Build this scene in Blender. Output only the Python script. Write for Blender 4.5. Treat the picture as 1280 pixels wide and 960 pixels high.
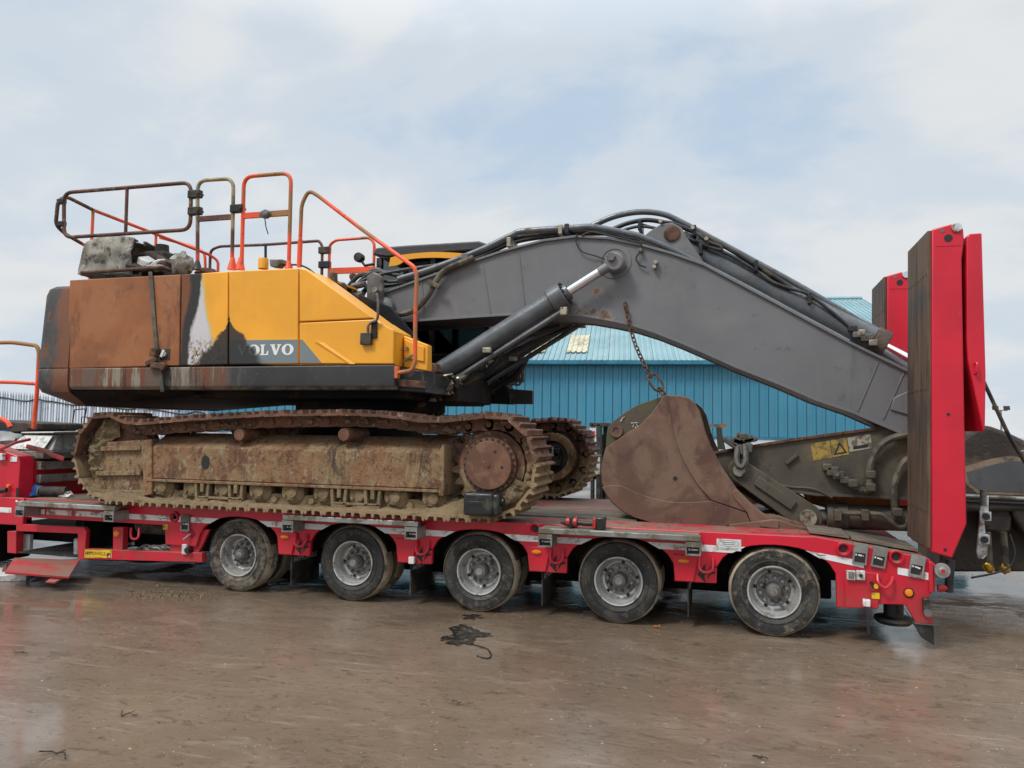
import bpy, bmesh, math, random
from mathutils import Vector, Matrix, noise
R = math.radians
random.seed(7)
for o in list(bpy.data.objects): bpy.data.objects.remove(o)
scene = bpy.context.scene
col = scene.collection

# ------------------------------------------------------------------ camera
PITCH, ROLL, YAW, EYE, FOC = R(3.35), R(.8), R(16.3), 1.775, 961.0
cam_d = bpy.data.cameras.new('camera'); cam = bpy.data.objects.new('camera', cam_d); col.objects.link(cam)
cam_d.sensor_width = 36; cam_d.sensor_fit = 'HORIZONTAL'; cam_d.lens = 36 * FOC / 1280
cam_d.clip_start = .1; cam_d.clip_end = 3000
cam.matrix_world = (Matrix.Translation((0, 0, EYE)) @ Matrix.Rotation(YAW, 4, 'Z') @
                    Matrix.Rotation(R(90) + PITCH, 4, 'X') @ Matrix.Rotation(ROLL, 4, 'Z'))
scene.camera = cam

# ------------------------------------------------------------------ world: overcast sky with thin blue gaps
SUN_EL, SUN_AZ = R(52), R(215)      # azimuth: where the light comes from, clockwise from +Y
world = bpy.data.worlds.new('World'); scene.world = world; world.use_nodes = True
nt = world.node_tree; nt.nodes.clear()
def N(t, typ, **kw):
    n = t.nodes.new(typ)
    for k, v in kw.items(): setattr(n, k, v)
    return n
def sky_nodes():
    t = nt; L = t.links.new
    out = N(t, 'ShaderNodeOutputWorld'); bg = N(t, 'ShaderNodeBackground'); bg.inputs['Strength'].default_value = .1
    L(bg.outputs[0], out.inputs[0])
    sky = N(t, 'ShaderNodeTexSky', sky_type='NISHITA'); sky.sun_disc = False
    sky.sun_elevation = SUN_EL; sky.sun_rotation = SUN_AZ; sky.air_density = 1.0; sky.dust_density = 2.0
    tc = N(t, 'ShaderNodeTexCoord'); sep = N(t, 'ShaderNodeSeparateXYZ'); L(tc.outputs['Generated'], sep.inputs[0])
    add = N(t, 'ShaderNodeMath', operation='ADD'); add.inputs[1].default_value = .42
    mx = N(t, 'ShaderNodeMath', operation='MAXIMUM'); mx.inputs[1].default_value = 0
    L(sep.outputs[2], mx.inputs[0]); L(mx.outputs[0], add.inputs[0])
    dx = N(t, 'ShaderNodeMath', operation='DIVIDE'); dy = N(t, 'ShaderNodeMath', operation='DIVIDE')
    L(sep.outputs[0], dx.inputs[0]); L(add.outputs[0], dx.inputs[1]); L(sep.outputs[1], dy.inputs[0]); L(add.outputs[0], dy.inputs[1])
    cmb = N(t, 'ShaderNodeCombineXYZ'); L(dx.outputs[0], cmb.inputs[0]); L(dy.outputs[0], cmb.inputs[1])
    def noise_(scale, det, rough, off, dist=0.):
        m = N(t, 'ShaderNodeMapping'); m.inputs['Location'].default_value = off
        m.inputs['Scale'].default_value = (-1, 1.35, 1)
        L(cmb.outputs[0], m.inputs[0])
        n = N(t, 'ShaderNodeTexNoise'); n.inputs['Scale'].default_value = scale; n.inputs['Detail'].default_value = det
        n.inputs['Roughness'].default_value = rough; n.inputs['Distortion'].default_value = dist
        L(m.outputs[0], n.inputs['Vector']); return n
    def ramp(src, stops):
        r = N(t, 'ShaderNodeValToRGB'); e = r.color_ramp.elements
        while len(e) < len(stops): e.new(.5)
        for k, (p, c) in enumerate(stops):
            e[k].position = p; e[k].color = (c, c, c, 1) if not isinstance(c, tuple) else (*c, 1)
        r.color_ramp.interpolation = 'EASE'; L(src, r.inputs[0]); return r
    big = noise_(1.25, 4, .50, (3.1, 0.4, 0), .25)
    fine = noise_(3.0, 8, .58, (7.3, 2.2, 0), .35)
    mixn = N(t, 'ShaderNodeMath', operation='MULTIPLY_ADD'); mixn.inputs[1].default_value = .38
    L(fine.outputs[0], mixn.inputs[0])
    sub = N(t, 'ShaderNodeMath', operation='MULTIPLY'); sub.inputs[1].default_value = .62
    L(big.outputs[0], sub.inputs[0]); L(sub.outputs[0], mixn.inputs[2])
    cover = ramp(mixn.outputs[0], [(.37, .35), (.45, .78), (.54, 1.)])
    tone = ramp(mixn.outputs[0], [(.34, (4.0, 4.65, 5.35)), (.45, (4.65, 5.05, 5.45)), (.56, (5.25, 5.45, 5.6)), (.68, (4.75, 4.85, 4.9))])
    # pale blue seen through the thin places
    hs = N(t, 'ShaderNodeMixRGB', blend_type='MIX'); hs.inputs[0].default_value = .86
    hs.inputs[2].default_value = (3.35, 4.35, 5.55, 1); L(sky.outputs[0], hs.inputs[1])
    m = N(t, 'ShaderNodeMixRGB'); L(cover.outputs[0], m.inputs[0]); L(hs.outputs[0], m.inputs[1]); L(tone.outputs[0], m.inputs[2])
    # an overcast dome is brighter overhead than near the horizon
    zr = N(t, 'ShaderNodeMapRange'); zr.inputs[1].default_value = .45; zr.inputs[2].default_value = 1.; zr.inputs[3].default_value = 1.; zr.inputs[4].default_value = 2.7
    L(mx.outputs[0], zr.inputs[0])
    mul = N(t, 'ShaderNodeVectorMath', operation='SCALE'); L(m.outputs[0], mul.inputs[0]); L(zr.outputs[0], mul.inputs['Scale'])
    L(mul.outputs[0], bg.inputs[0])
sky_nodes()
sun_d = bpy.data.lights.new('sun', 'SUN'); sun = bpy.data.objects.new('sun', sun_d); col.objects.link(sun)
sun_d.energy = 1.5; sun_d.angle = R(14); sun_d.color = (1, .96, .90)
sd = Vector((math.sin(SUN_AZ) * math.cos(SUN_EL), math.cos(SUN_AZ) * math.cos(SUN_EL), math.sin(SUN_EL)))
sun.rotation_euler = (-sd).to_track_quat('-Z', 'Y').to_euler(); sun.location = (0, 0, 30)
scene.view_settings.view_transform = 'Standard'; scene.view_settings.look = 'None'
scene.view_settings.exposure = .52; scene.view_settings.gamma = 1

# ------------------------------------------------------------------ survey helper: where the line of sight of a photo point meets the plane y = Y (or z = Z)
def ray(u, v):
    x, y = u - 640, v - 480
    cr, sr = math.cos(ROLL), math.sin(ROLL)
    x, y = x * cr + y * sr, -x * sr + y * cr
    r, up = x / FOC, -y / FOC
    w = math.cos(PITCH) - up * math.sin(PITCH); z = math.sin(PITCH) + up * math.cos(PITCH)
    return Vector((r * math.cos(YAW) - w * math.sin(YAW), r * math.sin(YAW) + w * math.cos(YAW), z))
def V(u, v, Y):
    d = ray(u, v); return Vector((0, 0, EYE)) + d * (Y / d.y)
def G(u, v, Z=0.):
    d = ray(u, v); return Vector((0, 0, EYE)) + d * ((Z - EYE) / d.z)
def XZ(pts, Y): return [(p.x, p.z) for p in (V(u, v, Y) for u, v in pts)]

# ------------------------------------------------------------------ materials
def srgb(r, g, b):
    f = lambda c: (c / 12.92 if c <= .04045 else ((c + .055) / 1.055) ** 2.4)
    return (f(r / 255), f(g / 255), f(b / 255))
class Mat:
    """small wrapper round a principled material in world-position space"""
    def __init__(s, name, base, rough=.5, metal=0., spec=.5):
        s.m = bpy.data.materials.new(name); s.m.use_nodes = True; s.t = s.m.node_tree
        s.b = s.t.nodes['Principled BSDF']; s.L = s.t.links.new
        s.geo = N(s.t, 'ShaderNodeNewGeometry'); s.pos = s.geo.outputs['Position']
        s.b.inputs['Metallic'].default_value = metal; s.b.inputs['Specular IOR Level'].default_value = spec
        rgb = N(s.t, 'ShaderNodeRGB'); rgb.outputs[0].default_value = (*base, 1); s.c = rgb.outputs[0]
        val = N(s.t, 'ShaderNodeValue'); val.outputs[0].default_value = rough; s.r = val.outputs[0]
        s.h = None; s.sep_ = None
    def noise(s, scale=5, det=5, rough=.6, stretch=(1, 1, 1), dist=0., off=(0, 0, 0), kind='ShaderNodeTexNoise'):
        m = N(s.t, 'ShaderNodeMapping'); m.inputs['Scale'].default_value = stretch; m.inputs['Location'].default_value = off
        s.L(s.pos, m.inputs[0])
        n = N(s.t, 'ShaderNodeTexNoise'); n.inputs['Scale'].default_value = scale; n.inputs['Detail'].default_value = det
        n.inputs['Roughness'].default_value = rough; n.inputs['Distortion'].default_value = dist
        s.L(m.outputs[0], n.inputs['Vector'])
        if scale > 20: return n.outputs[0]
        return s.math('MULTIPLY_ADD', n.outputs[0], 1.55, -.275)
    def ramp(s, src, a, b, lo=0., hi=1.):
        r = N(s.t, 'ShaderNodeMapRange'); r.interpolation_type = 'SMOOTHSTEP'
        for k, v in zip((1, 2, 3, 4), (a, b, lo, hi)): r.inputs[k].default_value = v
        s.L(src, r.inputs[0]); return r.outputs[0]
    def math(s, op, a, b=None, c=None):
        n = N(s.t, 'ShaderNodeMath', operation=op)
        for k, x in enumerate((a, b, c)):
            if x is None: continue
            if isinstance(x, (int, float)): n.inputs[k].default_value = x
            else: s.L(x, n.inputs[k])
        return n.outputs[0]
    def axis(s, k):
        if s.sep_ is None:
            s.sep_ = N(s.t, 'ShaderNodeSeparateXYZ'); s.L(s.pos, s.sep_.inputs[0])
        return s.sep_.outputs[k]
    def normal_z(s):
        n = N(s.t, 'ShaderNodeSeparateXYZ'); s.L(s.geo.outputs['Normal'], n.inputs[0]); return n.outputs[2]
    def mix(s, fac, colour, rough=None):
        n = N(s.t, 'ShaderNodeMixRGB'); s.L(fac, n.inputs[0]); s.L(s.c, n.inputs[1])
        if isinstance(colour, tuple): n.inputs[2].default_value = (*colour, 1)
        else: s.L(colour, n.inputs[2])
        s.c = n.outputs[0]
        if rough is not None: s.rmix(fac, rough)
        return s
    def rmix(s, fac, rough):
        n = N(s.t, 'ShaderNodeMix'); n.data_type = 'FLOAT'; s.L(fac, n.inputs[0]); s.L(s.r, n.inputs[2])
        n.inputs[3].default_value = rough; s.r = n.outputs[0]; return s
    def vary(s, scale=1.5, amt=.25, stretch=(1, 1, 1)):
        f = s.ramp(s.noise(scale, 4, .6, stretch), .3, .7, 1 - amt, 1 + amt)
        n = N(s.t, 'ShaderNodeVectorMath', operation='SCALE'); s.L(s.c, n.inputs[0]); s.L(f, n.inputs['Scale']); s.c = n.outputs[0]
        return s
    def bump(s, src, dist=.01, strength=1.):
        b = N(s.t, 'ShaderNodeBump'); b.inputs['Strength'].default_value = strength; b.inputs['Distance'].default_value = dist
        s.L(src, b.inputs['Height'])
        if s.h is not None: s.L(s.h, b.inputs['Normal'])
        s.h = b.outputs[0]; return s
    def done(s):
        s.L(s.c, s.b.inputs['Base Color']); s.L(s.r, s.b.inputs['Roughness'])
        if s.h is not None: s.L(s.h, s.b.inputs['Normal'])
        return s.m
M = {}
def simple(name, base, rough=.5, metal=0., dirt=None, amt=.5, scale=3., bump=.0, vary=.15, stretch=(1, 1, 1), spec=.5):
    m = Mat(name, base, rough, metal, spec)
    if vary: m.vary(scale * .6, vary)
    if dirt: m.mix(m.ramp(m.noise(scale, 8, .65, stretch), .60 - amt * .25, .82 - amt * .25), dirt, .85)
    if bump: m.bump(m.noise(scale * 9, 5, .6), bump)
    M[name] = m.done(); return M[name]
MUD = (.29, .205, .110); RUST = (.17, .058, .022)
def red_paint():
    m = Mat('red_paint', (.56, .010, .030), .34)
    m.vary(.9, .10)
    m.mix(m.ramp(m.noise(2.2, 8, .7, (1, 1, .35)), .52, .90, 0, .6), (.16, .035, .032), .6)
    m.mix(m.ramp(m.noise(5, 9, .75, (1, 1, .12), 0, (3, 6, 2)), .66, .82, 0, .5), (.11, .055, .045), .7)
    m.mix(m.ramp(m.noise(9, 9, .8, (1, 1, .5), 0, (7, 2, 4)), .74, .80, 0, .75), (.46, .24, .22), .6)
    m.mix(m.ramp(m.noise(15, 9, .8, (1, 1, 1), 0, (1, 2, 9)), .78, .83, 0, .9), (.06, .035, .03), .8)
    low = m.ramp(m.axis(2), .70, .15, 0., .5)
    m.mix(m.math('MULTIPLY', low, m.ramp(m.noise(6, 7, .7), .3, .7)), (.13, .09, .06), .8)
    m.mix(m.ramp(m.noise(30, 6, .75), .68, .74, 0, .6), (.50, .16, .14), .6)
    top = m.ramp(m.normal_z(), .6, .9)
    m.mix(m.math('MULTIPLY', top, m.ramp(m.noise(4, 8, .7, (.5, 1, 1)), .30, .62, .15, .9)), (.17, .12, .085), .85)
    m.mix(m.math('MULTIPLY', m.ramp(m.noise(19, 8, .75, (.5, 1, 1)), .66, .78, 0, .7), m.ramp(m.axis(2), 1.3, .9)), (.12, .07, .05), .8)
    m.bump(m.noise(14, 3, .5), .002, .4)
    M['red_paint'] = m.done()
red_paint()
def deck_mat():
    m = Mat('deck_red', (.42, .014, .028), .55)
    br = N(m.t, 'ShaderNodeTexChecker'); br.inputs['Scale'].default_value = 36; m.L(m.pos, br.inputs[0])
    m.bump(br.outputs['Fac'], .003, .5)
    m.mix(m.ramp(m.noise(2.4, 8, .7), .36, .62, 0., .85), (.17, .125, .09), .8)
    m.mix(m.math('MULTIPLY', m.ramp(m.axis(0), -.55, -1.1), m.ramp(m.noise(3.5, 7, .7), .25, .6)), (.19, .15, .11), .85)
    m.mix(m.ramp(m.noise(9, 6, .7), .56, .68, 0., .8), (.07, .05, .04), .6)
    M['deck_red'] = m.done()
deck_mat()
def wood(name, base, dark, ax=2):
    m = Mat(name, base, .75)
    st = [9., 9., 9.]; st[ax] = .7
    m.mix(m.ramp(m.noise(1.6, 8, .7, tuple(st)), .35, .72), dark)
    m.mix(m.ramp(m.noise(1.3, 6, .6), .45, .75, 0, .7), (.03, .026, .022), .6)
    m.bump(m.noise(3, 6, .7, tuple(st)), .008)
    M[name] = m.done()
wood('ramp_timber', (.135, .080, .048), (.042, .028, .021))
wood('deck_timber', (.20, .165, .125), (.085, .068, .05), 0)
simple('galvanised', (.34, .34, .32), .5, .75, (.20, .17, .13), .55, 5, .0015, .2)
simple('white_tape', (.72, .72, .72), .45, 0, (.28, .22, .17), .45, 7, 0, .05)
simple('black_steel', (.016, .016, .018), .45, .2, (.09, .07, .05), .45, 4, .001, .3)
simple('dark_rubber', (.02, .02, .02), .75, 0, (.075, .06, .045), .6, 6, .002, .3)
simple('chrome', (.75, .76, .78), .14, 1., (.25, .14, .07), .10, 8, 0, .05)
simple('pale_plate', (.62, .63, .63), .5, .2, (.28, .24, .2), .5, 9, 0, .1)
simple('amber', (.75, .22, .01), .25, 0, None, 0, 3, 0, .05)
simple('yellow_label', (.75, .50, .02), .5, 0, (.2, .14, .05), .4, 12, 0, .1)
simple('dark_print', (.015, .015, .015), .6, 0, None, 0, 3, 0, 0)
simple('white_print', (.70, .70, .70), .6, 0, (.2, .19, .18), .4, 20, 0, .05)
simple('hose_black', (.020, .021, .023), .45, 0, (.07, .065, .055), .55, 6, .001, .3)
simple('hose_olive', (.105, .09, .062), .6, 0, (.045, .04, .03), .6, 9, .002, .3)
simple('steel_pipe', (.112, .122, .132), .30, .3, (.11, .10, .09), .25, 9, 0, .15)
simple('fitting', (.36, .33, .26), .45, .7, (.12, .09, .06), .5, 12, 0, .2)
simple('cable_black', (.012, .012, .012), .5, 0, None)
def orange_rail():
    m = Mat('orange_rail', (.78, .085, .022), .42); m.vary(3, .12)
    burn = m.ramp(m.noise(1.15, 3, .5, (1, .6, 1), 0, (5.2, 1, 3.)), .50, .66)
    m.mix(burn, (.30, .15, .055), .7)
    m.mix(m.ramp(m.noise(9, 6, .7), .60, .72, 0, .6), (.13, .06, .035), .7)
    M['orange_rail'] = m.done()
    m = Mat('burnt_rail', (.105, .040, .024), .65); m.vary(4, .35)
    m.mix(m.ramp(m.noise(2.0, 5, .6, (1, 1, 1), 0, (2, 4, 7)), .56, .68), (.022, .021, .02), .6)
    m.mix(m.ramp(m.noise(14, 5, .7), .62, .70, 0, .5), (.30, .24, .13))
    M['burnt_rail'] = m.done()
    m = Mat('olive_rail', (.27, .22, .12), .65); m.vary(4, .3)
    z = m.axis(2)
    m.mix(m.ramp(z, 3.98, 3.90), (.10, .045, .028)); m.mix(m.ramp(z, 3.75, 3.62), (.70, .075, .02), .45)
    m.mix(m.ramp(m.noise(10, 5, .7), .60, .70, 0, .6), (.05, .035, .028))
    M['olive_rail'] = m.done()
orange_rail()

def burn_side():
    """yellow machine paint with the burn marks: rust at the rear, bare white primer, soot fans, all placed on the panels where the fire left them"""
    xz = lambda u, v: (lambda p: (p.x, p.z))(V(u, v, 7.08))
    def soot(m):
        x, z = m.axis(0), m.axis(2)
        n = m.math('MULTIPLY', m.math('SUBTRACT', m.noise(5, 6, .62), .5), .16)
        xs = m.math('ADD', x, n)
        cx, zt = xz(283, 395); _, zb = xz(283, 457)
        hw0 = N(m.t, 'ShaderNodeMapRange'); m.L(z, hw0.inputs[0])
        for k_, v_ in zip((1, 2, 3, 4), (zt, zb, 0., 1.)): hw0.inputs[k_].default_value = v_
        hw = m.math('MULTIPLY', m.math('POWER', hw0.outputs[0], 1.35), .44)
        d = m.math('DIVIDE', m.math('ABSOLUTE', m.math('SUBTRACT', xs, cx + .06)), m.math('ADD', hw, .012))
        return m.math('MULTIPLY', m.ramp(d, 1.15, .88, 0., 1.), m.ramp(z, zt + .01, zt - .03))
    def yellow(name, base, letters=False):
        m = Mat(name, base, .38); m.vary(1.1, .07)
        x, z = m.axis(0), m.axis(2)
        if not letters:
            m.mix(m.ramp(m.noise(1.7, 8, .65, (1, 1, .25)), .56, .88, 0, .28), (.30, .16, .05), .6)
            m.mix(m.ramp(m.noise(40, 4, .6), .66, .74, 0, .3), (.25, .13, .04), .6)
        m.mix(m.math('MULTIPLY', soot(m), .96), (.014, .014, .015), .62)
        m.bump(m.noise(7, 3, .5), .003, .3)
        M[name] = m.done()
    yellow('yellow_paint', (.83, .37, .026)); yellow('grey_band', (.16, .195, .215)); yellow('band_letters', (.72, .72, .68), True)
    # the strip between rear door and side panel: rust, soot streak, primer, yellow
    m = Mat('scorched_strip', (.83, .37, .026), .42); m.vary(1.4, .08)
    x, z = m.axis(0), m.axis(2)
    n = m.math('MULTIPLY', m.math('SUBTRACT', m.noise(3, 7, .65, (1, 1, .6)), .5), .24)
    x0 = xz(226, 400)[0]; x1 = xz(285, 400)[0]; w = x1 - x0; z0 = xz(250, 457)[1]; z1 = xz(250, 342)[1]
    zz = m.ramp(z, z0, z1, 0., 1.)
    zl = N(m.t, 'ShaderNodeMapRange'); m.L(z, zl.inputs[0])
    for k, v in zip((1, 2, 3, 4), (z0, z1, 0, 1)): zl.inputs[k].default_value = v
    zl = zl.outputs[0]
    t = m.math('ADD', m.math('DIVIDE', m.math('SUBTRACT', x, x0), w), n)      # 0..1 across the strip
    edge_y = m.math('ADD', m.math('MULTIPLY', m.math('POWER', m.math('SUBTRACT', 1.0, zl), 1.6), .55), .42)
    m.mix(m.ramp(m.math('SUBTRACT', edge_y, t), -.03, .05), (.52, .47, .20), .6)
    m.mix(m.ramp(m.math('SUBTRACT', edge_y, t), .02, .10), (.56, .53, .55), .7)
    peel = m.math('MULTIPLY', m.ramp(m.noise(16, 6, .75), .50, .56), m.ramp(zl, .34, .10))
    m.mix(peel, (.42, .26, .06), .7)
    m.mix(m.math('MULTIPLY', m.ramp(m.noise(23, 6, .75), .52, .57), m.ramp(zl, .38, .12)), (.06, .05, .045), .8)
    edge_b = m.math('ADD', m.math('MULTIPLY', zl, .20), .20)
    m.mix(m.ramp(m.math('SUBTRACT', edge_b, t), -.02, .04), (.022, .020, .020), .7)
    edge_r = m.math('ADD', m.math('MULTIPLY', zl, .16), .02)
    m.mix(m.ramp(m.math('SUBTRACT', edge_r, t), -.03, .06), (.17, .060, .026), .75)
    m.mix(m.math('MULTIPLY', soot(m), .97), (.014, .013, .013), .7)
    M['scorched_strip'] = m.done()
    # fully burnt doors
    m = Mat('burnt_door', (.25, .088, .030), .68); m.vary(.8, .22)
    m.mix(m.ramp(m.noise(1.5, 8, .7, (1, 1, .8), .4), .44, .70, 0, .75), (.34, .135, .052))
    m.mix(m.ramp(m.noise(2.3, 8, .72, (1, 1, .4)), .55, .78, 0, .8), (.10, .040, .022))
    m.mix(m.ramp(m.noise(2.0, 9, .75, (1, 1, 1), 0, (4, 9, 1)), .60, .76, 0, .5), (.06, .045, .04))
    m.mix(m.ramp(m.noise(60, 3, .6), .70, .76, 0, .5), (.42, .22, .11))
    m.bump(m.noise(25, 5, .7), .003, .6)
    M['burnt_door'] = m.done()
    m = Mat('burnt_counterweight', (.045, .043, .045), .6); m.vary(2, .25)
    x, z = m.axis(0), m.axis(2); y = m.axis(1)
    nn = m.math('MULTIPLY', m.math('SUBTRACT', m.noise(3, 7, .7, (1, 1, .45)), .5), .42)
    xr = xz(80, 400)[0]
    m.mix(m.ramp(m.math('ADD', x, nn), xr - .20, xr - .04, 0, .95), (.165, .062, .027), .72)
    m.mix(m.ramp(m.noise(5, 8, .75, (1, 1, .5), 0, (3, 3, 3)), .58, .66, 0, .8), (.15, .062, .03), .75)
    m.mix(m.ramp(m.noise(7, 8, .75, (1, 1, .25), 0, (1, 3, 8)), .63, .70, 0, .6), (.16, .17, .13), .7)
    m.bump(m.noise(14, 6, .7), .004, .7)
    M['burnt_counterweight'] = m.done()
    m = Mat('skirt_paint', (.034, .034, .037), .5); m.vary(1.5, .15)
    x, z = m.axis(0), m.axis(2)
    xb = xz(300, 470)[0]
    nn = m.math('MULTIPLY', m.math('SUBTRACT', m.noise(2.6, 7, .7, (1, 1, .4)), .5), .9)
    f = m.ramp(m.math('ADD', x, nn), xb + .1, xb - .25)
    m.mix(f, (.125, .085, .062), .7)
    m.mix(m.math('MULTIPLY', f, m.ramp(m.noise(2.2, 7, .7, (1.6, 1, .25), 0, (3, 1, 1)), .46, .58)), (.15, .052, .024), .75)
    m.mix(m.math('MULTIPLY', f, m.ramp(m.noise(2.2, 7, .7, (1.6, 1, .2), 0, (9, 1, 1)), .55, .64)), (.24, .215, .165), .7)
    m.mix(m.math('MULTIPLY', f, m.ramp(m.noise(1.6, 7, .7, (2.2, 1, .2), 0, (6, 1, 4)), .57, .64)), (.018, .020, .022), .6)
    m.mix(m.ramp(m.noise(13, 7, .75, (1, 1, 2)), .64, .70, 0, .5), (.20, .18, .155), .6)
    zb = xz(400, 487)[1]
    m.mix(m.math('MULTIPLY', m.ramp(z, zb + .05, zb), m.ramp(m.noise(6, 7, .7), .35, .6)), (.19, .16, .12), .7)
    M['skirt_paint'] = m.done()
burn_side()
simple('under_black', (.009, .009, .010), .75, 0, (.045, .028, .018), .4, 2.2, .003, .3, spec=.25)
def boom_mat():
    m = Mat('boom_grey', (.148, .148, .155), .46); m.vary(.6, .10)
    m.mix(m.ramp(m.noise(1.4, 7, .65, (1, 1, 1.5)), .50, .85, 0, .35), (.20, .195, .185), .6)
    m.mix(m.ramp(m.noise(5, 7, .7), .66, .74, 0, .45), (.085, .08, .078), .6)
    for (u, v, r) in ((746, 366, .045), (752, 370, .04), (738, 380, .05), (742, 389, .06), (725, 391, .10), (755, 396, .11), (768, 370, .03)):
        p = V(u, v, 8.25)
        d = N(m.t, 'ShaderNodeVectorMath', operation='DISTANCE'); m.L(m.pos, d.inputs[0]); d.inputs[1].default_value = p
        dd = m.math('ADD', d.outputs['Value'], m.math('MULTIPLY', m.math('SUBTRACT', m.noise(11, 6, .7), .5), .22))
        m.mix(m.ramp(dd, r, r * .55, 0, .6), (.27, .23, .19), .75); m.mix(m.ramp(dd, r * .6, r * .2, 0, .85), (.13, .062, .035), .8)
    m.mix(m.ramp(m.noise(3, 9, .75, (1.2, 1, .22), 0, (2, 3, 9)), .58, .80, 0, .40), (.24, .235, .225), .6)
    m.mix(m.ramp(m.noise(3.6, 9, .75, (1.5, 1, .20), 0, (8, 3, 1)), .62, .80, 0, .5), (.075, .072, .070), .5)
    m.mix(m.ramp(m.noise(17, 9, .8, (1, 1, 1), 0, (8, 3, 5)), .72, .78, 0, .7), (.26, .24, .21), .6)
    m.bump(m.noise(3, 3, .5), .012, .25); m.bump(m.noise(9, 3, .5), .002, .3)
    M['boom_grey'] = m.done()
    m = Mat('arm_olive', (.075, .063, .045), .62); m.vary(1.4, .2)
    m.mix(m.ramp(m.noise(2.2, 8, .7), .46, .74, 0, .8), (.125, .098, .062), .75)
    m.mix(m.ramp(m.noise(4, 8, .7, (1, 1, 1), 0, (5, 5, 5)), .56, .74, 0, .8), (.04, .032, .025), .6)
    m.bump(m.noise(14, 6, .7), .004, .6)
    M['arm_olive'] = m.done()
    m = Mat('bucket_rust', (.120, .062, .040), .62); m.vary(.9, .18)
    m.mix(m.ramp(m.noise(1.5, 8, .7, (1, 1, 1), .6), .46, .66, 0, .85), (.17, .105, .07), .7)
    m.mix(m.ramp(m.noise(2.4, 8, .7, (1, 1, .6), .5, (7, 2, 2)), .52, .68, 0, .8), (.075, .034, .026), .5)
    m.mix(m.ramp(m.noise(34, 4, .7), .62, .72, 0, .5), (.24, .15, .10))
    m.bump(m.noise(30, 6, .7), .004, .6); m.bump(m.noise(3, 3, .5), .01, .3)
    M['bucket_rust'] = m.done()
    m = Mat('ear_moss', (.085, .062, .045), .75)
    m.mix(m.ramp(m.noise(4, 7, .7, (1, 1, 1), .4), .42, .60, 0, .85), (.085, .085, .035))
    m.bump(m.noise(20, 6, .7), .004, .6)
    M['ear_moss'] = m.done()
boom_mat()
def track_mat():
    m = Mat('muddy_track', (.140, .064, .038), .75); m.vary(3, .3)
    n = m.noise(3.5, 8, .7)
    low = m.ramp(m.axis(2), 1.70, 1.12, -.28, .34)
    m.mix(m.ramp(m.math('ADD', n, low), .44, .60, 0, .95), MUD, .9)
    m.mix(m.ramp(m.noise(8, 8, .75, (1, 1, 1), 0, (3, 8, 1)), .56, .70, 0, .75), (.055, .033, .024), .8)
    m.mix(m.ramp(m.noise(10, 7, .75, (1, 1, 1), 0, (9, 2, 1)), .60, .70, 0, .7), (.33, .27, .18), .9)
    m.bump(m.noise(12, 8, .75), .02, .8)
    M['muddy_track'] = m.done()
    m = Mat('rusty_frame', (.235, .120, .056), .75); m.vary(2, .2)
    m.mix(m.ramp(m.noise(2.1, 9, .72, (1, 1, .6)), .44, .62, 0, .9), (.29, .20, .105), .9)
    m.mix(m.ramp(m.noise(3.4, 9, .75, (1, 1, .7), 0, (4, 1, 6)), .53, .66, 0, .85), (.125, .050, .026), .75)
    m.mix(m.ramp(m.noise(9, 8, .75, (1, 1, .6), 0, (1, 6, 6)), .60, .70, 0, .8), (.33, .265, .165), .9)
    m.mix(m.ramp(m.noise(3., 8, .75, (1.5, 1, .35), 0, (8, 6, 6)), .60, .70, 0, .85), (.040, .032, .026), .7)
    m.mix(m.ramp(m.noise(17, 8, .78, (1, 1, .7), 0, (2, 6, 1)), .58, .66, 0, .85), (.095, .042, .024), .7)
    m.mix(m.ramp(m.noise(19, 8, .78, (1, 1, .45), 0, (7, 1, 1)), .60, .68, 0, .8), (.36, .29, .185), .95)
    m.mix(m.ramp(m.noise(7, 8, .78, (1, 1, .5), .4, (4, 4, 9)), .60, .70, 0, .7), (.30, .125, .045), .8)
    m.bump(m.noise(13, 8, .75), .02, 1.); m.bump(m.noise(45, 5, .7), .006, .8)
    M['rusty_frame'] = m.done()
    m = Mat('dry_mud', (.30, .215, .118), .95); m.vary(3, .25)
    m.mix(m.ramp(m.noise(6, 8, .75), .48, .68, 0, .8), (.19, .125, .065))
    m.mix(m.ramp(m.noise(10, 8, .75, (1, 1, 1), 0, (3, 3, 3)), .58, .68, 0, .8), (.36, .30, .21))
    m.bump(m.noise(11, 9, .78), .04, 1.)
    M['dry_mud'] = m.done()
    m = Mat('hub_rust', (.135, .058, .033), .68); m.vary(2.5, .2)
    m.mix(m.ramp(m.noise(5, 8, .7), .46, .66, 0, .8), (.20, .105, .06)); m.mix(m.ramp(m.noise(8, 8, .75), .60, .70, 0, .7), (.11, .045, .028))
    m.bump(m.noise(25, 6, .7), .004, .6)
    M['hub_rust'] = m.done()
track_mat()
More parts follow.
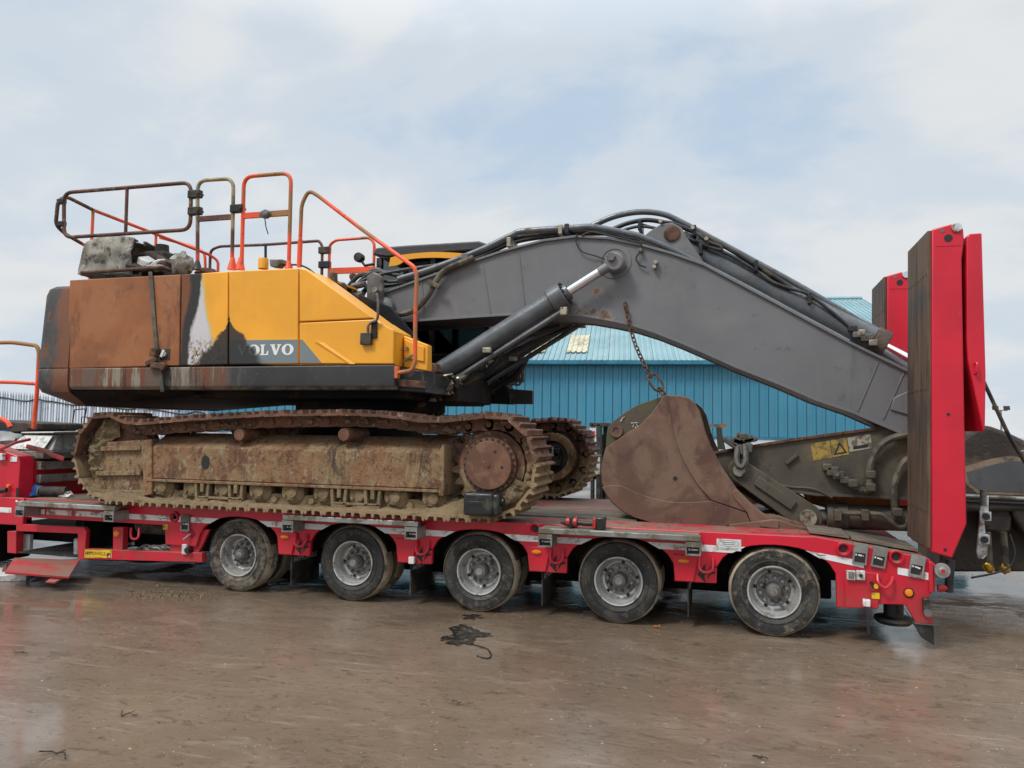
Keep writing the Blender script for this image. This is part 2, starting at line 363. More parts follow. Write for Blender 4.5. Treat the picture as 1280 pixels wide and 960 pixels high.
def tyre_mats():
    m = Mat('tyre_rubber', (.014, .014, .014), .62); m.vary(3, .3)
    m.mix(m.ramp(m.noise(5, 8, .7), .46, .66, 0, .75), (.062, .055, .046), .85)
    oi = N(m.t, 'ShaderNodeObjectInfo'); rn = m.math('MULTIPLY_ADD', oi.outputs['Random'], .34, -.20)
    m.mix(m.ramp(m.math('ADD', m.noise(9, 9, .78), rn), .46, .70, 0, .8), (.20, .165, .12), .9)
    m.mix(m.ramp(m.noise(22, 8, .75), .56, .66, 0, .6), (.16, .135, .10), .9)
    m.bump(m.noise(40, 5, .6), .003, .5)
    M['tyre_rubber'] = m.done()
    m = Mat('tyre_mud', (.36, .30, .215), .9); m.vary(3, .25)
    m.mix(m.ramp(m.noise(7, 9, .75), .50, .66, 0, .8), (.075, .065, .055))
    m.bump(m.noise(18, 8, .75), .008, .8)
    M['tyre_mud'] = m.done()
    simple('rim_silver', (.56, .555, .54), .36, .55, (.20, .18, .15), .35, 7, .001, .1)
    simple('nut_grey', (.24, .235, .225), .5, .4, (.12, .1, .08), .4, 12, 0, .1)
    simple('hub_grey', (.15, .145, .14), .6, .3, (.09, .075, .06), .6, 9, .001, .2)
tyre_mats()
def ground_mat():
    m = Mat('wet_mud_concrete', (.172, .126, .088), .26)
    big = m.noise(.33, 5, .55, (1, 1, 1), .5)
    m.mix(m.ramp(big, .30, .70, 0, .8), (.116, .082, .058))
    m.mix(m.ramp(m.noise(.8, 7, .65, (.75, 1.25, 1), .8, (3, 1, 0)), .44, .70, 0, .7), (.205, .152, .112))
    m.mix(m.ramp(m.noise(2.6, 9, .72, (.6, 1.5, 1), 1.0, (1, 7, 0)), .56, .80, 0, .6), (.25, .20, .15), .42)
    m.mix(m.ramp(m.noise(4.5, 8, .7, (.22, 2.6, 1), .5, (6, 2, 0)), .62, .80, 0, .55), (.27, .22, .17), .4)
    m.mix(m.ramp(m.noise(3.5, 8, .7, (2.2, .3, 1), .6, (1, 9, 0)), .68, .84, 0, .4), (.26, .21, .16), .4)
    m.mix(m.ramp(m.noise(5., 9, .75, (.7, 1.4, 1), .8, (8, 7, 0)), .57, .72, 0, .6), (.078, .060, .040))
    m.mix(m.ramp(m.noise(13., 9, .78, (.6, 1.4, 1), .6, (2, 7, 0)), .60, .72, 0, .5), (.22, .175, .135), .4)
    m.mix(m.ramp(m.noise(16., 9, .78, (.7, 1.3, 1), .5, (9, 3, 0)), .58, .70, 0, .65), (.055, .042, .033), .25)
    m.mix(m.ramp(m.noise(38, 4, .7), .74, .80, 0, .6), (.34, .28, .21))
    m.mix(m.ramp(m.noise(75, 3, .7, (1, 1, 1), 0, (5, 2, 0)), .72, .78, 0, .6), (.38, .33, .26))
    wet = m.ramp(m.noise(.42, 6, .6, (1.2, .8, 1), .6, (11, 4, 0)), .26, .60)
    m.rmix(wet, .05)
    m.rmix(m.ramp(m.noise(3.2, 8, .7, (.6, 1.5, 1), 1., (1, 1, 1)), .56, .80, 0, .6), .30)
    m.rmix(m.ramp(m.noise(11, 7, .7), .62, .80, 0, .5), .42)
    dry = m.ramp(m.noise(1.1, 6, .62, (.7, 1.3, 1), .8, (4, 14, 0)), .42, .62, .12, 1.)
    m.bump(m.noise(1.5, 4, .55, (.7, 1.3, 1), .6), .010, .16)
    m.bump(m.math('MULTIPLY', dry, m.noise(7, 7, .65, (.6, 1.4, 1), .6)), .006, .35)
    m.bump(m.math('MULTIPLY', dry, m.noise(24, 6, .7, (.7, 1.3, 1), .4)), .004, .5)
    M['wet_mud_concrete'] = m.done()
ground_mat()
def bld_mats():
    m = Mat('blue_cladding', (.050, .235, .355), .5); m.vary(.25, .08)
    m.mix(m.ramp(m.noise(.9, 6, .6, (1, 1, .15)), .5, .8, 0, .25), (.10, .26, .34))
    M['blue_cladding'] = m.done()
    m = Mat('roof_sheet', (.185, .315, .345), .5); m.vary(.3, .10)
    m.mix(m.ramp(m.noise(.8, 7, .65, (2, .4, .4)), .5, .75, 0, .5), (.27, .37, .38)); m.mix(m.ramp(m.noise(2.2, 7, .7), .62, .74, 0, .4), (.12, .20, .20))
    M['roof_sheet'] = m.done()
    simple('skylight_sheet', (.50, .47, .34), .5, 0, (.30, .28, .18), .5, 2, 0, .1)
    simple('gutter_blue', (.030, .175, .27), .45, 0, None)
    simple('plinth_white', (.58, .62, .68), .8, 0, (.32, .32, .32), .4, 1, 0, .1)
    simple('palisade_steel', (.40, .46, .54), .5, .3, (.25, .28, .32), .3, 2, 0, .1)
bld_mats()
simple('burnt_shell', (.37, .35, .30), .85, .1, (.11, .10, .085), .45, 9, .016, .25)
simple('burnt_dark', (.030, .025, .022), .8, 0, (.09, .06, .04), .6, 5, .008, .3)
simple('white_scrap', (.62, .62, .60), .6, 0, (.3, .28, .25), .4, 8, .003, .1)
simple('glass_dark', (.015, .02, .022), .08, 0, None)
simple('blue_plastic', (.02, .16, .50), .45, 0, (.1, .1, .1), .3, 6, .004, .2)
simple('grey_tarp', (.30, .30, .29), .7, 0, (.14, .12, .1), .5, 4, .006, .2)
simple('red_strap', (.36, .035, .04), .7, 0, (.14, .07, .05), .5, 8, .002, .2)
simple('black_plastic', (.012, .013, .012), .32, 0, (.06, .055, .04), .35, 5, .001, .2)
simple('tool_red', (.40, .022, .018), .4, 0, (.05, .03, .03), .4, 12, 0, .1)
simple('brass', (.70, .42, .06), .3, 1., (.3, .2, .05), .3, 9, 0, .1)
def oil():
    m = Mat('oil_black', (.012, .011, .010), .22); m.mix(m.ramp(m.noise(9, 7, .7), .5, .7), (.045, .036, .028), .4)
    m.L(m.ramp(m.noise(16, 8, .75, (1, 1, 1), .6), .34, .56), m.b.inputs['Alpha']); M['oil_black'] = m.done()
oil()
simple('strap_grey', (.075, .068, .058), .7, 0, (.14, .12, .09), .5, 8, .002, .2)
simple('rust_iron', (.12, .058, .035), .75, .2, (.055, .032, .022), .5, 10, .004, .3)
simple('rusty_orange', (.42, .15, .030), .8, 0, (.17, .07, .025), .5, 6, .006, .3)
simple('green_black', (.028, .034, .030), .55, .1, (.07, .065, .05), .45, 3, .002, .3)
simple('burnt_grey_patch', (.085, .090, .096), .5, 0, (.05, .05, .05), .3, 2, 0, .1)
simple('burnt_brown', (.042, .033, .026), .75, 0, (.10, .072, .05), .55, 2.2, .008, .3)
simple('scorch_edge', (.20, .155, .11), .8, 0, (.10, .08, .06), .5, 6, .002, .2)
simple('straw', (.30, .26, .19), .9, 0, (.12, .09, .06), .6, 3, 0, .3)

# ------------------------------------------------------------------ mesh helpers
WP = {}
class MB:
    def __init__(s): s.v = []; s.f = []; s.mi = []; s.cur = 0
    def add(s, vs, fs):
        k = len(s.v); s.v += [Vector(p) for p in vs]; s.f += [tuple(i + k for i in f) for f in fs]; s.mi += [s.cur] * len(fs); return s
    def box(s, x0, x1, y0, y1, z0, z1):
        return s.add([(x, y, z) for x in (x0, x1) for y in (y0, y1) for z in (z0, z1)],
                     [(0, 1, 3, 2), (4, 6, 7, 5), (0, 4, 5, 1), (2, 3, 7, 6), (0, 2, 6, 4), (1, 5, 7, 3)])
    def extrude(s, poly, vec):
        n = len(poly); vec = Vector(vec); a = [Vector(p) for p in poly]; b = [p + vec for p in a]
        nrm = Vector((0, 0, 0))
        for i in range(n): nrm += a[i].cross(a[(i + 1) % n])
        if nrm.dot(vec) > 0: a, b = b, a
        return s.add(a + b, [tuple(range(n)), tuple(range(2 * n - 1, n - 1, -1))] +
                     [(i, i + n, (i + 1) % n + n, (i + 1) % n) for i in range(n)])
    def prism(s, xz, y0, y1): return s.extrude([(x, y0, z) for x, z in xz], (0, y1 - y0, 0))
    def prism_px(s, pts, Y, y1, y0=None): return s.prism(XZ(pts, Y), Y if y0 is None else y0, y1)
    def prism_x(s, yz, x0, x1): return s.extrude([(x0, y, z) for y, z in yz], (x1 - x0, 0, 0))
    def plan(s, xy, z0, z1): return s.extrude([(x, y, z0) for x, y in xy], (0, 0, z1 - z0))
    def bar(s, p, q, w, h, up=(0, 0, 1)):
        p, q = Vector(p), Vector(q); d = (q - p).normalized(); sd = d.cross(Vector(up))
        if sd.length < 1e-4: sd = d.cross(Vector((1, 0, 0)))
        sd.normalize(); u = sd.cross(d)
        c = [p + sd * a * w / 2 + u * b * h / 2 for a, b in ((-1, -1), (1, -1), (1, 1), (-1, 1))]
        return s.extrude(c, q - p)
    def cyl(s, p, q, r, r2=None, n=16):
        p, q = Vector(p), Vector(q); r2 = r if r2 is None else r2; d = (q - p).normalized()
        a = d.orthogonal().normalized(); b = d.cross(a)
        va = [p + (a * math.cos(t) + b * math.sin(t)) * r for t in (2 * math.pi * i / n for i in range(n))]
        vb = [q + (a * math.cos(t) + b * math.sin(t)) * r2 for t in (2 * math.pi * i / n for i in range(n))]
        return s.add(va + vb, [tuple(range(n - 1, -1, -1)), tuple(range(n, 2 * n))] + [(i, (i + 1) % n, (i + 1) % n + n, i + n) for i in range(n)])
    def tube(s, pts, r, n=8, fillet=0., closed=False, smooth=0):
        pts = [Vector(p) for p in pts]
        if fillet: pts = fillet_path(pts, fillet, closed)
        if smooth: pts = catmull(pts, smooth)
        m = len(pts); fr = None; rings = []
        for i in range(m):
            a = pts[(i - 1) % m] if (closed or i) else pts[0]; b = pts[(i + 1) % m] if (closed or i < m - 1) else pts[-1]
            t = (b - a).normalized()
            if fr is None: fr = t.orthogonal().normalized()
            fr = (fr - t * fr.dot(t)).normalized(); bn = t.cross(fr)
            rings.append([pts[i] + (fr * math.cos(w) + bn * math.sin(w)) * r for w in (2 * math.pi * k / n for k in range(n))])
        vs = [p for g in rings for p in g]; fs = []
        for i in range(m if closed else m - 1):
            for k in range(n):
                a, b = i * n + k, i * n + (k + 1) % n; c, d = ((i + 1) % m) * n + (k + 1) % n, ((i + 1) % m) * n + k
                fs.append((a, b, c, d))
        if not closed: fs += [tuple(range(n - 1, -1, -1)), tuple(range((m - 1) * n, m * n))]
        return s.add(vs, fs)
    def lathe(s, prof, c, n=32, ax='Y', mats=None):
        """prof: (radius, offset along axis)"""
        c = Vector(c); vs = []; fs = []; m = len(prof)
        for k in range(n):
            t = 2 * math.pi * k / n
            for r, o in prof:
                p = {'Y': (r * math.cos(t), o, r * math.sin(t)), 'Z': (r * math.cos(t), r * math.sin(t), o), 'X': (o, r * math.cos(t), r * math.sin(t))}[ax]
                vs.append(c + Vector(p))
        k0 = len(s.v); s.v += vs
        for k in range(n):
            for j in range(m - 1):
                a, b = k * m + j, ((k + 1) % n) * m + j
                s.f.append((k0 + a, k0 + b, k0 + b + 1, k0 + a + 1)); s.mi.append(mats[j] if mats else s.cur)
        return s
    def mesh(s, name, mats, origin, angle=38):
        me = bpy.data.meshes.new(name)
        me.from_pydata([p - origin for p in s.v], [], s.f)
        for m in (mats if isinstance(mats, (list, tuple)) else [mats]): me.materials.append(M[m] if isinstance(m, str) else m)
        me.polygons.foreach_set('material_index', s.mi)
        bm = bmesh.new(); bm.from_mesh(me)
        bmesh.ops.recalc_face_normals(bm, faces=bm.faces); bm.to_mesh(me); bm.free()
        me.polygons.foreach_set('use_smooth', [True] * len(me.polygons)); me.set_sharp_from_angle(angle=R(angle))
        me.update(); return me
    def build(s, name, mats, parent=None, bevel=0., seg=2, angle=38):
        lo = Vector([min(p[i] for p in s.v) for i in range(3)]); hi = Vector([max(p[i] for p in s.v) for i in range(3)])
        org = Vector(((lo.x + hi.x) / 2, (lo.y + hi.y) / 2, lo.z))
        o = bpy.data.objects.new(name, s.mesh(name, mats, org, angle)); col.objects.link(o)
        o.parent = parent; o.location = org - (WP[parent] if parent else Vector((0, 0, 0))); WP[o] = org
        if bevel:
            b = o.modifiers.new('bevel', 'BEVEL'); b.width = bevel; b.segments = seg; b.limit_method = 'ANGLE'; b.angle_limit = R(35)
            b.harden_normals = False
        return o
def fillet_path(pts, r, closed=False, n=5):
    out = []; m = len(pts)
    for i in range(m):
        if not closed and i in (0, m - 1): out.append(pts[i]); continue
        a, p, b = pts[(i - 1) % m], pts[i], pts[(i + 1) % m]
        da, db = (a - p), (b - p); k = min(r, da.length * .45, db.length * .45)
        p0, p1 = p + da.normalized() * k, p + db.normalized() * k
        for j in range(n + 1):
            t = j / n; out.append(p0 * (1 - t) ** 2 + p * 2 * t * (1 - t) + p1 * t * t)
    return out
def catmull(pts, sub):
    out = []; m = len(pts)
    for i in range(m - 1):
        p0, p1, p2, p3 = pts[max(i - 1, 0)], pts[i], pts[i + 1], pts[min(i + 2, m - 1)]
        for j in range(sub):
            t = j / sub
            out.append(.5 * ((2 * p1) + (p2 - p0) * t + (2 * p0 - 5 * p1 + 4 * p2 - p3) * t * t + (3 * p1 - p0 - 3 * p2 + p3) * t ** 3))
    return out + [pts[-1]]
def tag(o, label, cat=None, group=None, kind=None):
    if label: o['label'] = label
    if cat: o['category'] = cat
    if group: o['group'] = group
    if kind: o['kind'] = kind
    return o
def thing(name, loc, label, cat, group=None):
    o = bpy.data.objects.new(name, None); col.objects.link(o); o.location = loc; o.empty_display_size = .3; WP[o] = Vector(loc)
    return tag(o, label, cat, group)
def inst(name, me, mat4, parent=None, bevel=0.):
    """an object on a shared mesh, mat4 in world space"""
    o = bpy.data.objects.new(name, me); col.objects.link(o); o.parent = parent
    pw = WP[parent] if parent else Vector((0, 0, 0)); WP[o] = mat4.translation.copy()
    o.matrix_local = Matrix.Translation(-pw) @ mat4
    return o
def T(*p): return Matrix.Translation(Vector(p))
def blob(c, rad, amp=.35, freq=2.2, seed=0, sub=2, flat=None):
    bm = bmesh.new(); bmesh.ops.create_icosphere(bm, subdivisions=sub, radius=1.)
    c = Vector(c); rad = Vector(rad); vs = []
    for v in bm.verts:
        k = 1 + amp * noise.noise(v.co * freq + Vector((seed * 3.7, seed * 1.3, seed)))+ amp * .4 * noise.noise(v.co * freq * 3 + Vector((seed, 9, seed)))
        p = Vector((v.co.x * rad.x, v.co.y * rad.y, v.co.z * rad.z)) * k + c
        if flat is not None and p.z < flat: p.z = flat
        vs.append(p)
    fs = [tuple(v.index for v in f.verts) for f in bm.faces]; bm.free()
    return vs, fs
def text(name, s, size, m4, mat, parent, depth=.0006, sx=1., sp=1.):
    cu = bpy.data.curves.new(name, 'FONT'); cu.body = s; cu.size = size; cu.align_x = 'CENTER'; cu.align_y = 'CENTER'; cu.extrude = depth
    cu.space_character = sp
    ob = bpy.data.objects.new('tmp', cu); col.objects.link(ob)
    dg = bpy.context.evaluated_depsgraph_get(); me = bpy.data.meshes.new_from_object(ob.evaluated_get(dg))
    bpy.data.objects.remove(ob); bpy.data.curves.remove(cu)
    me.transform(Matrix.Diagonal((sx, 1, 1, 1))); me.materials.clear(); me.materials.append(M[mat])
    return inst(name, me, m4, parent)
FACE_CAM = Matrix.Rotation(R(90), 4, 'X')          # lettering that faces -Y
FACE_REAR = Matrix.Rotation(R(90), 4, 'Z') @ Matrix.Rotation(R(90), 4, 'X')   # faces +X

# ================================================================== the setting
g = MB(); S = 900
g.add([(-S, -S, 0), (S, -S, 0), (S, S, 0), (-S, S, 0)], [(0, 1, 2, 3)])
tag(g.build('ground', 'wet_mud_concrete'), 'wet muddy brown concrete yard', kind='structure')

# blue warehouse, its front 35 m off
BA = YAW - R(8); BX = Vector((math.cos(BA), math.sin(BA), 0)); BN = Vector((-math.sin(BA), math.cos(BA), 0))
def BP(s, d, z): return BX * s + BN * (35 + d) + Vector((0, 0, z))
B4 = Matrix.Rotation(BA, 4, 'Z')
ZE, ZB, RUN, PIT = 4.90, 1.56, 13.7, R(20)
S0, S1 = -21.5, 14.2
bld = thing('warehouse', BP(-3, 0, 0), 'long blue clad warehouse with pale sheeted roof behind the loaded trailer', 'building')
def bbox(mb, s0, s1, d0, d1, z0, z1):
    return mb.extrude([BP(s0, d0, z0), BP(s1, d0, z0), BP(s1, d1, z0), BP(s0, d1, z0)], (0, 0, z1 - z0))
bbox(MB(), S0, S1, .12, 27.3, .0, ZE - .05).build('wall_core', 'plinth_white', bld)
bbox(MB(), S0 - .02, S1 + .02, .0, .12, 0, ZB - .02).build('plinth', 'plinth_white', bld)
sw = .40
def sheet(w, L, ribs, h):
    """profiled sheet, width along x, length along z, ribs towards -y"""
    prof = [(0, 0)]
    p = w / ribs
    for k in range(ribs):
        a = k * p; prof += [(a + p * .62, 0), (a + p * .70, -h), (a + p * .90, -h), (a + p * .98, 0)]
    prof.append((w, 0))
    m = MB(); n = len(prof)
    m.add([(x, y, 0) for x, y in prof] + [(x, y, L) for x, y in prof], [(i, i + 1, i + 1 + n, i + n) for i in range(n - 1)])
    return m
wall_me = sheet(sw - .012, ZE - ZB - .1, 1, .05).mesh('cladding_sheet', 'blue_cladding', Vector((0, 0, 0)), 20)
k = S0
while k < S1 - .05:
    inst('cladding_sheet', wall_me, Matrix.Translation(BP(k, .06, ZB)) @ B4, bld); k += sw
tr = MB(); bbox(tr, S0 - .03, S1 + .03, -.02, .10, ZB - .10, ZB - .015); tr.build('cladding_trim', 'gutter_blue', bld)
# roof
rw = 1.0; RL = RUN / math.cos(PIT)
roof_me = sheet(rw - .01, RL, 4, .05).mesh('roof_sheet', 'roof_sheet', Vector((0, 0, 0)), 20)
sky_me = sheet(rw - .01, 3.6, 4, .05).mesh('skylight_sheet', 'skylight_sheet', Vector((0, 0, 0)), 20)
RT = Matrix.Rotation(-(R(90) - PIT), 4, 'X')       # z of the sheet becomes the upslope direction
k = S0; i = 0
lights = [(-4.5, 1.3), (-2.5, 1.3), (3.5, 1.3), (-9.5, 1.3), (9.5, 1.3)]
while k < S1 - .05:
    m4 = Matrix.Translation(BP(k, -.25, ZE)) @ B4 @ RT
    inst('roof_sheet', roof_me, m4, bld); k += rw; i += 1
for s_, up in lights:
    for j in range(1):
        inst('skylight_sheet', sky_me, Matrix.Translation(BP(s_ + j * rw * .999, -.25, ZE)) @ B4 @ RT @ T(0, -.065, up), bld)
bk = MB(); bk.extrude([BP(S0, -.2, ZE - .08), BP(S0, RUN - .25, ZE - .08 + RUN * math.tan(PIT)), BP(S0, 2 * RUN, ZE - .1)], BX * (S1 - S0)); bk.build('roof_core', 'gutter_blue', bld)
gt = MB(); gt.extrude([BP(S0 - .1, -.42, ZE - .16), BP(S0 - .1, -.26, ZE - .2), BP(S0 - .1, -.1, ZE - .16), BP(S0 - .1, -.1, ZE + .02), BP(S0 - .1, -.42, ZE + .02)], BX * (S1 - S0 + .2))
gt.build('gutter', 'gutter_blue', bld, .01)
fl = MB(); bbox(fl, S0 - .06, S0 + .12, -.02, .12, ZB, ZE - .2); fl.build('corner_flashing', 'gutter_blue', bld)
fl = MB(); bbox(fl, S1 - .10, S1 + .08, -.02, .12, ZB, ZE - .2); fl.build('corner_flashing', 'gutter_blue', bld)
rc = MB(); rc.tube([BP(S0 - .2, RUN - .25, ZE + RUN * math.tan(PIT) + .03), BP(S1 + .2, RUN - .25, ZE + RUN * math.tan(PIT) + .03)], .14, 6); rc.build('ridge_cap', 'roof_sheet', bld)

# palisade fence beside the warehouse
fen = thing('palisade_fence', V(90, 540, 27), 'pale galvanised palisade fence with dark top cable beside the blue warehouse', 'fence')
fa, fb = V(-70, 492.5, 27), V(262, 519.5, 27)         # upper rail
FD = fb - fa; fl_ = FD.length; npale = int(fl_ / .155)
pale = MB(); pale.extrude([(-.055, .0, 0), (-.018, -.03, 0), (.018, -.03, 0), (.055, .0, 0), (.012, -.018, 0), (-.012, -.018, 0)], (0, 0, 2.65))
pale.extrude([(-.035, -.001, 2.652), (-.012, -.026, 2.652), (-.018, -.018, 2.78)], (.006, .004, .02)).extrude([(.035, -.001, 2.652), (.012, -.026, 2.652), (.018, -.018, 2.78)], (-.006, .004, .02))
pale_me = pale.mesh('pale', 'palisade_steel', Vector((0, 0, 0)))
for k in range(npale):
    p = fa + FD * (k / npale)
    inst('pale', pale_me, T(p.x, p.y - .03 + random.uniform(-.006, .006), p.z - 2.42) @ Matrix.Rotation(random.uniform(-.012, .012), 4, 'Y'), fen)
for dz in (0, -1.75):
    MB().bar(fa + Vector((0, .03, dz)), fb + Vector((0, .03, dz)), .05, .05).build('rail', 'palisade_steel', fen)
for k in range(0, npale, 18):
    p = fa + FD * (k / npale) + Vector((.07, .11, 0)); MB().box(p.x - .05, p.x + .05, p.y - .05, p.y + .05, p.z - 2.6, p.z + .1).build('post', 'palisade_steel', fen)
cab = []
for k in range(0, npale + 1, 3):
    p = fa + FD * (k / npale); cab.append(p + Vector((0, -.09, .02 + .05 * math.sin(k * .35) + (.10 if k % 18 == 0 else 0))))
MB().tube(cab, .03, 6, smooth=2).build('cable', 'cable_black', fen)
# wire frame trolley in front of the fence
wf = thing('wire_frame', V(103, 560, 20), 'thin dark steel wire frame standing in front of the palisade fence', 'frame')
m = MB(); m.tube([V(88, 550, 20), V(93, 512, 20), V(107, 511, 20), V(103, 548, 20)], .02, 6, .05); m.build('loop', 'black_steel', wf)
m = MB(); m.tube([V(101, 550, 20.4), V(108, 512, 20.4), V(107, 500, 20.4), V(105, 498, 20.4)], .018, 6, .05); m.build('upright', 'black_steel', wf)
m = MB(); m.tube([V(102, 532, 20.8), V(102, 521, 20.8), V(124, 523, 20.8), V(122, 550, 20.8)], .015, 6, .05); m.build('loop', 'black_steel', wf)

# floodlight mast far off
p = V(1252, 548, 70); top = V(1252, 513, 70)
fl = thing('floodlight_mast', (p.x, p.y, 0), 'thin far floodlight mast with two lamp heads beyond the yard', 'light mast')
MB().cyl((p.x, p.y, 0), (p.x, p.y, top.z), .10, .06, 8).build('mast', 'galvanised', fl)
MB().bar((p.x - .45, p.y, top.z), (p.x + .45, p.y, top.z), .07, .07).build('crossarm', 'galvanised', fl)
for s_ in (-1, 1):
    MB().extrude([(p.x + s_ * .40 - .22, p.y - .15, top.z + .03), (p.x + s_ * .40 + .22, p.y - .15, top.z + .03), (p.x + s_ * .40 + .22, p.y - .05, top.z + .36), (p.x + s_ * .40 - .22, p.y - .05, top.z + .36)], (0, .16, 0)).build('lamp_head', 'black_steel', fl, .02)

# ================================================================== low loader trailer
YT, YF, ZD = 7.16, 10.02, .88
AX = [.31 - 1.36 * k for k in range(4, -1, -1)]
trl = thing('low_loader_trailer', (-3.2, 8.6, 0), 'red five axle low loader trailer carrying the burnt excavator, ramps raised', 'trailer')
def side_profile():
    top = [(-8.05, ZD), (.55, ZD)] + XZ([(1020, 671), (1060, 679), (1160, 698)], YT)
    rear = XZ([(1170, 706), (1169, 738), (1161, 745), (1165, 771), (1166, 780), (1145, 779), (1132, 756), (1097, 755), (1097, 761), (1046, 759)], YT)
    bot = []
    Ra, zc = .412, .375
    for k in range(4, -1, -1):
        x = AX[k] + .01
        if k == 4: pass
        else:
            bot += [(x + .865, .43), (x + .50, .425)]
        hp_ = [(.49, .58), (.44, .66), (.385, .705), (.30, .748), (.20, .777), (.10, .791), (0, .796)]
        bot += [(x + a_, z_) for a_, z_ in hp_] + [(x - a_, z_) for a_, z_ in reversed(hp_[:-1])]
        if k > 0: pass
    x = AX[0] - .50
    bot += [(x - .02, .45), (x - .42, .45), (x - .44, .66), (-8.05, .66)]
    return top + rear + bot
m = MB(); m.prism(side_profile(), YT, YT + .05); m.build('side_beam', 'red_paint', trl, .006)
m = MB(); m.prism(side_profile(), YF - .05, YF); m.build('side_beam', 'red_paint', trl, .006)
m = MB(); m.box(-8.05, .55, YT + .05, YF - .05, ZD - .05, ZD - .004); m.build('deck_plate', 'deck_red', trl)
rs = XZ([(1060, 679), (1160, 698)], YT)
m = MB(); m.prism([(.552, ZD - .05), (.552, ZD - .004), (rs[0][0], rs[0][1] - .004), (rs[1][0], rs[1][1] - .004), (rs[1][0], rs[1][1] - .06), (rs[0][0], rs[0][1] - .06)], YT + .05, YF - .05); m.build('rear_slope', 'deck_red', trl)
# spine, cross members and axles underneath
m = MB(); m.box(-8.3, 1.2, 8.15, 9.05, .42, ZD - .052); m.build('spine_beam', 'under_black', trl)
for x in AX:
    MB().cyl((x, 7.5, .385), (x, 9.7, .385), .07, None, 10).build('axle', 'under_black', trl)
    MB().box(x - .70, x - .62, YT + .06, YF - .06, .60, ZD - .055).build('cross_member', 'under_black', trl)
for y_ in (7.86, 9.22): MB().box(-8.0, 1.15, y_, y_ + .10, .40, ZD - .055).build('inner_blocker', 'under_black', trl)  # added lengthwise beams that stop light showing through the wheel arches
for x in AX:
    for y0_, y1_ in ((YT + .052, YT + .60), (YF - .60, YF - .052)):
        arc = [(x + r_ * math.cos(R(t_)), .375 + r_ * math.sin(R(t_))) for r_, ts in ((.405, range(20, 161, 10)), (.395, range(160, 19, -10))) for t_ in ts]
        MB().prism(arc, y0_, y1_).build('arch_blocker', 'under_black', trl)  # black arcs added behind the arches to close the bright gaps
for x0_, x1_ in ((-9.4, -7.2), (-7.1, -5.9)): MB().box(x0_, x1_, YF - .55, YF - .06, .16, .655).build('far_side_blocker', 'under_black', trl, .01)  # boxes added on the far side to keep sky light from underneath
MB().box(-9.4, -6.0, 8.10, 9.10, .22, .418).build('front_blocker', 'under_black', trl, .02)  # box added under the front end to block light from the far side
MB().box(-5.9, .9, 8.32, 8.88, .13, .418).build('underbody_blocker', 'under_black', trl, .02)  # box added below the spine to cut the sky's reflection on the ground
for x in AX:
    for y_ in (7.78, 9.22): MB().prism([(x - .12, .60), (x + .38, .60), (x + .30, .44), (x + .10, .24), (x - .10, .24)], y_ - .1, y_ + .16).build('axle_blocker', 'under_black', trl, .02)  # arm shapes added at each axle to keep the ground underneath dark
# chequer plate grip lanes and timber lane on the deck
for (x0, x1, y0, y1, mt) in ((-2.3, -.95, 7.75, 8.55, 'deck_timber'), (-7.6, -2.33, 7.3, 7.74, 'deck_timber')):
    y = y0
    while y < y1 - .05:
        w_ = min(.20, y1 - y); MB().box(x0 + random.uniform(-.02, .02), x1 + random.uniform(-.02, .02), y, y + w_ - .012, ZD - .0035, ZD + .012).build('deck_plank', mt, trl); y += .20
a, b = V(1016, 664, 7.6), V(1060, 664, 7.6)
for (x0, x1) in ((.62, .95), (.97, 1.50)):
    sl = lambda x: ZD if x < .70 else ZD - (x - .70) * (ZD - rs[1][1]) / (rs[1][0] - .70)
    MB().prism([(x0, sl(x0) + .004), (x1, sl(x1) + .012), (x1, sl(x1) + .034), (x0, sl(x0) + .026)], 7.42, 7.95).build('ramp_board', 'deck_timber', trl)
# retro-reflective strip, broken where the wheel arches rise into it
zs = lambda x: .765 if x < .55 else .765 - (x - .55) * .135
segs = [(-8.0, -7.75), (-7.72, -7.36), (-7.3, -6.6), (-6.55, AX[0] - .24)] + [(AX[k] + .26, AX[k + 1] - .24) for k in range(4)] + [(AX[4] + .26, AX[4] + .72), (AX[4] + .98, AX[4] + 1.24)]
for x0, x1 in segs:
    c0 = .11 if any(abs(x0 - a_ - .26) < .01 for a_ in AX) else 0; c1 = .11 if any(abs(x1 - a_ + .24) < .01 for a_ in AX) else 0
    MB().prism([(x0, zs(x0)), (x1, zs(x1)), (x1 - c1, zs(x1) - .058), (x0 + c0, zs(x0) - .058)], YT - .004, YT - .001).build('reflective_strip', 'white_tape', trl)
    if x1 - x0 > .35: MB().box((x0 + x1) / 2 - .14, (x0 + x1) / 2 - .07, YT - .0055, YT - .0042, zs(x0) - .034, zs(x0) - .027).build('tape_print', 'hub_grey', trl)
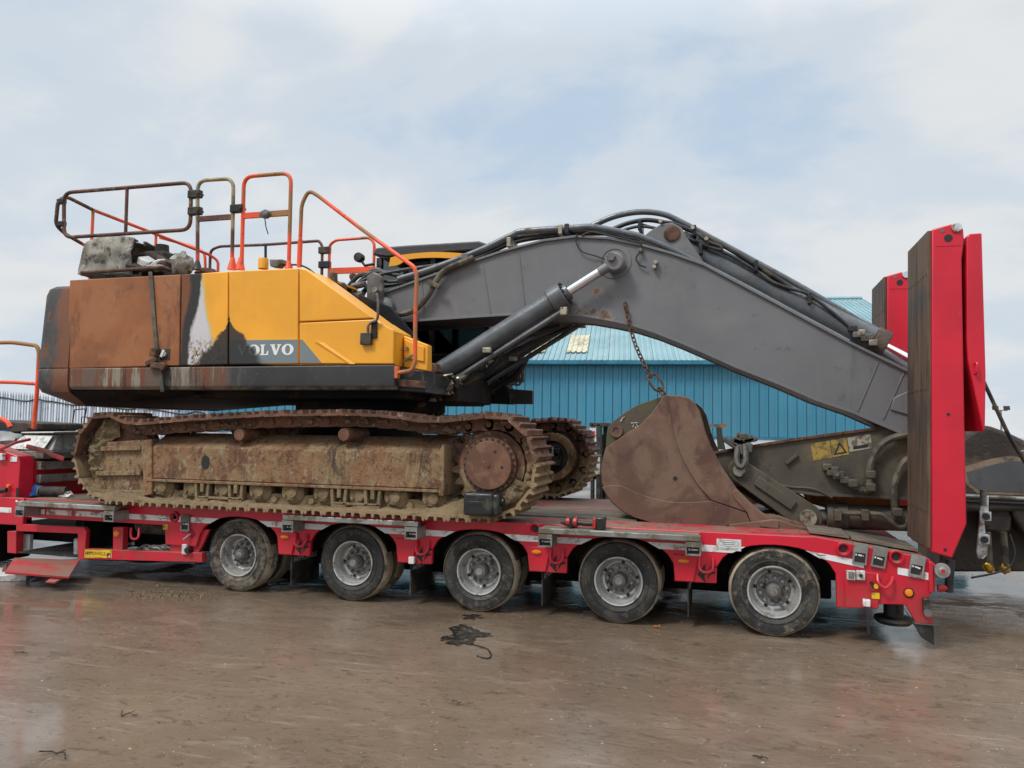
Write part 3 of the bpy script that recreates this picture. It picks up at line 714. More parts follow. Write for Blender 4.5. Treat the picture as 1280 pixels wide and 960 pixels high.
# pillar pieces between wheels: raised web, lashing ring, emblem, marker lamp
def web(x0, x1, z0, z1, nm='pillar_panel'):
    return MB().prism([(x0, z0), (x1, z0), (x1 + .05, z1), (x0 - .03, z1)], YT - .022, YT - .001).build(nm, 'red_paint', trl, .005)
for k in range(4):
    xm = AX[k] + .68
    web(xm - .16, xm - .005, .435, .665)
    r_ = MB(); r_.tube([(xm + .045, YT - .01, .655), (xm + .05, YT - .05, .56), (xm + .105, YT - .06, .53), (xm + .16, YT - .05, .56), (xm + .165, YT - .01, .655)], .013, 8, smooth=4)
    r_.build('lashing_ring', 'red_paint', trl)
    e = MB(); e.prism([(xm + .03, .50), (xm + .10, .60), (xm + .095, .52), (xm + .115, .505), (xm + .09, .495), (xm + .10, .43)], YT - .004, YT - .001)
    e.prism([(xm + .115, .46), (xm + .14, .57), (xm + .165, .59), (xm + .20, .58), (xm + .20, .565), (xm + .172, .57), (xm + .158, .555), (xm + .155, .53), (xm + .185, .535), (xm + .183, .515), (xm + .148, .51)], YT - .004, YT - .001)
    e.build('emblem', 'dark_print', trl)
    if k in (0, 2, 3):
        mk = MB(); mk.lathe([(0, -.022), (.6, -.02), (1., -.008), (1., 0)], (0, 0, 0), 20)
        for v in mk.v: v.x = v.x * .048 + xm - .09; v.z = v.z * .022 + .615; v.y += YT - .023
        o = mk.build('marker_lamp', 'amber', trl)
    if k in (1,):
        MB().box(xm - .03, xm + .03, YT - .06, YT - .022, .43, .50).build('lamp', 'white_print', trl, .006)
    # mud flap behind the wheel with its maker's lettering
    fx = AX[k] + .62
    MB().box(fx, fx + .012, YT + .06, YT + .62, .10, .44).build('mud_flap', 'dark_rubber', trl)
    text('lettering', 'FAYMONVILLE', .075, T(fx + .0135, YT + .33, .36) @ FACE_REAR, 'white_print', trl, sx=.95)
# wheels
tp = [(.215, .03), (.235, .012), (.262, .0), (.268, -.006), (.276, -.006), (.280, -.002), (.31, -.008), (.335, -.006), (.348, -.004), (.351, -.008), (.356, -.002), (.362, .006), (.374, .030), (.378, .048), (.383, .060), (.3835, .085), (.377, .088), (.377, .096), (.384, .099), (.384, .128), (.377, .131), (.377, .139), (.384, .142), (.3835, .172), (.379, .19), (.362, .222), (.33, .236), (.28, .236), (.215, .20)]
tm = [0, 0, 0, 0, 0, 0, 0, 0, 0, 0, 0, 1, 1, 1, 1, 1, 1, 1, 1, 1, 1, 1, 1, 1, 1, 0, 0, 0]
rp = [(.2225, .022), (.2275, .010), (.222, .002), (.213, .004), (.205, .018), (.203, .04), (.196, .06), (.190, .07), (.188, .11), (.180, .135), (.168, .146), (.150, .148), (.138, .135), (.128, .132), (.0, .132)]
def tyre(cx, y, flip=False):
    m = MB(); m.lathe([(r * 1.0, o if not flip else .236 - o) for r, o in tp], (cx, y, .385), 56, 'Y', tm)
    for v in m.v:
        if v.z < .016: v.z = .002 + (v.z) * .04; v.x = cx + (v.x - cx) * 1.03
    return m
for k, x in enumerate(AX):
    st = R((1.5, 2., 2., 1., 0)[k]); yw = YT + .01
    w = tyre(x, yw).build('wheel', ['tyre_rubber', 'tyre_mud'], trl, 0, angle=30)
    tag(w, ('muddy twin wheel nearest the gooseneck', 'muddy twin wheel on the second axle from the gooseneck', 'muddy twin wheel on the middle axle', 'muddy twin wheel on the fourth axle', 'muddy twin wheel nearest the raised ramps')[k])
    rim = MB().lathe(rp, (x, yw, .385), 40, 'Y', [0 if (rp[q_][0] + rp[q_ + 1][0]) / 2 > .145 else 1 for q_ in range(len(rp) - 1)]); rim.build('rim', ['rim_silver', 'nut_grey'], w)
    hub = MB().lathe([(0, .022), (.03, .022), (.042, .024), (.058, .030), (.062, .048), (.066, .055), (.07, .13)], (x, yw, .385), 28)
    hub.build('hub_cap', 'hub_grey', w)
    MB().lathe([(0, .0), (.034, .0), (.036, .004)], (x, yw + .018, .385), 20).build('hub_badge', 'galvanised', w)
    nut = MB().cyl((0, .085, 0), (0, .13, 0), .017, .020, 6).cyl((0, .070, 0), (0, .085, 0), .012, .016, 6).mesh('wheel_nut', 'nut_grey', Vector((0, 0, 0)))
    hole = MB()
    a0 = k * .37
    for j in range(10):
        t = a0 + 2 * math.pi * j / 10; inst('wheel_nut', nut, T(x + .1125 * math.cos(t), yw, .385 + .1125 * math.sin(t)), w)
    for j in range(5):
        t = a0 + .3 + 2 * math.pi * j / 5
        c = Vector((x + .160 * math.cos(t), yw + .140, .385 + .160 * math.sin(t)))
        MB().cyl(c, c + Vector((0, .03, 0)), .017, None, 10).build('hand_hole', 'dark_print', w)
    tyre(x, yw + .30, True).build('inner_tyre', ['tyre_rubber', 'tyre_mud'], w, 0, angle=30)
    for v, nm in ((YF - .246, 'far_wheel'), (YF - .55, 'far_wheel')):
        tyre(x, v, True).build('wheel', ['tyre_rubber', 'tyre_mud'], trl, 0, angle=30)
# load wideners: pulled-out brackets that carry a galvanised bar
def widener(u0, v0, u1, v1, Y=6.94, infill=True):
    a, b = V(u0, v0, Y), V(u1, v1, Y); z = ZD - .012
    p = MB().box(a.x, b.x, Y, Y + .07, z - .05, z).build('widener_bar', 'galvanised', trl, .006)
    if infill: MB().box(a.x + .02, b.x - .02, Y + .075, YT - .005, z - .025, z + .002).build('widener_board', 'deck_timber', trl)
    for x in (a.x + .0, b.x - .13):
        t = MB(); t.box(x, x + .012, Y - .012, YT - .006, z - .17, z - .055); t.box(x + .118, x + .13, Y - .012, YT - .006, z - .17, z - .055)
        t.box(x + .0125, x + .1175, Y - .012, YT - .006, z - .17, z - .158); t.box(x + .0125, x + .1175, Y - .012, YT - .006, z - .097, z - .055)
        t.build('widener_bracket', 'galvanised', trl)
        MB().box(x + .013, x + .117, Y + .05, Y + .06, z - .157, z - .098).build('bracket_cap', 'dark_print', trl)
        MB().box(x + .022, x + .038, Y + .047, Y + .049, z - .136, z - .118).box(x + .046, x + .106, Y + .047, Y + .049, z - .134, z - .121).build('bracket_print', 'white_print', trl)
widener(20, 634, 143, 641); widener(353, 652, 522, 660, infill=False); widener(673, 662, 876, 684)
def socket(x, z, rot=0., y=YT):
    s_ = MB(); s_.box(-.055, .055, -.026, -.002, -.005, .075); s_.box(-.055, -.042, -.026, -.002, -.10, -.0055); s_.box(.042, .055, -.026, -.002, -.10, -.0055); s_.box(-.0415, .0415, -.026, -.002, -.10, -.085)
    me = s_.mesh('stake_socket', 'galvanised', Vector((0, 0, 0)))
    q = T(x, y, z) @ Matrix.Rotation(rot, 4, 'Y')
    o = inst('stake_socket', me, q, trl)
    inst('socket_mouth', MB().box(-.041, .041, -.016, -.002, -.084, -.006).mesh('socket_mouth', 'dark_print', Vector((0, 0, 0))), q, o)
    inst('socket_print', MB().box(-.034, -.02, -.0185, -.0165, -.034, -.016).box(-.012, .032, -.0185, -.0165, -.031, -.018).mesh('socket_print', 'white_print', Vector((0, 0, 0))), q, o)
for u, v, ro in ((1075, 690, .10), (1099, 694, .16), (1146, 705, .16), (233, 652, .0)):
    p = V(u, v, YT); socket(p.x, p.z, ro)
for u, v in ((1054, 686), (1120, 696), (219, 646), (669, 661)):
    p = V(u, v, YT)
    MB().lathe([(.030, .0), (.045, -.03), (.055, -.03), (.062, -.001)], p, 16).build('stake_hole', 'red_paint', trl)
    MB().cyl(p + Vector((0, -.004, 0)), p + Vector((0, -.001, 0)), .030, None, 14).build('hole_mouth', 'dark_print', trl)
p = V(911, 681, YT); MB().box(p.x - .105, p.x + .105, YT - .005, YT - .001, p.z - .05, p.z + .05).build('rating_plate', 'pale_plate', trl)
MB().tube([(p.x + .088 * math.cos(t), YT - .0055, p.z + .012 + .028 * math.sin(t)) for t in (2 * math.pi * i / 24 for i in range(24))], .0014, 4, closed=True).build('plate_oval', 'hub_grey', trl)
for dz, w_, h_ in ((.021, .055, .005), (.004, .05, .005), (-.030, .08, .003), (-.040, .07, .003)): MB().box(p.x - w_, p.x + w_, YT - .0065, YT - .0052, p.z + dz - h_ / 2, p.z + dz + h_ / 2).build('plate_print', 'hub_grey', trl)
p = V(207, 659, YT); MB().box(p.x - .03, p.x + .03, YT - .005, YT - .001, p.z - .025, p.z + .03).build('yellow_sticker', 'yellow_label', trl)
p = V(1061, 690, YT)
# tail: control panel recess, lamps, switches, hook, bumper flap, rubber foot
px = lambda u, v, dy=0.: V(u, v, YT + dy)
a, b = px(1056, 712), px(1098, 760)
MB().prism([(a.x, a.z), (px(1098, 716).x, px(1098, 716).z), (px(1098, 760).x, px(1098, 760).z), (px(1056, 759).x, px(1056, 759).z)], YT - .02, YT - .001).build('control_panel', 'red_paint', trl, .006)
for u in (1063, 1075):
    p = px(u, 718); o = MB().box(p.x - .034, p.x + .034, YT - .05, YT - .021, p.z - .04, p.z + .04).build('switch_box', 'pale_plate', trl, .006)
    if u == 1063: MB().box(p.x - .022, p.x + .022, YT - .053, YT - .0505, p.z - .026, p.z + .026).build('switch_lid', 'galvanised', o)
    else: MB().cyl((p.x, YT - .066, p.z), (p.x, YT - .0505, p.z), .014, None, 12).build('switch_knob', 'dark_print', o)
p = px(1094, 744); MB().box(p.x - .03, p.x + .03, YT - .025, YT - .021, p.z - .025, p.z + .025).build('yellow_sticker', 'yellow_label', trl)
p = px(1094, 732); MB().cyl((p.x, YT - .05, p.z), (p.x, YT - .021, p.z), .018, None, 12).build('air_valve', 'yellow_label', trl)
p = px(1089, 728); MB().cyl((p.x, YT - .045, p.z), (p.x, YT - .021, p.z), .016, None, 12).build('air_valve', 'dark_print', trl)
p = px(1089, 736); MB().cyl((p.x, YT - .045, p.z), (p.x, YT - .021, p.z), .016, None, 12).build('air_valve', 'tool_red', trl)
p = px(1082, 752); MB().box(p.x - .028, p.x + .028, YT - .075, YT - .021, p.z - .03, p.z + .03).build('work_lamp', 'white_print', trl, .008)
MB().box(p.x + .0, p.x + .02, YT - .07, YT - .055, p.z - .25, p.z - .035).build('lamp_strap', 'dark_rubber', trl)
r0 = [px(1097, 718, -.02), px(1098, 728, -.06), px(1106, 735, -.07), px(1113, 730, -.06), px(1116, 721, -.02)]
MB().tube(r0, .013, 8, smooth=4).build('lashing_ring', 'red_paint', trl)
p = px(1136, 741); MB().lathe([(0, -.02), (.025, -.018), (.032, -.008), (.034, 0)], p + Vector((0, -.001, 0)), 20).build('marker_lamp', 'amber', trl)
MB().lathe([(.0345, 0), (.0345, -.008), (.041, -.006), (.042, 0)], p + Vector((0, -.001, 0)), 20).build('lamp_ring', 'dark_print', trl)
p = px(1157, 757); MB().box(p.x - .028, p.x + .028, YT - .06, YT - .001, p.z - .07, p.z + .07).build('tail_lamp', 'black_plastic', trl, .012)
MB().cyl((p.x, YT - .085, p.z - .045), (p.x, YT - .055, p.z - .045), .03, None, 14).build('lamp_lens', 'hub_grey', trl)
MB().prism_px([(1130, 760), (1145, 781), (1167, 783), (1168, 807), (1152, 797)], YT + .03, YT + .06).build('bumper_flap', 'dark_rubber', trl)
c = V(1117, 770, YT + .25)
MB().lathe([(0, .02), (.13, .02), (.16, .05), (.155, .075), (.08, .085), (.08, .22), (.10, .24), (.10, .27), (0, .27)], (c.x, c.y, c.z - .08), 24, 'Z').build('support_foot', 'black_steel', trl)
p = px(1177, 713); MB().lathe([(0, -.05), (.026, -.05), (.03, -.045), (.03, -.03), (.058, -.03), (.062, -.02), (.062, 0)], p + Vector((0, .0, 0)), 20).build('hinge_boss', 'galvanised', trl)
p = px(1177, 713); MB().cyl((p.x, YT - .056, p.z), (p.x, YT - .0505, p.z), .017, None, 12).build('hinge_pin', 'red_paint', trl)
MB().box(px(1160, 705).x, px(1160, 705).x + .03, YT - .03, YT - .001, px(1163, 740).z, px(1163, 702).z).build('hinge_plate', 'red_paint', trl, .004)
MB().box(1.40, 1.52, YT + .06, YF - .06, .38, .60).build('rear_beam', 'black_steel', trl, .01)
q0, q1 = px(1172, 735, .1), px(1188, 735, .1)
MB().cyl(q0, q1, .03, None, 10).build('ram_pivot', 'red_paint', trl); MB().cyl(px(1186, 740, .1), px(1188, 700, .1), .035, None, 10).build('ramp_ram', 'black_steel', trl)
# ramps standing upright: painted box with timber running face and a folded second flap
def ramp(y0, lab):
    w_ = .80; y1 = y0 + w_
    pf = XZ([(1164, 287), (1188, 280.5), (1197, 279.5), (1204, 286), (1205, 300), (1202, 325), (1208, 655), (1190, 698), (1164, 690)], 7.2)
    r_ = MB().prism(pf, y0, y1).build('ramp', 'red_paint', trl, .012)
    tag(r_, lab)
    nb = 4
    for j in range(nb):
        ya = y0 + .0 + w_ / nb * j
        xs = [pf[0][0] - .002, pf[8][0] - .002]
        MB().extrude([(xs[0] - .028, ya + .004, pf[0][1] - .01), (xs[0], ya + .004, pf[0][1] - .01), (xs[1], ya + .004, pf[8][1] + .03), (xs[1] - .028, ya + .004, pf[8][1] + .03)], (0, w_ / nb - .008, 0)).build('timber_plank', 'ramp_timber', r_, .004)
    for zf in (.12, .5, .86):
        for j in range(8):
            zq = pf[8][1] + (pf[0][1] - pf[8][1]) * zf; xq = pf[8][0] + (pf[0][0] - pf[8][0]) * zf - .031; yq = y0 + .05 + j * .1
            MB().cyl((xq - .002, yq, zq), (xq + .001, yq, zq), .011, None, 8).build('plank_bolt', 'dark_print', r_)
    f2 = XZ([(1208, 296), (1212, 292), (1227.5, 291), (1232.5, 470), (1231.5, 536), (1229, 540), (1210, 450), (1208.5, 425)], 7.2)
    fl = MB().prism(f2, y0 + .01, y1 - .01).build('flap', 'red_paint', r_, .01)
    MB().prism(XZ([(1209.5, 455), (1228.5, 541), (1228, 545), (1209.5, 545)], 7.2), y0 + .5, y1 - .1).build('flap_rib', 'red_paint', r_, .004)
    c = V(1195, 285, 7.2); c.y = y0
    MB().lathe([(0, -.02), (.036, -.02), (.042, -.012), (.042, -.001)], c, 20).build('pivot_pin', 'chrome', r_)
    c = V(1185, 298, 7.2); c.y = y0; MB().cyl(c + Vector((0, -.003, 0)), c + Vector((0, -.001, 0)), .033, None, 16).build('bore', 'dark_print', r_)
    c = V(1178, 289, 7.2); c.y = y0; MB().cyl(c + Vector((0, -.003, 0)), c + Vector((0, -.001, 0)), .018, None, 12).build('bore', 'hub_grey', r_)
    for u, v in ((1185, 518), (1181, 687)):
        c = V(u, v, 7.2); c.y = y0; MB().cyl(c + Vector((0, -.003, 0)), c + Vector((0, -.001, 0)), .014, None, 10).build('bore', 'dark_print', r_)
    p0, p1 = V(1163, 308, 7.2), V(1204, 308, 7.2)
    MB().box(p0.x + .04, p1.x - .02, y0 - .004, y0 - .001, p0.z - .006, p0.z + .002).build('weld_seam', 'red_paint', r_)
    h0, h1 = V(1219, 454, 7.2), V(1219, 467, 7.2)
    for h in (h0, h1): h.y = y0 + .01
    MB().tube([h0, h0 + Vector((0, -.05, 0)), h1 + Vector((0, -.05, 0)), h1], .010, 8, .02).build('handle', 'red_paint', r_)
ramp(7.19, 'upright red ramp with timber tread on the control panel side')
ramp(9.21, 'upright red ramp with timber tread on the warehouse side')
# front end: side tool locker frame, lowered flap, guard rail, chain tray
YB = YT
m = MB(); m.prism_px([(9, 664), (20, 664), (20, 692), (9, 691)], YB, YB + .10); m.build('locker_post', 'red_paint', trl, .005)
m = MB(); m.prism_px([(20, 655), (104, 659), (108, 664), (105, 700), (97, 699), (97, 667), (20, 664)], YB, YB + .06); m.build('locker_frame', 'red_paint', trl, .006)
a, b = V(22, 695, YB + .02), V(96, 697, YB + .02)
MB().box(a.x, b.x, YB + .02, YB + .9, .235, .25).build('locker_floor', 'black_steel', trl); MB().box(a.x, b.x, YB + .9, YB + .91, .25, .66).build('locker_back', 'pale_plate', trl); MB().box(b.x + .002, b.x + .02, YB + .07, YB + .9, .30, .66).build('locker_side', 'under_black', trl); MB().box(-9.8, -8.85, 7.4, 8.0, .03, .62).build('dark_filler_box', 'under_black', trl, .03)  # last box is a black filler, added to darken the view left of the locker
MB().prism_px([(91, 673), (97, 673), (97, 696), (91, 696)], YB + .12, YB + .20).build('white_canister', 'white_scrap', trl, .02)
MB().prism_px([(22, 668), (37, 668), (36, 690), (22, 690)], YB + .14, YB + .2).build('locker_hinge', 'pale_plate', trl, .01)
f0, f1 = V(18, 697, YB), V(99, 700, YB); g0, g1 = G(6, 715, .16), G(86, 721, .16)
fm = MB(); fm.extrude([f0, f1, g1, g0], (0, .004, -.02)); fm.build('locker_flap', 'red_paint', trl)
e0, e1 = G(69, 719, .15), G(82, 720, .15); MB().extrude([e0, e1, e1 + Vector((-.04, -.10, -.05)), e0 + Vector((-.02, -.10, -.05))], (0, .003, -.015)).build('flap_hook', 'red_paint', trl)
MB().prism_px([(104, 686), (252, 691), (253, 703), (104, 699)], YB, YB + .08).build('guard_rail', 'red_paint', trl, .006)
MB().prism_px([(141, 659), (154, 659), (153, 688), (141, 688)], YB + .02, YB + .10).build('guard_post', 'red_paint', trl, .005)
MB().prism_px([(208, 662), (262, 662), (248, 691), (212, 691), (212, 672), (208, 672)], YB + .03, YB + .07).build('guard_bracket', 'red_paint', trl, .004)
p = V(146, 667, YB + .02); MB().lathe([(0, -.02), (.03, -.018), (.04, -.006), (.04, 0)], p, 16).build('marker_lamp', 'amber', trl)
p, q = V(104, 692, YB), V(140, 692.5, YB)
MB().extrude([p + Vector((0.02, -.004, -.045)), q + Vector((0, -.004, -.045)), q + Vector((0, -.004, .045)), p + Vector((.02, -.004, .045))], (0, .003, 0)).build('maker_plate', 'yellow_label', trl)
text('lettering', 'FAYMONVILLE', .052, T((p.x + q.x) / 2 - .03, YB - .0048, p.z + .012) @ FACE_CAM, 'dark_print', trl, sx=.86)
MB().box((p.x + q.x) / 2 - .04, (p.x + q.x) / 2 + .08, YB - .0055, YB - .0042, p.z - .032, p.z - .026).build('plate_line', 'rusty_orange', trl)
MB().box(q.x - .062, q.x - .012, YB - .0055, YB - .0042, p.z - .028, p.z + .028).build('plate_emblem', 'tool_red', trl)
MB().prism([(q.x - .052, p.z - .02), (q.x - .022, p.z - .02), (q.x - .022, p.z + .014)], YB - .0068, YB - .0057).build('emblem_arrow', 'white_print', trl)
p = V(240, 667, YB); MB().cyl(p + Vector((0, .0, 0)), p + Vector((0, .028, 0)), .05, None, 14).build('crank_boss', 'galvanised', trl); MB().tube([p + Vector((0, -.02, 0)), V(229, 675, YB - .05)], .011, 6).build('crank_handle', 'galvanised', trl)
p = V(232, 687, YB); MB().box(p.x - .03, p.x + .03, YB - .03, YB + .028, p.z - .05, p.z + .06).build('air_valve', 'pale_plate', trl, .008); MB().cyl(p + Vector((.05, -.05, 0)), p + Vector((.05, .028, 0)), .03, None, 10).build('valve_knob', 'dark_print', trl)
r0 = [V(164, 660, YB), V(164, 671, YB - .04), V(168, 674, YB - .05), V(173, 671, YB - .04), V(174, 660, YB)]
MB().tube(r0, .014, 8, smooth=4).build('lashing_ring', 'red_paint', trl)
p = V(195, 664, YB + .5); MB().cyl((p.x - .2, YB + .5, .60), (p.x + .5, YB + .5, .60), .13, None, 20).build('air_tank', 'hub_grey', trl)
# chain heap in the tray
lk = MB(); lk.tube([(.04 * math.cos(t) * 1.5, 0, .028 * math.sin(t)) for t in (2 * math.pi * i / 12 for i in range(12))], .010, 6, closed=True)
lkm = lk.mesh('tray_chain_link', 'galvanised', Vector((0, 0, 0)))
for i in range(26):
    p = V(178 + 33 * (i % 13) / 12, 687.5 - (i // 13) * 2.5, YB + .12)
    inst('tray_chain_link', lkm, T(p.x, p.y + random.uniform(-.02, .02), p.z) @ Matrix.Rotation(random.uniform(-.5, .5), 4, 'Y') @ Matrix.Rotation(i % 2 * 1.3, 4, 'X'), trl)
# gooseneck
GX = V(27, 585, 7.25).x
gn = MB(); gn.prism([(-12.2, 1.15), (GX - .35, 1.05), (GX - .30, .62), (GX, .60), (GX, 1.30), (GX - .04, 1.37), (GX - .5, 1.50), (-12.2, 1.55)], 7.22, 7.42)
gn.build('gooseneck_beam', 'red_paint', trl, .01)
gn = MB(); gn.prism([(-12.2, 1.15), (GX - .35, 1.05), (GX - .30, .62), (GX, .60), (GX, 1.30), (GX - .04, 1.37), (GX - .5, 1.50), (-12.2, 1.55)], 9.72, 9.92)
gn.build('gooseneck_beam', 'red_paint', trl, .01)
MB().box(GX - .06, GX - .01, 7.43, 9.71, .80, 1.30).build('gooseneck_wall', 'red_paint', trl); MB().box(-12.1, GX - .07, 7.43, 9.71, 1.2, 1.36).build('gooseneck_floor', 'deck_timber', trl)
MB().prism([(-8.9, .70), (-8.07, .70), (-8.07, ZD), (GX, ZD), (-8.9, ZD)], YT + .005, 7.215).build('neck_plate', 'red_paint', trl)
MB().box(-9.6, -8.07, YT, YT + .055, .56, ZD - .002).build('neck_side', 'red_paint', trl, .006)
MB().box(-9.5, -8.25, YT - .004, YT - .001, .70, .76).build('reflective_strip', 'white_tape', trl)
for z0 in (1.245, 1.085):
    MB().box(GX + .001, GX + .07, 7.45, 9.6, z0 - .05, z0 + .05).build('stowed_bar', 'galvanised', trl, .008)
MB().box(GX - .3, GX + .08, 7.47, 9.5, 1.33, 1.42).build('stowed_bar', 'galvanised', trl, .008)
p = V(4, 571, 7.22); MB().box(p.x - .05, p.x + .05, 7.17, 7.215, p.z - .04, p.z + .04).build('work_lamp', 'white_print', trl, .008)
p = V(18, 574, 7.22); MB().box(p.x - .05, p.x + .05, 7.21, 7.217, p.z - .03, p.z + .03).build('reflective_strip', 'white_tape', trl)
p = V(8, 613, 7.22); MB().cyl(p + Vector((-.08, -.07, -.01)), p + Vector((.06, -.05, .01)), .035, .028, 10).build('air_coupling', 'dark_print', trl)
p = V(12, 607, 7.22); MB().cyl(p + Vector((0, -.03, 0)), p + Vector((0, -.001, 0)), .02, None, 10).build('marker_lamp', 'amber', trl)
p = V(22, 616, 7.22); MB().box(p.x - .02, p.x + .02, 7.214, 7.2175, p.z - .06, p.z + .06).build('slot', 'dark_print', trl)

# ================================================================== burnt excavator
EC = Vector((-4.60, 8.58, ZD + .012))
exc = thing('excavator', EC, 'burnt yellow and rust brown crawler excavator lashed on the red trailer', 'excavator')
YN = 7.08
# ---- tracks
XS, XI, ZP, RP = -2.27, -6.62, 1.425, .422
topz = lambda x: None
tp_ = [(p.x, p.z - .105) for p in (V(u, v, 6.92) for u, v in ((640, 535), (590, 527), (540, 522), (500, 517), (450, 513), (400, 513), (340, 514), (280, 517), (220, 521), (160, 525), (128, 529)))]
def track_path():
    pts = []
    for i in range(25): pts.append((XI + (XS - XI) * i / 24, ZP - RP))
    for i in range(1, 17): t = -math.pi / 2 + math.pi * .92 * i / 16; pts.append((XS + RP * math.cos(t), ZP + RP * math.sin(t)))
    for x, z in tp_:
        if x < XS - .25 and x > XI + .2: pts.append((x, z))
    for i in range(0, 17): t = math.pi * .60 + math.pi * .90 * i / 16; pts.append((XI + RP * 1.02 * math.cos(t), ZP + RP * math.sin(t)))
    pts = [Vector((x, 0, z)) for x, z in pts]
    c = catmull(pts + [pts[0]], 4)[:-1]
    L = [0]
    for i in range(len(c)): L.append(L[-1] + (c[(i + 1) % len(c)] - c[i]).length)
    return c, L
pc, pl = track_path(); NS = 52
def at_len(s_):
    s_ %= pl[-1]
    for i in range(len(pc)):
        if pl[i + 1] >= s_:
            k = (s_ - pl[i]) / max(pl[i + 1] - pl[i], 1e-6); return pc[i].lerp(pc[(i + 1) % len(pc)], k)
pitch = pl[-1] / NS
h = pitch / 2
shoe = MB()
prof = [(-h - .012, .056), (-h + .030, .050), (h - .02, .050), (h + .006, .058), (h + .010, .074), (h - .004, .119), (h - .020, .119), (h - .034, .080),
        (.020, .076), (.012, .115), (-.008, .115), (-.016, .076), (-h + .045, .078), (-h + .030, .112), (-h + .012, .112), (-h - .004, .080), (-h - .014, .072)]
shoe.extrude([(x, -.3, z) for x, z in prof], (0, .6, 0))
shoe_me = shoe.mesh('track_shoe', 'muddy_track', Vector((0, 0, 0)), 25)
link = MB()
for y in (-.105, .105):
    lp = [(-h - .03, -.045), (-h + .0, -.062), (-.03, -.062), (.0, -.05), (h - .01, -.062), (h + .03, -.05), (h + .045, -.01), (h + .02, .03), (h - .03, .050), (-h + .0, .050), (-h - .04, .02)]
    o_ = .018 if y < 0 else -.018
    link.extrude([(x, y - .024, z) for x, z in lp], (0, .048, 0))
link.cyl((h, -.15, -.005), (h, .15, -.005), .032, None, 10)
link.cyl((0, -.135, .0), (0, -.08, .0), .030, .036, 8)
link_me = link.mesh('track_link', 'muddy_track', Vector((0, 0, 0)), 25)
def roller_mesh(r):
    m = MB(); m.lathe([(0, -.20), (r * .45, -.20), (r * .5, -.18), (r, -.14), (r, -.06), (r * .82, -.05), (r * .82, .05), (r, .06), (r, .14), (r * .5, .18), (0, .2)], (0, 0, 0), 24)
    return m.mesh('track_roller', 'dry_mud', Vector((0, 0, 0)))
rol_me = roller_mesh(.115)
cap = MB(); cap.extrude([(-.085, 0, .085), (.085, 0, .085), (.085, 0, -.01), (.05, 0, -.062), (-.05, 0, -.062), (-.085, 0, -.01)], (0, .10, 0)); cap.cyl((.05, -.02, -.02), (.05, .0, -.02), .018, None, 6).cyl((-.05, -.02, -.02), (-.05, .0, -.02), .018, None, 6)
cap_me = cap.mesh('roller_cap', 'dry_mud', Vector((0, 0, 0)))
grd = MB(); grd.extrude([(-.10, 0, .10), (-.085, 0, -.10), (.075, 0, -.10), (.09, 0, .10), (.06, 0, .10), (.045, 0, -.06), (-.055, 0, -.06), (-.07, 0, .10)], (0, .07, 0)); grd.box(-.02, .02, -.006, .06, .0, .095)
grd_me = grd.mesh('roller_guard', 'dry_mud', Vector((0, 0, 0)))
spr = MB(); NT = 21
spts = []
for i in range(NT):
    a = 2 * math.pi * i / NT; s_ = 2 * math.pi / NT
    for da, r in ((-.34, .375), (-.18, .425), (-.08, .445), (.08, .445), (.18, .425), (.34, .375)): spts.append(((r) * math.cos(a + da * s_), r * math.sin(a + da * s_)))
spr.extrude([(x, -.04, z) for x, z in spts], (0, .08, 0))
spr_me = spr.mesh('sprocket', 'muddy_track', Vector((0, 0, 0)), 25)
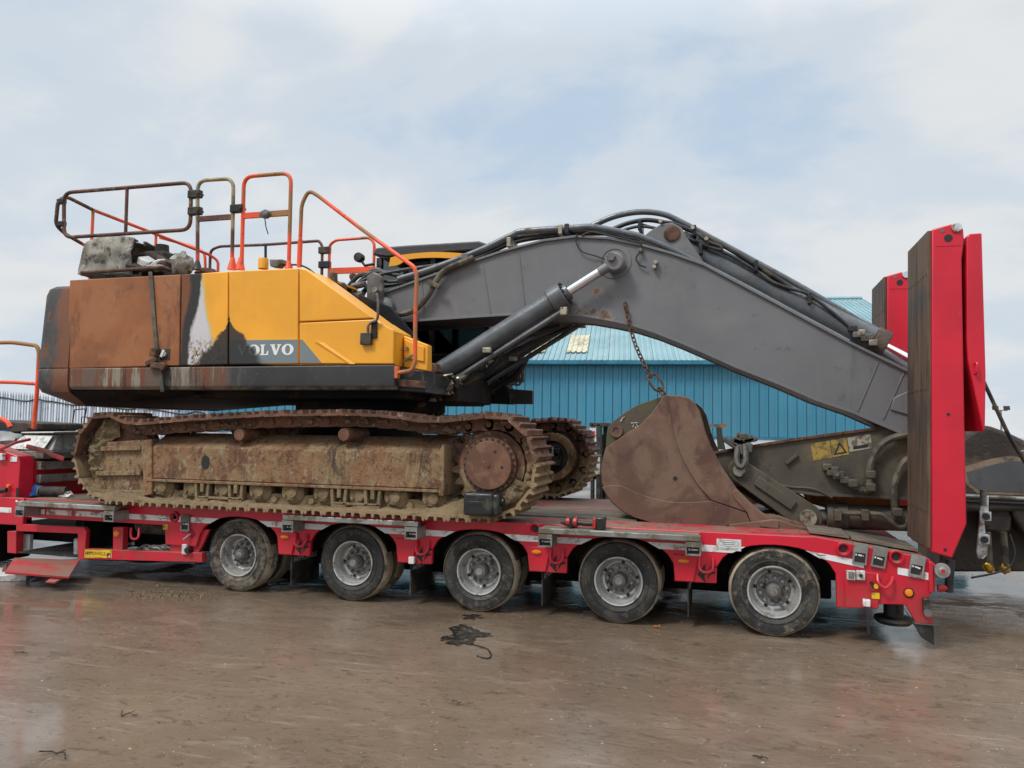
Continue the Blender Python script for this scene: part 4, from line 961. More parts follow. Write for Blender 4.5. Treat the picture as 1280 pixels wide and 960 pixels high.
def side(yc, near):
    """one crawler: frame with all it carries; yc = middle of the shoes"""
    s = -1 if near else 1                    # outward
    yo = yc + s * .20                        # frame outer face
    fz0, fz1 = 1.150, V(400, 563, 7.02).z
    x0, x1 = V(187, 580, 7.02).x, V(551, 590, 7.02).x
    fr = MB()
    sec = [(yo, fz0 + .03), (yo, fz1), (yo - s * .27, fz1 + .15), (yo - s * .42, fz1 + .15), (yo - s * .42, fz0 + .03)]
    fr.prism_x(sec, x0, x1)
    f = fr.build('track_frame', 'rusty_frame', exc, .012)
    tag(f, 'mud and rust covered crawler frame ' + ('facing the yard' if near else 'facing the warehouse'))
    MB().prism_x([(yo + s * .03, fz0), (yo + s * .03, fz0 + .028), (yo - s * .44, fz0 + .028), (yo - s * .44, fz0)], x0 - .02, x1 + .02).build('frame_flange', 'rusty_frame', f, .005)
    MB().prism([(x1 + .001, fz0 - .03), (x1 + .05, fz0 - .03), (x1 + .05, fz1 + .05), (x1 + .03, fz1 + .09), (x1 + .001, fz1 + .02)], min(yo + s * .045, yo - s * .40), max(yo + s * .045, yo - s * .40)).build('end_plate', 'rusty_frame', f, .006)
    # idler end housing with its two ribs
    hx0 = V(113, 590, 7.02).x
    hp = XZ([(117, 556), (127, 553), (187, 549), (187, 617), (177, 622), (128, 623), (116, 612)], 7.02)
    MB().prism(hp, min(yo - s * .02, yo - s * .38), max(yo - s * .02, yo - s * .38)).build('idler_guard', 'rusty_frame', f, .01)
    for va, vb in ((558, 564), (589, 595)):
        q = XZ([(119, va), (175, va - 1), (175, vb - 1), (119, vb)], 7.0)
        MB().prism(q, min(yo - s * .018, yo + s * .02), max(yo - s * .018, yo + s * .02)).build('guard_rib', 'rusty_frame', f, .006)
    q = XZ([(117, 612), (177, 613), (182, 618), (177, 623), (128, 624), (118, 617)], 7.0); MB().prism(q, min(yo - s * .018, yo + s * .012), max(yo - s * .018, yo + s * .012)).build('guard_foot', 'dry_mud', f, .008)
    q = XZ([(176, 552), (189, 549), (190, 618), (180, 620)], 7.0); MB().prism(q, min(yo - s * .018, yo + s * .02), max(yo - s * .018, yo + s * .02)).build('guard_flange', 'rusty_frame', f, .008)
    p = V(257, 578, 7.02); pts = [(p.x + .05 * math.cos(t), p.z + .072 * math.copysign(abs(math.sin(t)) ** .6, math.sin(t))) for t in (2 * math.pi * k / 16 for k in range(16))]
    MB().prism(pts, min(yo + s * .002, yo + s * .004), max(yo + s * .002, yo + s * .004)).build('frame_slot', 'dark_print', f)
    MB().lathe([(0, -.14), (.10, -.14), (.12, -.10), (.36, -.09), (.37, -.03), (.40, -.03), (.40, .03), (.37, .03), (.36, .09), (.12, .10), (.0, .14)], (XI, yc, ZP), 36).build('idler', 'muddy_track', f)
    for i in range(NS):
        a, b = at_len(i * pitch), at_len((i + 1) * pitch); t = (b - a).normalized(); n = Vector((t.z, 0, -t.x))
        m4 = Matrix((( t.x, 0, n.x, (a.x + b.x) / 2), (0, -1, 0, yc), (t.z, 0, n.z, (a.z + b.z) / 2), (0, 0, 0, 1)))
        j = Matrix.Rotation(random.uniform(-.03, .03), 4, 'Y')
        inst('track_shoe', shoe_me, m4 @ j, f); inst('track_link', link_me, m4, f)
    for u in (199, 237, 276, 320, 361, 401, 446, 490, 538):
        x = V(u, 610, 7.02).x; inst('track_roller', rol_me, T(x + .03, yc, 1.085), f)
        inst('roller_cap', cap_me, T(x, yo + (.012 if s < 0 else -.112), 1.075), f)
    for u in (254, 296, 425, 467):
        x = V(u, 610, 7.02).x; inst('roller_guard', grd_me, T(x, yo + (-.02 if s < 0 else -.05), 1.06), f)
    x0_, x1_ = V(415, 640, 7.02).x, V(475, 640, 7.02).x
    for u0, u1 in ((247, 303), (416, 475)):
        a, b = V(u0, 626, 7.0), V(u1, 628, 7.0); MB().box(a.x, b.x, min(yo, yo + s * .02), max(yo, yo + s * .02), .985, 1.015).build('guard_skid', 'dry_mud', f, .008)
    for u in (303, 433):
        p = V(u, 542, 7.06); m = MB(); m.lathe([(0, s * .30), (.062, s * .30), (.068, s * .28), (.068, s * .18), (.08, s * .15), (.08, -s * .12), (.05, -s * .13), (0, -s * .13)], (p.x, yc - s * .08, p.z - .01), 20)
        m.build('carrier_roller', 'hub_rust', f)
        MB().prism_x([(yc - s * .10, fz1 + .02), (yc - s * .10, p.z + .02), (yc - s * .17, p.z + .02), (yc - s * .17, fz1 + .02)], p.x - .05, p.x + .05).build('roller_bracket', 'rusty_frame', f)
    inst('sprocket', spr_me, T(XS, yc, ZP), f)
    if near:
        MB().lathe([(0, -.245), (.018, -.245), (.02, -.235), (.225, -.232), (.232, -.222), (.236, -.19), (.262, -.188), (.268, -.178), (.268, -.12), (.33, -.11), (.34, -.04), (.30, .3), (.0, .3)], (XS, yc, ZP), 48, 'Y', [0] * 8 + [1] * 4).build('final_drive', ['hub_rust', 'muddy_track'], f, angle=25)
        for i in range(26):
            t = 2 * math.pi * i / 26; c = Vector((XS + .249 * math.cos(t), yc - .189, ZP + .249 * math.sin(t)))
            MB().cyl(c, c + Vector((0, -.006, 0)), .0135, None, 8).build('drive_bolt', 'dark_print', f)
        for a, r in ((1.1, .15), (-.1, .14)):
            c = Vector((XS + r * math.cos(a), yc - .234, ZP + r * math.sin(a))); MB().cyl(c, c + Vector((0, -.004, 0)), .014, None, 8).build('drain_plug', 'dark_print', f)
    else:
        MB().lathe([(.21, -.32), (.25, -.34), (.30, -.34), (.31, -.30), (.31, -.02), (.21, -.02)], (XS, yc, ZP), 32).build('motor_guard', 'rusty_frame', f)
        MB().lathe([(0, -.26), (.12, -.26), (.13, -.2), (.20, -.19), (.205, .1), (0, .1)], (XS, yc, ZP), 24).build('final_drive', 'black_steel', f)
        for k, (dx, dz, w_) in enumerate(((.02, .06, .09), (-.06, -.05, .07), (.06, -.07, .06), (.0, .0, .10))):
            MB().box(XS + dx - w_, XS + dx + w_, yc - .34, yc - .262, ZP + dz - w_ * .6, ZP + dz + w_ * .6).build('motor_valve', 'black_plastic', f, .01)
        MB().tube([(XS - .02, yc - .33, ZP + .10), (XS - .02, yc - .40, ZP + .13), (XS + .03, yc - .40, ZP + .13), (XS + .03, yc - .42, ZP + .05)], .014, 6).build('motor_hose', 'galvanised', f)
    # caked mud: a lumpy bed along the lower run, a crust round the idler, clods by the sprocket and on the links
    rnd = random.Random(3 if near else 5); sd_ = 0 if near else 40
    def fb(x, y, z, f, oct=4):
        a, t = .5, 0
        for _ in range(oct): t += a * noise.noise(Vector((x, y + sd_, z)) * f); a *= .55; f *= 2.1
        return t
    md = MB(); nx, ny = 260, 9
    vs = []
    for i in range(nx + 1):
        x = XI - .28 + (XS - XI + .50) * i / nx
        for k in range(ny + 1):
            q = k / ny; y = yo + s * (.075 - .34 * q + .03 * fb(x, 3., q, 6))
            heap = .030 + .075 * max(0, fb(x, q * .3, 1., 2.6) + .12) + .05 * fb(x, q * .5, 0, 9) + .02 * fb(x, q * 2, 5, 26)
            heap += .11 * math.exp(-((x - (XS - .25)) / .28) ** 2) + .09 * math.exp(-((x - (XI + .1)) / .25) ** 2)
            vs.append((x, y, .940 + (0 if k == 0 else max(.008, heap) * min(1, .45 + q))))
    md.add(vs, [(i * (ny + 1) + k, (i + 1) * (ny + 1) + k, (i + 1) * (ny + 1) + k + 1, i * (ny + 1) + k + 1) for i in range(nx) for k in range(ny)])
    md.build('caked_mud', 'dry_mud', f, angle=50)['kind'] = 'stuff'
    def crust(cx, a0, a1, r0, r1, yy, amp, nm='mud_crust'):
        m = MB(); na, nr = 70, 12; vs = []
        for i in range(na + 1):
            t = R(a0 + (a1 - a0) * i / na)
            for k in range(nr + 1):
                q = k / nr; r = r0 + (r1 - r0) * q; x, z = cx + r * math.cos(t), ZP + r * math.sin(t)
                e = math.sin(math.pi * q) ** .5 * math.sin(math.pi * min(1, max(0, i / na))) ** .3
                vs.append((x, yy + s * (-.03 + e * (.05 + amp * fb(x, 2, z, 4) + amp * .5 * fb(x, 7, z, 12) + amp * .3 * fb(x, 4, z, 30))), z))
        m.add(vs, [(i * (nr + 1) + k, (i + 1) * (nr + 1) + k, (i + 1) * (nr + 1) + k + 1, i * (nr + 1) + k + 1) for i in range(na) for k in range(nr)])
        m.build(nm, 'dry_mud', f, angle=50)['kind'] = 'stuff'
    crust(XI, 95, 265, .20, .43, yo - s * .02, .16); crust(XS, -125, -25, .27, .43, yo - s * .02, .12)
    cl = MB()
    for k in range(150):
        j = rnd.randrange(NS * 3); a = at_len(j / 3 * pitch); 
        vs, fs = blob((a.x + rnd.uniform(-.05, .05), yc + s * rnd.uniform(.085, .15), a.z + rnd.uniform(-.04, .04)), (rnd.uniform(.012, .045), rnd.uniform(.01, .03), rnd.uniform(.012, .035)), .6, 2.4, k, 1); cl.add(vs, fs)
    for k in range(120):
        q = rnd.random(); x = x0 + .05 + (x1 - x0 - .1) * rnd.random()
        vs, fs = blob((x, yo - s * (.01 + .27 * q), fz1 + .15 * q * .55 + .004), (rnd.uniform(.01, .05), rnd.uniform(.01, .035), rnd.uniform(.005, .014)), .6, 2.4, k + 200, 1); cl.add(vs, fs)
    cl.build('mud_clods', 'dry_mud', f, angle=60)['kind'] = 'stuff'
side(7.22, True); side(9.94, False)
# ---- lower frame and slew ring
MB().box(-5.5, -3.5, 7.45, 9.72, 1.25, 1.62).build('car_body', 'rusty_frame', exc, .03)
MB().lathe([(.0, 1.60), (.72, 1.60), (.78, 1.66), (.74, 1.78), (.74, 1.84), (.0, 1.84)], (-4.45, EC.y, 0), 40, 'Z').build('ring_seat', 'under_black', exc)
MB().lathe([(.0, 1.842), (.84, 1.842), (.84, 1.95), (.90, 1.955), (.90, 2.065), (.0, 2.065)], (-4.30, EC.y, 0), 48, 'Z').build('slew_ring', 'under_black', exc)
for i in range(40):
    t = 2 * math.pi * i / 40; c = Vector((-4.30 + .875 * math.cos(t), EC.y + .875 * math.sin(t), 1.908)); MB().cyl(c, c + Vector((0, 0, .04)), .02, None, 6).build('ring_bolt', 'rust_iron', exc)
# ---- upper frame
sx0, sx1 = V(86, 470, YN).x, V(493, 470, YN).x
z_s0, z_s1 = V(400, 487, YN).z, V(400, 457, YN).z
MB().box(sx0 + .3, sx1 + .05, 7.35, 9.85, 2.07, z_s0 + .03).build('under_frame', 'under_black', exc, .02)
MB().box(-5.4, sx1 + .35, 8.0, 9.2, 2.068, 2.36).build('center_frame', 'under_black', exc, .02)
sk = MB(); sk.prism_x([(YN + .03, z_s0), (YN, z_s0 + .04), (YN - .005, z_s1), (YN + .2, z_s1), (YN + .2, z_s0)], sx0 + .006, sx1); sk.build('side_skirt', 'skirt_paint', exc, .012)
MB().prism_x([(10.07, z_s0), (10.1, z_s0 + .04), (10.1, z_s1), (9.9, z_s1), (9.9, z_s0)], sx0, sx1 - .2).build('side_skirt', 'skirt_paint', exc, .012)
# counterweight: rounded plan, drawn in below
def cw_plan(inset, bulge=0.):
    xr = sx0 - .004; pts = []
    y0, y1 = YN - .012 + inset, 10.09 - inset
    xb = -8.18 + inset
    n = 10
    pts.append((xr, y0))
    xc = V(46, 430, YN).x - .05
    for i in range(n + 1):
        t = R(-90 - 90 * i / n)
        pts.append((xc + .16 + .16 * math.cos(t) , y0 + .22 + .22 * math.sin(t)))
    for i in range(1, 8):
        k = i / 8; pts.append((xc - .22 * math.sin(math.pi * k), y0 + .22 + (y1 - y0 - .44) * k))
    for i in range(n + 1):
        t = R(180 - 90 * i / n)
        pts.append((xc + .16 + .16 * math.cos(t), y1 - .22 + .22 * math.sin(t)))
    pts.append((xr, y1)); return pts
cw = MB(); rings = [(1.98, .30), (2.06, .16), (2.13, .03), (2.20, .0), (2.385, -.004), (2.40, .004), (2.415, -.004), (3.27, .03), (3.35, .05), (3.385, .09)]
n_ = len(cw_plan(0)); vs = []
xr = sx0 - .004
for z, ins in rings:
    for x, y in cw_plan(ins): vs.append((min(x + max(ins, 0) * (1.0 if z < 2.3 else 1.0), xr), y, z))
fs = [(j * n_ + i, j * n_ + (i + 1) % n_, (j + 1) * n_ + (i + 1) % n_, (j + 1) * n_ + i) for j in range(len(rings) - 1) for i in range(n_)]
fs += [tuple(range(n_ - 1, -1, -1)), tuple(range((len(rings) - 1) * n_, len(rings) * n_))]
cw.add(vs, fs); cw.build('counterweight', 'burnt_counterweight', exc, 0, angle=30)
MB().add([(sx0, YN + .25, 1.99), (sx0 + 1.6, YN + .35, 2.10), (sx0 + 1.6, 9.75, 2.10), (sx0, 9.85, 1.99), (sx0, YN + .02, z_s0 - .01), (sx0 + 1.6, YN + .05, z_s0 - .005), (sx0 + 1.6, 10.05, z_s0 - .005), (sx0, 10.07, z_s0 - .01)],
         [(0, 1, 2, 3), (4, 7, 6, 5), (0, 4, 5, 1), (2, 6, 7, 3), (0, 3, 7, 4), (1, 5, 6, 2)]).build('belly_plate', 'under_black', exc)
# housing cores behind the doors
zt = lambda u, v: V(u, v, YN).z
z_t = zt(300, 339)
MB().box(sx0 + .03, V(226, 400, YN).x + .55, YN + .05, 10.02, z_s1 + .002, z_t - .045).build('engine_housing', 'burnt_dark', exc)
tank = XZ([(232, 456), (232, 347), (375, 340), (388, 344), (465, 403), (488, 417), (488, 456)], YN)
MB().prism(XZ([(300, 456), (300, 350), (372, 345), (400, 372), (470, 425), (484, 456)], YN), YN + .46, 8.14).build('tank_core', 'under_black', exc)
MB().prism(tank, YN + .05, YN + .45).build('tank_housing', 'yellow_paint', exc)
MB().box(V(226, 400, YN).x + .551, -5.0, 8.17, 10.02, z_s1 + .002, z_t - .06).build('pump_housing', 'under_black', exc)
def panel(name, pts, mat, y=YN, th=.045, bev=.012): return MB().prism(XZ(pts, YN), y, y + th).build(name, mat, exc, bev, 3)
tag(panel('engine_door', [(87, 350), (225, 343), (224, 457), (83, 461)], 'burnt_door'), 'rust brown burnt engine door with strap')
tag(panel('side_panel', [(227, 343), (284.5, 339), (284.5, 455.5), (224.8, 457)], 'scorched_strip'), 'narrow panel scorched to soot, bare primer and yellow')
tag(panel('side_door', [(286, 339), (372.5, 335), (372.5, 454.5), (286, 455.5)], 'yellow_paint'), 'yellow side door with grey band and sooty corner')
panel('upper_panel', [(374, 335), (383, 336.5), (467, 397.5), (374, 402)], 'yellow_paint')
panel('lower_panel', [(374, 403.5), (468, 399), (492, 412.5), (492, 455), (374, 454.5)], 'yellow_paint')
# roof slabs of the tank housing and its slanted front
tp0, tp1, tp2, tp3 = [Vector((x, 0, z)) for x, z in XZ([(227, 343), (383, 336), (468, 398), (492, 413)], YN)]
for (a, b, mt) in ((tp0, tp1, 'yellow_paint'), (tp1, tp2, 'yellow_paint'), (tp2, tp3, 'yellow_paint')):
    MB().extrude([(a.x + .003, YN + .05, a.z - .004), (b.x - .003, YN + .05, b.z - .004), (b.x - .003, YN + .05, b.z - .03), (a.x + .003, YN + .05, a.z - .03)], (0, .40 if a is not tp0 else 1.08, 0)).build('top_cover', mt, exc, .004)
MB().prism([(tp3.x - .006, z_s1), (tp3.x + .0, z_s1), (tp3.x + .0, tp3.z - .02), (tp3.x - .006, tp3.z - .02)], YN + .05, YN + .3).build('front_cover', 'yellow_paint', exc)
# grey band with the maker's name
bnd = XZ([(287, 425.5), (372, 424.5), (372, 453.5), (287, 454.5)], YN); MB().prism(bnd, YN - .003, YN - .0008).build('grey_decal', 'grey_band', exc)
bnd = XZ([(375, 424.5), (378, 424.5), (402, 453.5), (375, 453.5)], YN); MB().prism(bnd, YN - .003, YN - .0008).build('grey_decal', 'grey_band', exc)
def letters():
    """slab serif V O L V O drawn stroke by stroke in a unit box"""
    Vp = [(0, 1), (.46, 1), (.46, .90), (.38, .90), (.56, .36), (.72, .90), (.63, .90), (.63, 1), (1, 1), (1, .90), (.91, .90), (.60, 0), (.40, 0), (.10, .90), (0, .90)]
    Lp = [(0, 1), (.52, 1), (.52, .90), (.40, .90), (.40, .11), (.66, .11), (.78, .40), (.88, .40), (.86, 0), (0, 0), (0, .10), (.12, .10), (.12, .90), (0, .90)]
    a, b = V(296, 444.5, YN), V(367.5, 430, YN); hgt = b.z - a.z; tot = b.x - a.x
    ws = [1.02, 1.08, .86, 1.02, 1.08]; k = tot / (sum(ws) + .05 * 4); x = a.x
    for ch, w in zip('VOLVO', ws):
        m = MB()
        if ch == 'O':
            n = 28; o = []; i_ = []
            for j in range(n):
                t = 2 * math.pi * j / n
                o.append((x + k * w * (.5 + .5 * math.cos(t)), a.z + hgt * (.5 + .52 * math.sin(t)))); i_.append((x + k * w * (.5 + .21 * math.cos(t)), a.z + hgt * (.5 + .40 * math.sin(t))))
            ys = (YN - .0055, YN - .0032); vs = [(p[0], y, p[1]) for y in ys for p in o + i_]; fs = []
            for j in range(n):
                j2 = (j + 1) % n; fs += [(j, j2, n + j2, n + j), (2 * n + j, 3 * n + j, 3 * n + j2, 2 * n + j2), (j, 2 * n + j, 2 * n + j2, j2), (n + j, n + j2, 3 * n + j2, 3 * n + j)]
            m.add(vs, fs)
        else:
            m.prism([(x + k * w * px_, a.z + hgt * pz) for px_, pz in (Vp if ch == 'V' else Lp)], YN - .0055, YN - .0032)
        m.build('letter', 'band_letters', exc); x += k * (w + .05)
letters()
# pressed crease on the lower panel
a, b = V(398, 428, YN), V(442, 455, YN)
MB().add([(a.x - .05, YN - .001, a.z), (a.x + .06, YN - .001, a.z), (b.x + .02, YN - .001, b.z), (b.x - .06, YN - .001, b.z), (a.x + .0, YN - .010, a.z), (b.x - .03, YN - .010, b.z)], [(0, 4, 5, 3), (4, 1, 2, 5), (0, 1, 4), (3, 5, 2)]).build('pressed_rib', 'yellow_paint', exc)
# lock, latch and lashing strap on the rear door
p = V(206, 443, YN)
MB().box(p.x - .07, p.x + .07, YN - .006, YN - .001, p.z - .06, p.z + .06).build('lock_recess', 'burnt_dark', exc); MB().cyl((p.x, YN - .03, p.z), (p.x, YN - .0065, p.z), .028, None, 12).build('door_lock', 'white_scrap', exc)
MB().bar((p.x - .02, YN - .035, p.z - .03), (p.x + .015, YN - .035, p.z + .045), .03, .012, (0, 1, 0)).build('lock_lever', 'white_scrap', exc)
# hasp on the front panel
p = V(460, 424, YN); MB().box(p.x - .065, p.x + .055, YN - .05, YN - .001, p.z - .06, p.z + .06).build('mirror_hinge', 'black_steel', exc, .006)
p2 = V(468, 412, YN); MB().box(p2.x - .03, p2.x + .035, YN - .02, YN - .001, p2.z - .09, p2.z + .09).build('hinge_plate', 'black_steel', exc, .005)
MB().tube([V(460, 420, YN - .03), V(460, 407, YN - .04), V(464, 403, YN - .04), V(472, 400, YN - .04), V(473, 378, YN - .04), V(471, 366, YN - .04)], .014, 8, .05).build('mirror_arm', 'hub_grey', exc)
# front tool locker below the boom
fx = XZ([(493, 416), (524, 428), (524, 462), (493, 457)], YN); MB().prism(fx, YN + .22, YN + .34).build('front_locker', 'yellow_paint', exc, .012)
fx = XZ([(495, 421), (520, 431), (520, 450), (495, 445)], YN); MB().prism(fx, YN + .20, YN + .219).build('locker_door', 'yellow_paint', exc, .006)
for u, v in ((501, 437), (509, 436)):
    p = V(u, v, YN + .2); MB().cyl(p + Vector((0, -.02, 0)), p + Vector((0, -.001, 0)), .018, None, 10).build('locker_catch', 'fitting', exc)
MB().bar(V(503, 453, YN + .17), V(516, 444, YN + .17), .02, .02).build('locker_handle', 'hub_grey', exc)
MB().prism(XZ([(493, 459), (528, 463), (530, 491), (497, 489)], YN + .1), YN + .12, 8.0).build('front_step', 'black_steel', exc, .01)
MB().prism(XZ([(498, 474), (534, 477), (534, 486), (499, 483)], YN + .1), YN + .08, YN + .119).build('step_edge', 'rust_iron', exc, .006)
# ---- rails on top
rail = lambda pts, Y, r, name, mat, fil=.06: MB().tube([V(u, v, Y) for u, v in pts], r, 10, fil).build(name, mat, exc)
Y1 = YN + .10
MB().tube([V(u, v, Y1) for u, v in ((80, 241), (239, 228), (238, 287), (80, 297))], .022, 10, .12, True).build('handrail', 'burnt_rail', exc)
rail([(159, 233), (157, 292)], Y1, .019, 'handrail_post', 'burnt_rail')
rail([(247, 334), (247, 226), (292, 223), (290, 334)], Y1, .021, 'handrail', 'olive_rail', .12)
rail([(302, 334), (305, 221), (364, 216), (361, 332)], Y1, .022, 'handrail', 'orange_rail', .12)
def flatbar(u0, v0, u1, v1, w, mat): MB().bar(V(u0, v0, Y1), V(u1, v1, Y1), .03, w).build('rail_crossbar', mat, exc, .004)
flatbar(248, 274, 291, 271, .06, 'burnt_rail'); flatbar(304, 270, 361, 266, .065, 'orange_rail')
for u in (291, 302): MB().cyl(V(u - (1 if u > 300 else -0), 322, Y1), V(u - (2 if u > 300 else 1), 337, Y1), .022, .055, 10).build('rail_foot', 'orange_rail', exc)
for u in (247, 361): MB().cyl(V(u, 326, Y1), V(u, 337, Y1), .022, .05, 10).build('rail_foot', 'orange_rail' if u > 300 else 'burnt_rail', exc)
for u, v in ((244, 243), (244, 264), (297, 261)):
    p = V(u, v, Y1); MB().box(p.x - .08, p.x + .08, Y1 - .035, Y1 + .035, p.z - .045, p.z + .045).build('rail_clamp', 'black_steel', exc, .01)
    MB().cyl(p + Vector((.06, -.05, 0)), p + Vector((.06, .05, 0)), .018, None, 6).build('clamp_bolt', 'rust_iron', exc)
# rear rail, running across the machine
xa = V(74, 260, Y1).x
za, zb = V(73, 243, Y1).z, V(69, 290, Y1).z
MB().tube([(xa, Y1 + .34, zb - .056), (xa, Y1 + .1, zb), (xa - .02, Y1 - .02, zb + .08), (xa, Y1 - .02, za - .08), (xa, Y1 + .1, za), (xa, Y1 + .495, za - .05)], .0222, 10, .07).build('rear_handrail', 'burnt_rail', exc)
MB().tube([(xa, Y1 + 1.9, zb - .42), (xa, Y1 + .35, zb - .058)], .022, 10).build('rear_handrail', 'orange_rail', exc)
MB().tube([(xa, Y1 + .5, za - .05), (xa, 9.9, za - .12), (xa + .1, 10.0, za - .2), (xa + .1, 10.0, zb - .5)], .022, 10, .07).build('rear_handrail', 'orange_rail', exc)
for y in (Y1 + .5, Y1 + 1.6): MB().tube([(xa, y, za - .06), (xa, y, z_t - .1)], .019, 8).build('handrail_post', 'orange_rail', exc)
for v in (252, 280):
    p = V(77, v, Y1); MB().box(p.x - .05, p.x + .05, Y1 - .03, Y1 + .03, p.z - .03, p.z + .03).build('rail_clamp', 'black_steel', exc, .008)
# stair rail at the front of the tank
MB().tube([V(374, 334, Y1), V(377, 255, Y1), V(386, 238, Y1), V(398, 245, Y1), V(450, 285, Y1), V(518, 334, YN - .06), V(521, 345, YN - .06), V(519, 400, YN - .06), V(519, 452, YN - .06), V(515, 463, YN - .06), V(498, 466, YN - .04)], .021, 10, .10).build('stair_handrail', 'orange_rail', exc)
p = V(498, 466, YN); MB().box(p.x - .02, p.x + .02, YN - .06, YN - .001, p.z - .06, p.z + .06).build('rail_flange', 'orange_rail', exc, .006)
MB().cyl(V(375.3, 300, Y1), V(374, 334, Y1), .027, None, 10).build('rail_sleeve', 'orange_rail', exc)
# rails on the cab side
YR = 9.95
def farrail(pts, mat): MB().tube([V(u, v, YR) for u, v in pts], .022, 8, .12).build('handrail', mat, exc)
farrail([(200, 297), (245, 309), (256, 316), (257, 345)], 'orange_rail'); farrail([(262, 345), (263, 313), (274, 308), (330, 306), (399, 301), (403, 308), (402, 352)], 'burnt_rail')
farrail([(411, 352), (412, 306), (420, 300), (462, 297), (468, 304), (467, 345)], 'orange_rail')
MB().bar(V(411, 339, YR), V(466, 337, YR), .03, .09).build('rail_crossbar', 'orange_rail', exc, .004)
rail([(332, 307), (332, 330)], YR, .02, 'handrail_post', 'black_steel')
for v in (313, 331):
    p = V(406, v, YR); MB().box(p.x - .09, p.x + .09, YR - .04, YR + .04, p.z - .05, p.z + .05).build('rail_clamp', 'black_steel', exc, .01)
# ---- burnt engine bay on top
YE = YN + .28
def shell():
    pr = [(101, 343), (102, 322), (107, 308), (116, 300), (128, 296), (150, 295), (178, 299)]
    o = [V(u, v, YE) for u, v in pr]; cu = catmull(o, 5); m = MB(); nn = 14
    vs = []
    rnd = random.Random(4)
    for j in range(nn + 1):
        for i, p in enumerate(cu):
            w = noise.noise(Vector((p.x * 5, j * .4, p.z * 5))) * .03 + noise.noise(Vector((p.x * 13, j * .9, p.z * 13))) * .018
            vs.append(p + Vector((w, 1.0 * j / nn, w - .10 * (j / nn))))
    k = len(cu); fs = [(j * k + i, j * k + i + 1, (j + 1) * k + i + 1, (j + 1) * k + i) for j in range(nn) for i in range(k - 1) if not (i > k - 6 and (j + i) % 7 < 2)]
    m.add(vs, fs)
    # near end wall
    base = [V(101, 345, YE), V(168, 341, YE)]
    side_ = [p for p in cu if p.x <= V(166, 300, YE).x] + [V(166, 341, YE)]
    r0 = len(m.v)
    cen = V(140, 325, YE - .02)
    for a in range(len(side_)):
        pass
    grid = []; ncol = 16
    for c in range(ncol + 1):
        u = 101 + (166 - 101) * c / ncol; x = V(u, 340, YE).x
        cs_ = sorted(cu, key=lambda p: p.x); topz_ = next((a_.z + (b_.z - a_.z) * (x - a_.x) / max(b_.x - a_.x, 1e-5) for a_, b_ in zip(cs_, cs_[1:]) if a_.x <= x <= b_.x), cs_[0].z)
        for r in range(9):
            z = V(u, 344, YE).z + (topz_ - V(u, 344, YE).z) * r / 8
            w = noise.noise(Vector((x * 6, 3.3, z * 6))) * .045 + noise.noise(Vector((x * 15, 1.3, z * 15))) * .03
            grid.append((x, YE - .012 + w - .02, z))
    m.add(grid, [(c * 9 + r, (c + 1) * 9 + r, (c + 1) * 9 + r + 1, c * 9 + r + 1) for c in range(ncol) for r in range(8)])
    o = m.build('burnt_cowl', 'burnt_shell', exc, angle=60)
    s_ = o.modifiers.new('thick', 'SOLIDIFY'); s_.thickness = .012
shell()
MB().tube([V(102, 341, YE - .14), V(190, 335, YE - .14), V(204, 334, YE - .14), V(214, 338, YE - .1)], .022, 8, .05).build('cowl_rail', 'rust_iron', exc)
m = MB(); m.box(V(168, 330, YE).x, V(196, 330, YE).x, YE + .1, YE + .6, z_t - .05, V(180, 311, YE).z); m.build('engine_block', 'burnt_dark', exc, .03)
p = V(202, 325, YE + .2); MB().lathe([(0, .30), (.075, .30), (.08, .26), (.08, .0)], (p.x, p.y, p.z - .12), 18, 'Z').build('intake_pipe', 'burnt_dark', exc)
MB().tube([V(176, 322, YE + .2), V(190, 318, YE + .15), V(204, 326, YE + .1), V(214, 332, YE + .1)], .045, 10, smooth=4).build('charred_hose', 'burnt_dark', exc)
for u, v, w, h_, ro, mt in ((184, 328, .16, .09, .5, 'white_scrap'), (199, 330, .13, .07, -.5, 'white_scrap'), (193, 333, .2, .05, .1, 'burnt_shell'), (172, 334, .22, .07, .2, 'burnt_dark')):
    p = V(u, v, YE + .02); q = MB(); q.box(-w / 2, w / 2, -.08, .08, -h_ / 2, h_ / 2); me = q.mesh('engine_scrap', mt, Vector((0, 0, 0)))
    o = inst('engine_scrap', me, T(*p) @ Matrix.Rotation(ro, 4, 'Y') @ Matrix.Rotation(.3, 4, 'X'), exc); b = o.modifiers.new('bevel', 'BEVEL'); b.width = .012
for i in range(9):
    p = V(168 + i * 4.5, 338 - (i % 3) * 3, YE + random.uniform(-.05, .2)); vs, fs = blob(p, (random.uniform(.05, .1), .06, random.uniform(.03, .06)), .5, 2.2, i + 30, 2); MB().add(vs, fs).build('engine_debris', ('burnt_dark', 'burnt_shell', 'rust_iron')[i % 3], exc, angle=60)
vs, fs = blob(V(228, 331, YE - .08), (.115, .12, .13), .45, 2.6, 77, 3); MB().add(vs, fs).build('charred_bundle', 'burnt_shell', exc, angle=45)
p = V(258, 340, YE); MB().lathe([(0, .05), (.10, .05), (.13, .0)], (p.x, p.y, p.z - .02), 18, 'Z').build('rusty_cap', 'rust_iron', exc)
p = V(329, 336, YN + .12); MB().lathe([(0, .115), (.05, .115), (.055, .10), (.055, 0)], (p.x, p.y, p.z - .0), 18, 'Z').build('filler_cap', 'yellow_paint', exc)
MB().prism(XZ([(339, 325), (356, 325), (360, 331), (353, 331), (350, 335), (340, 334)], YN + .1), YN + .06, YN + .16).build('camera_box', 'hub_grey', exc, .01)
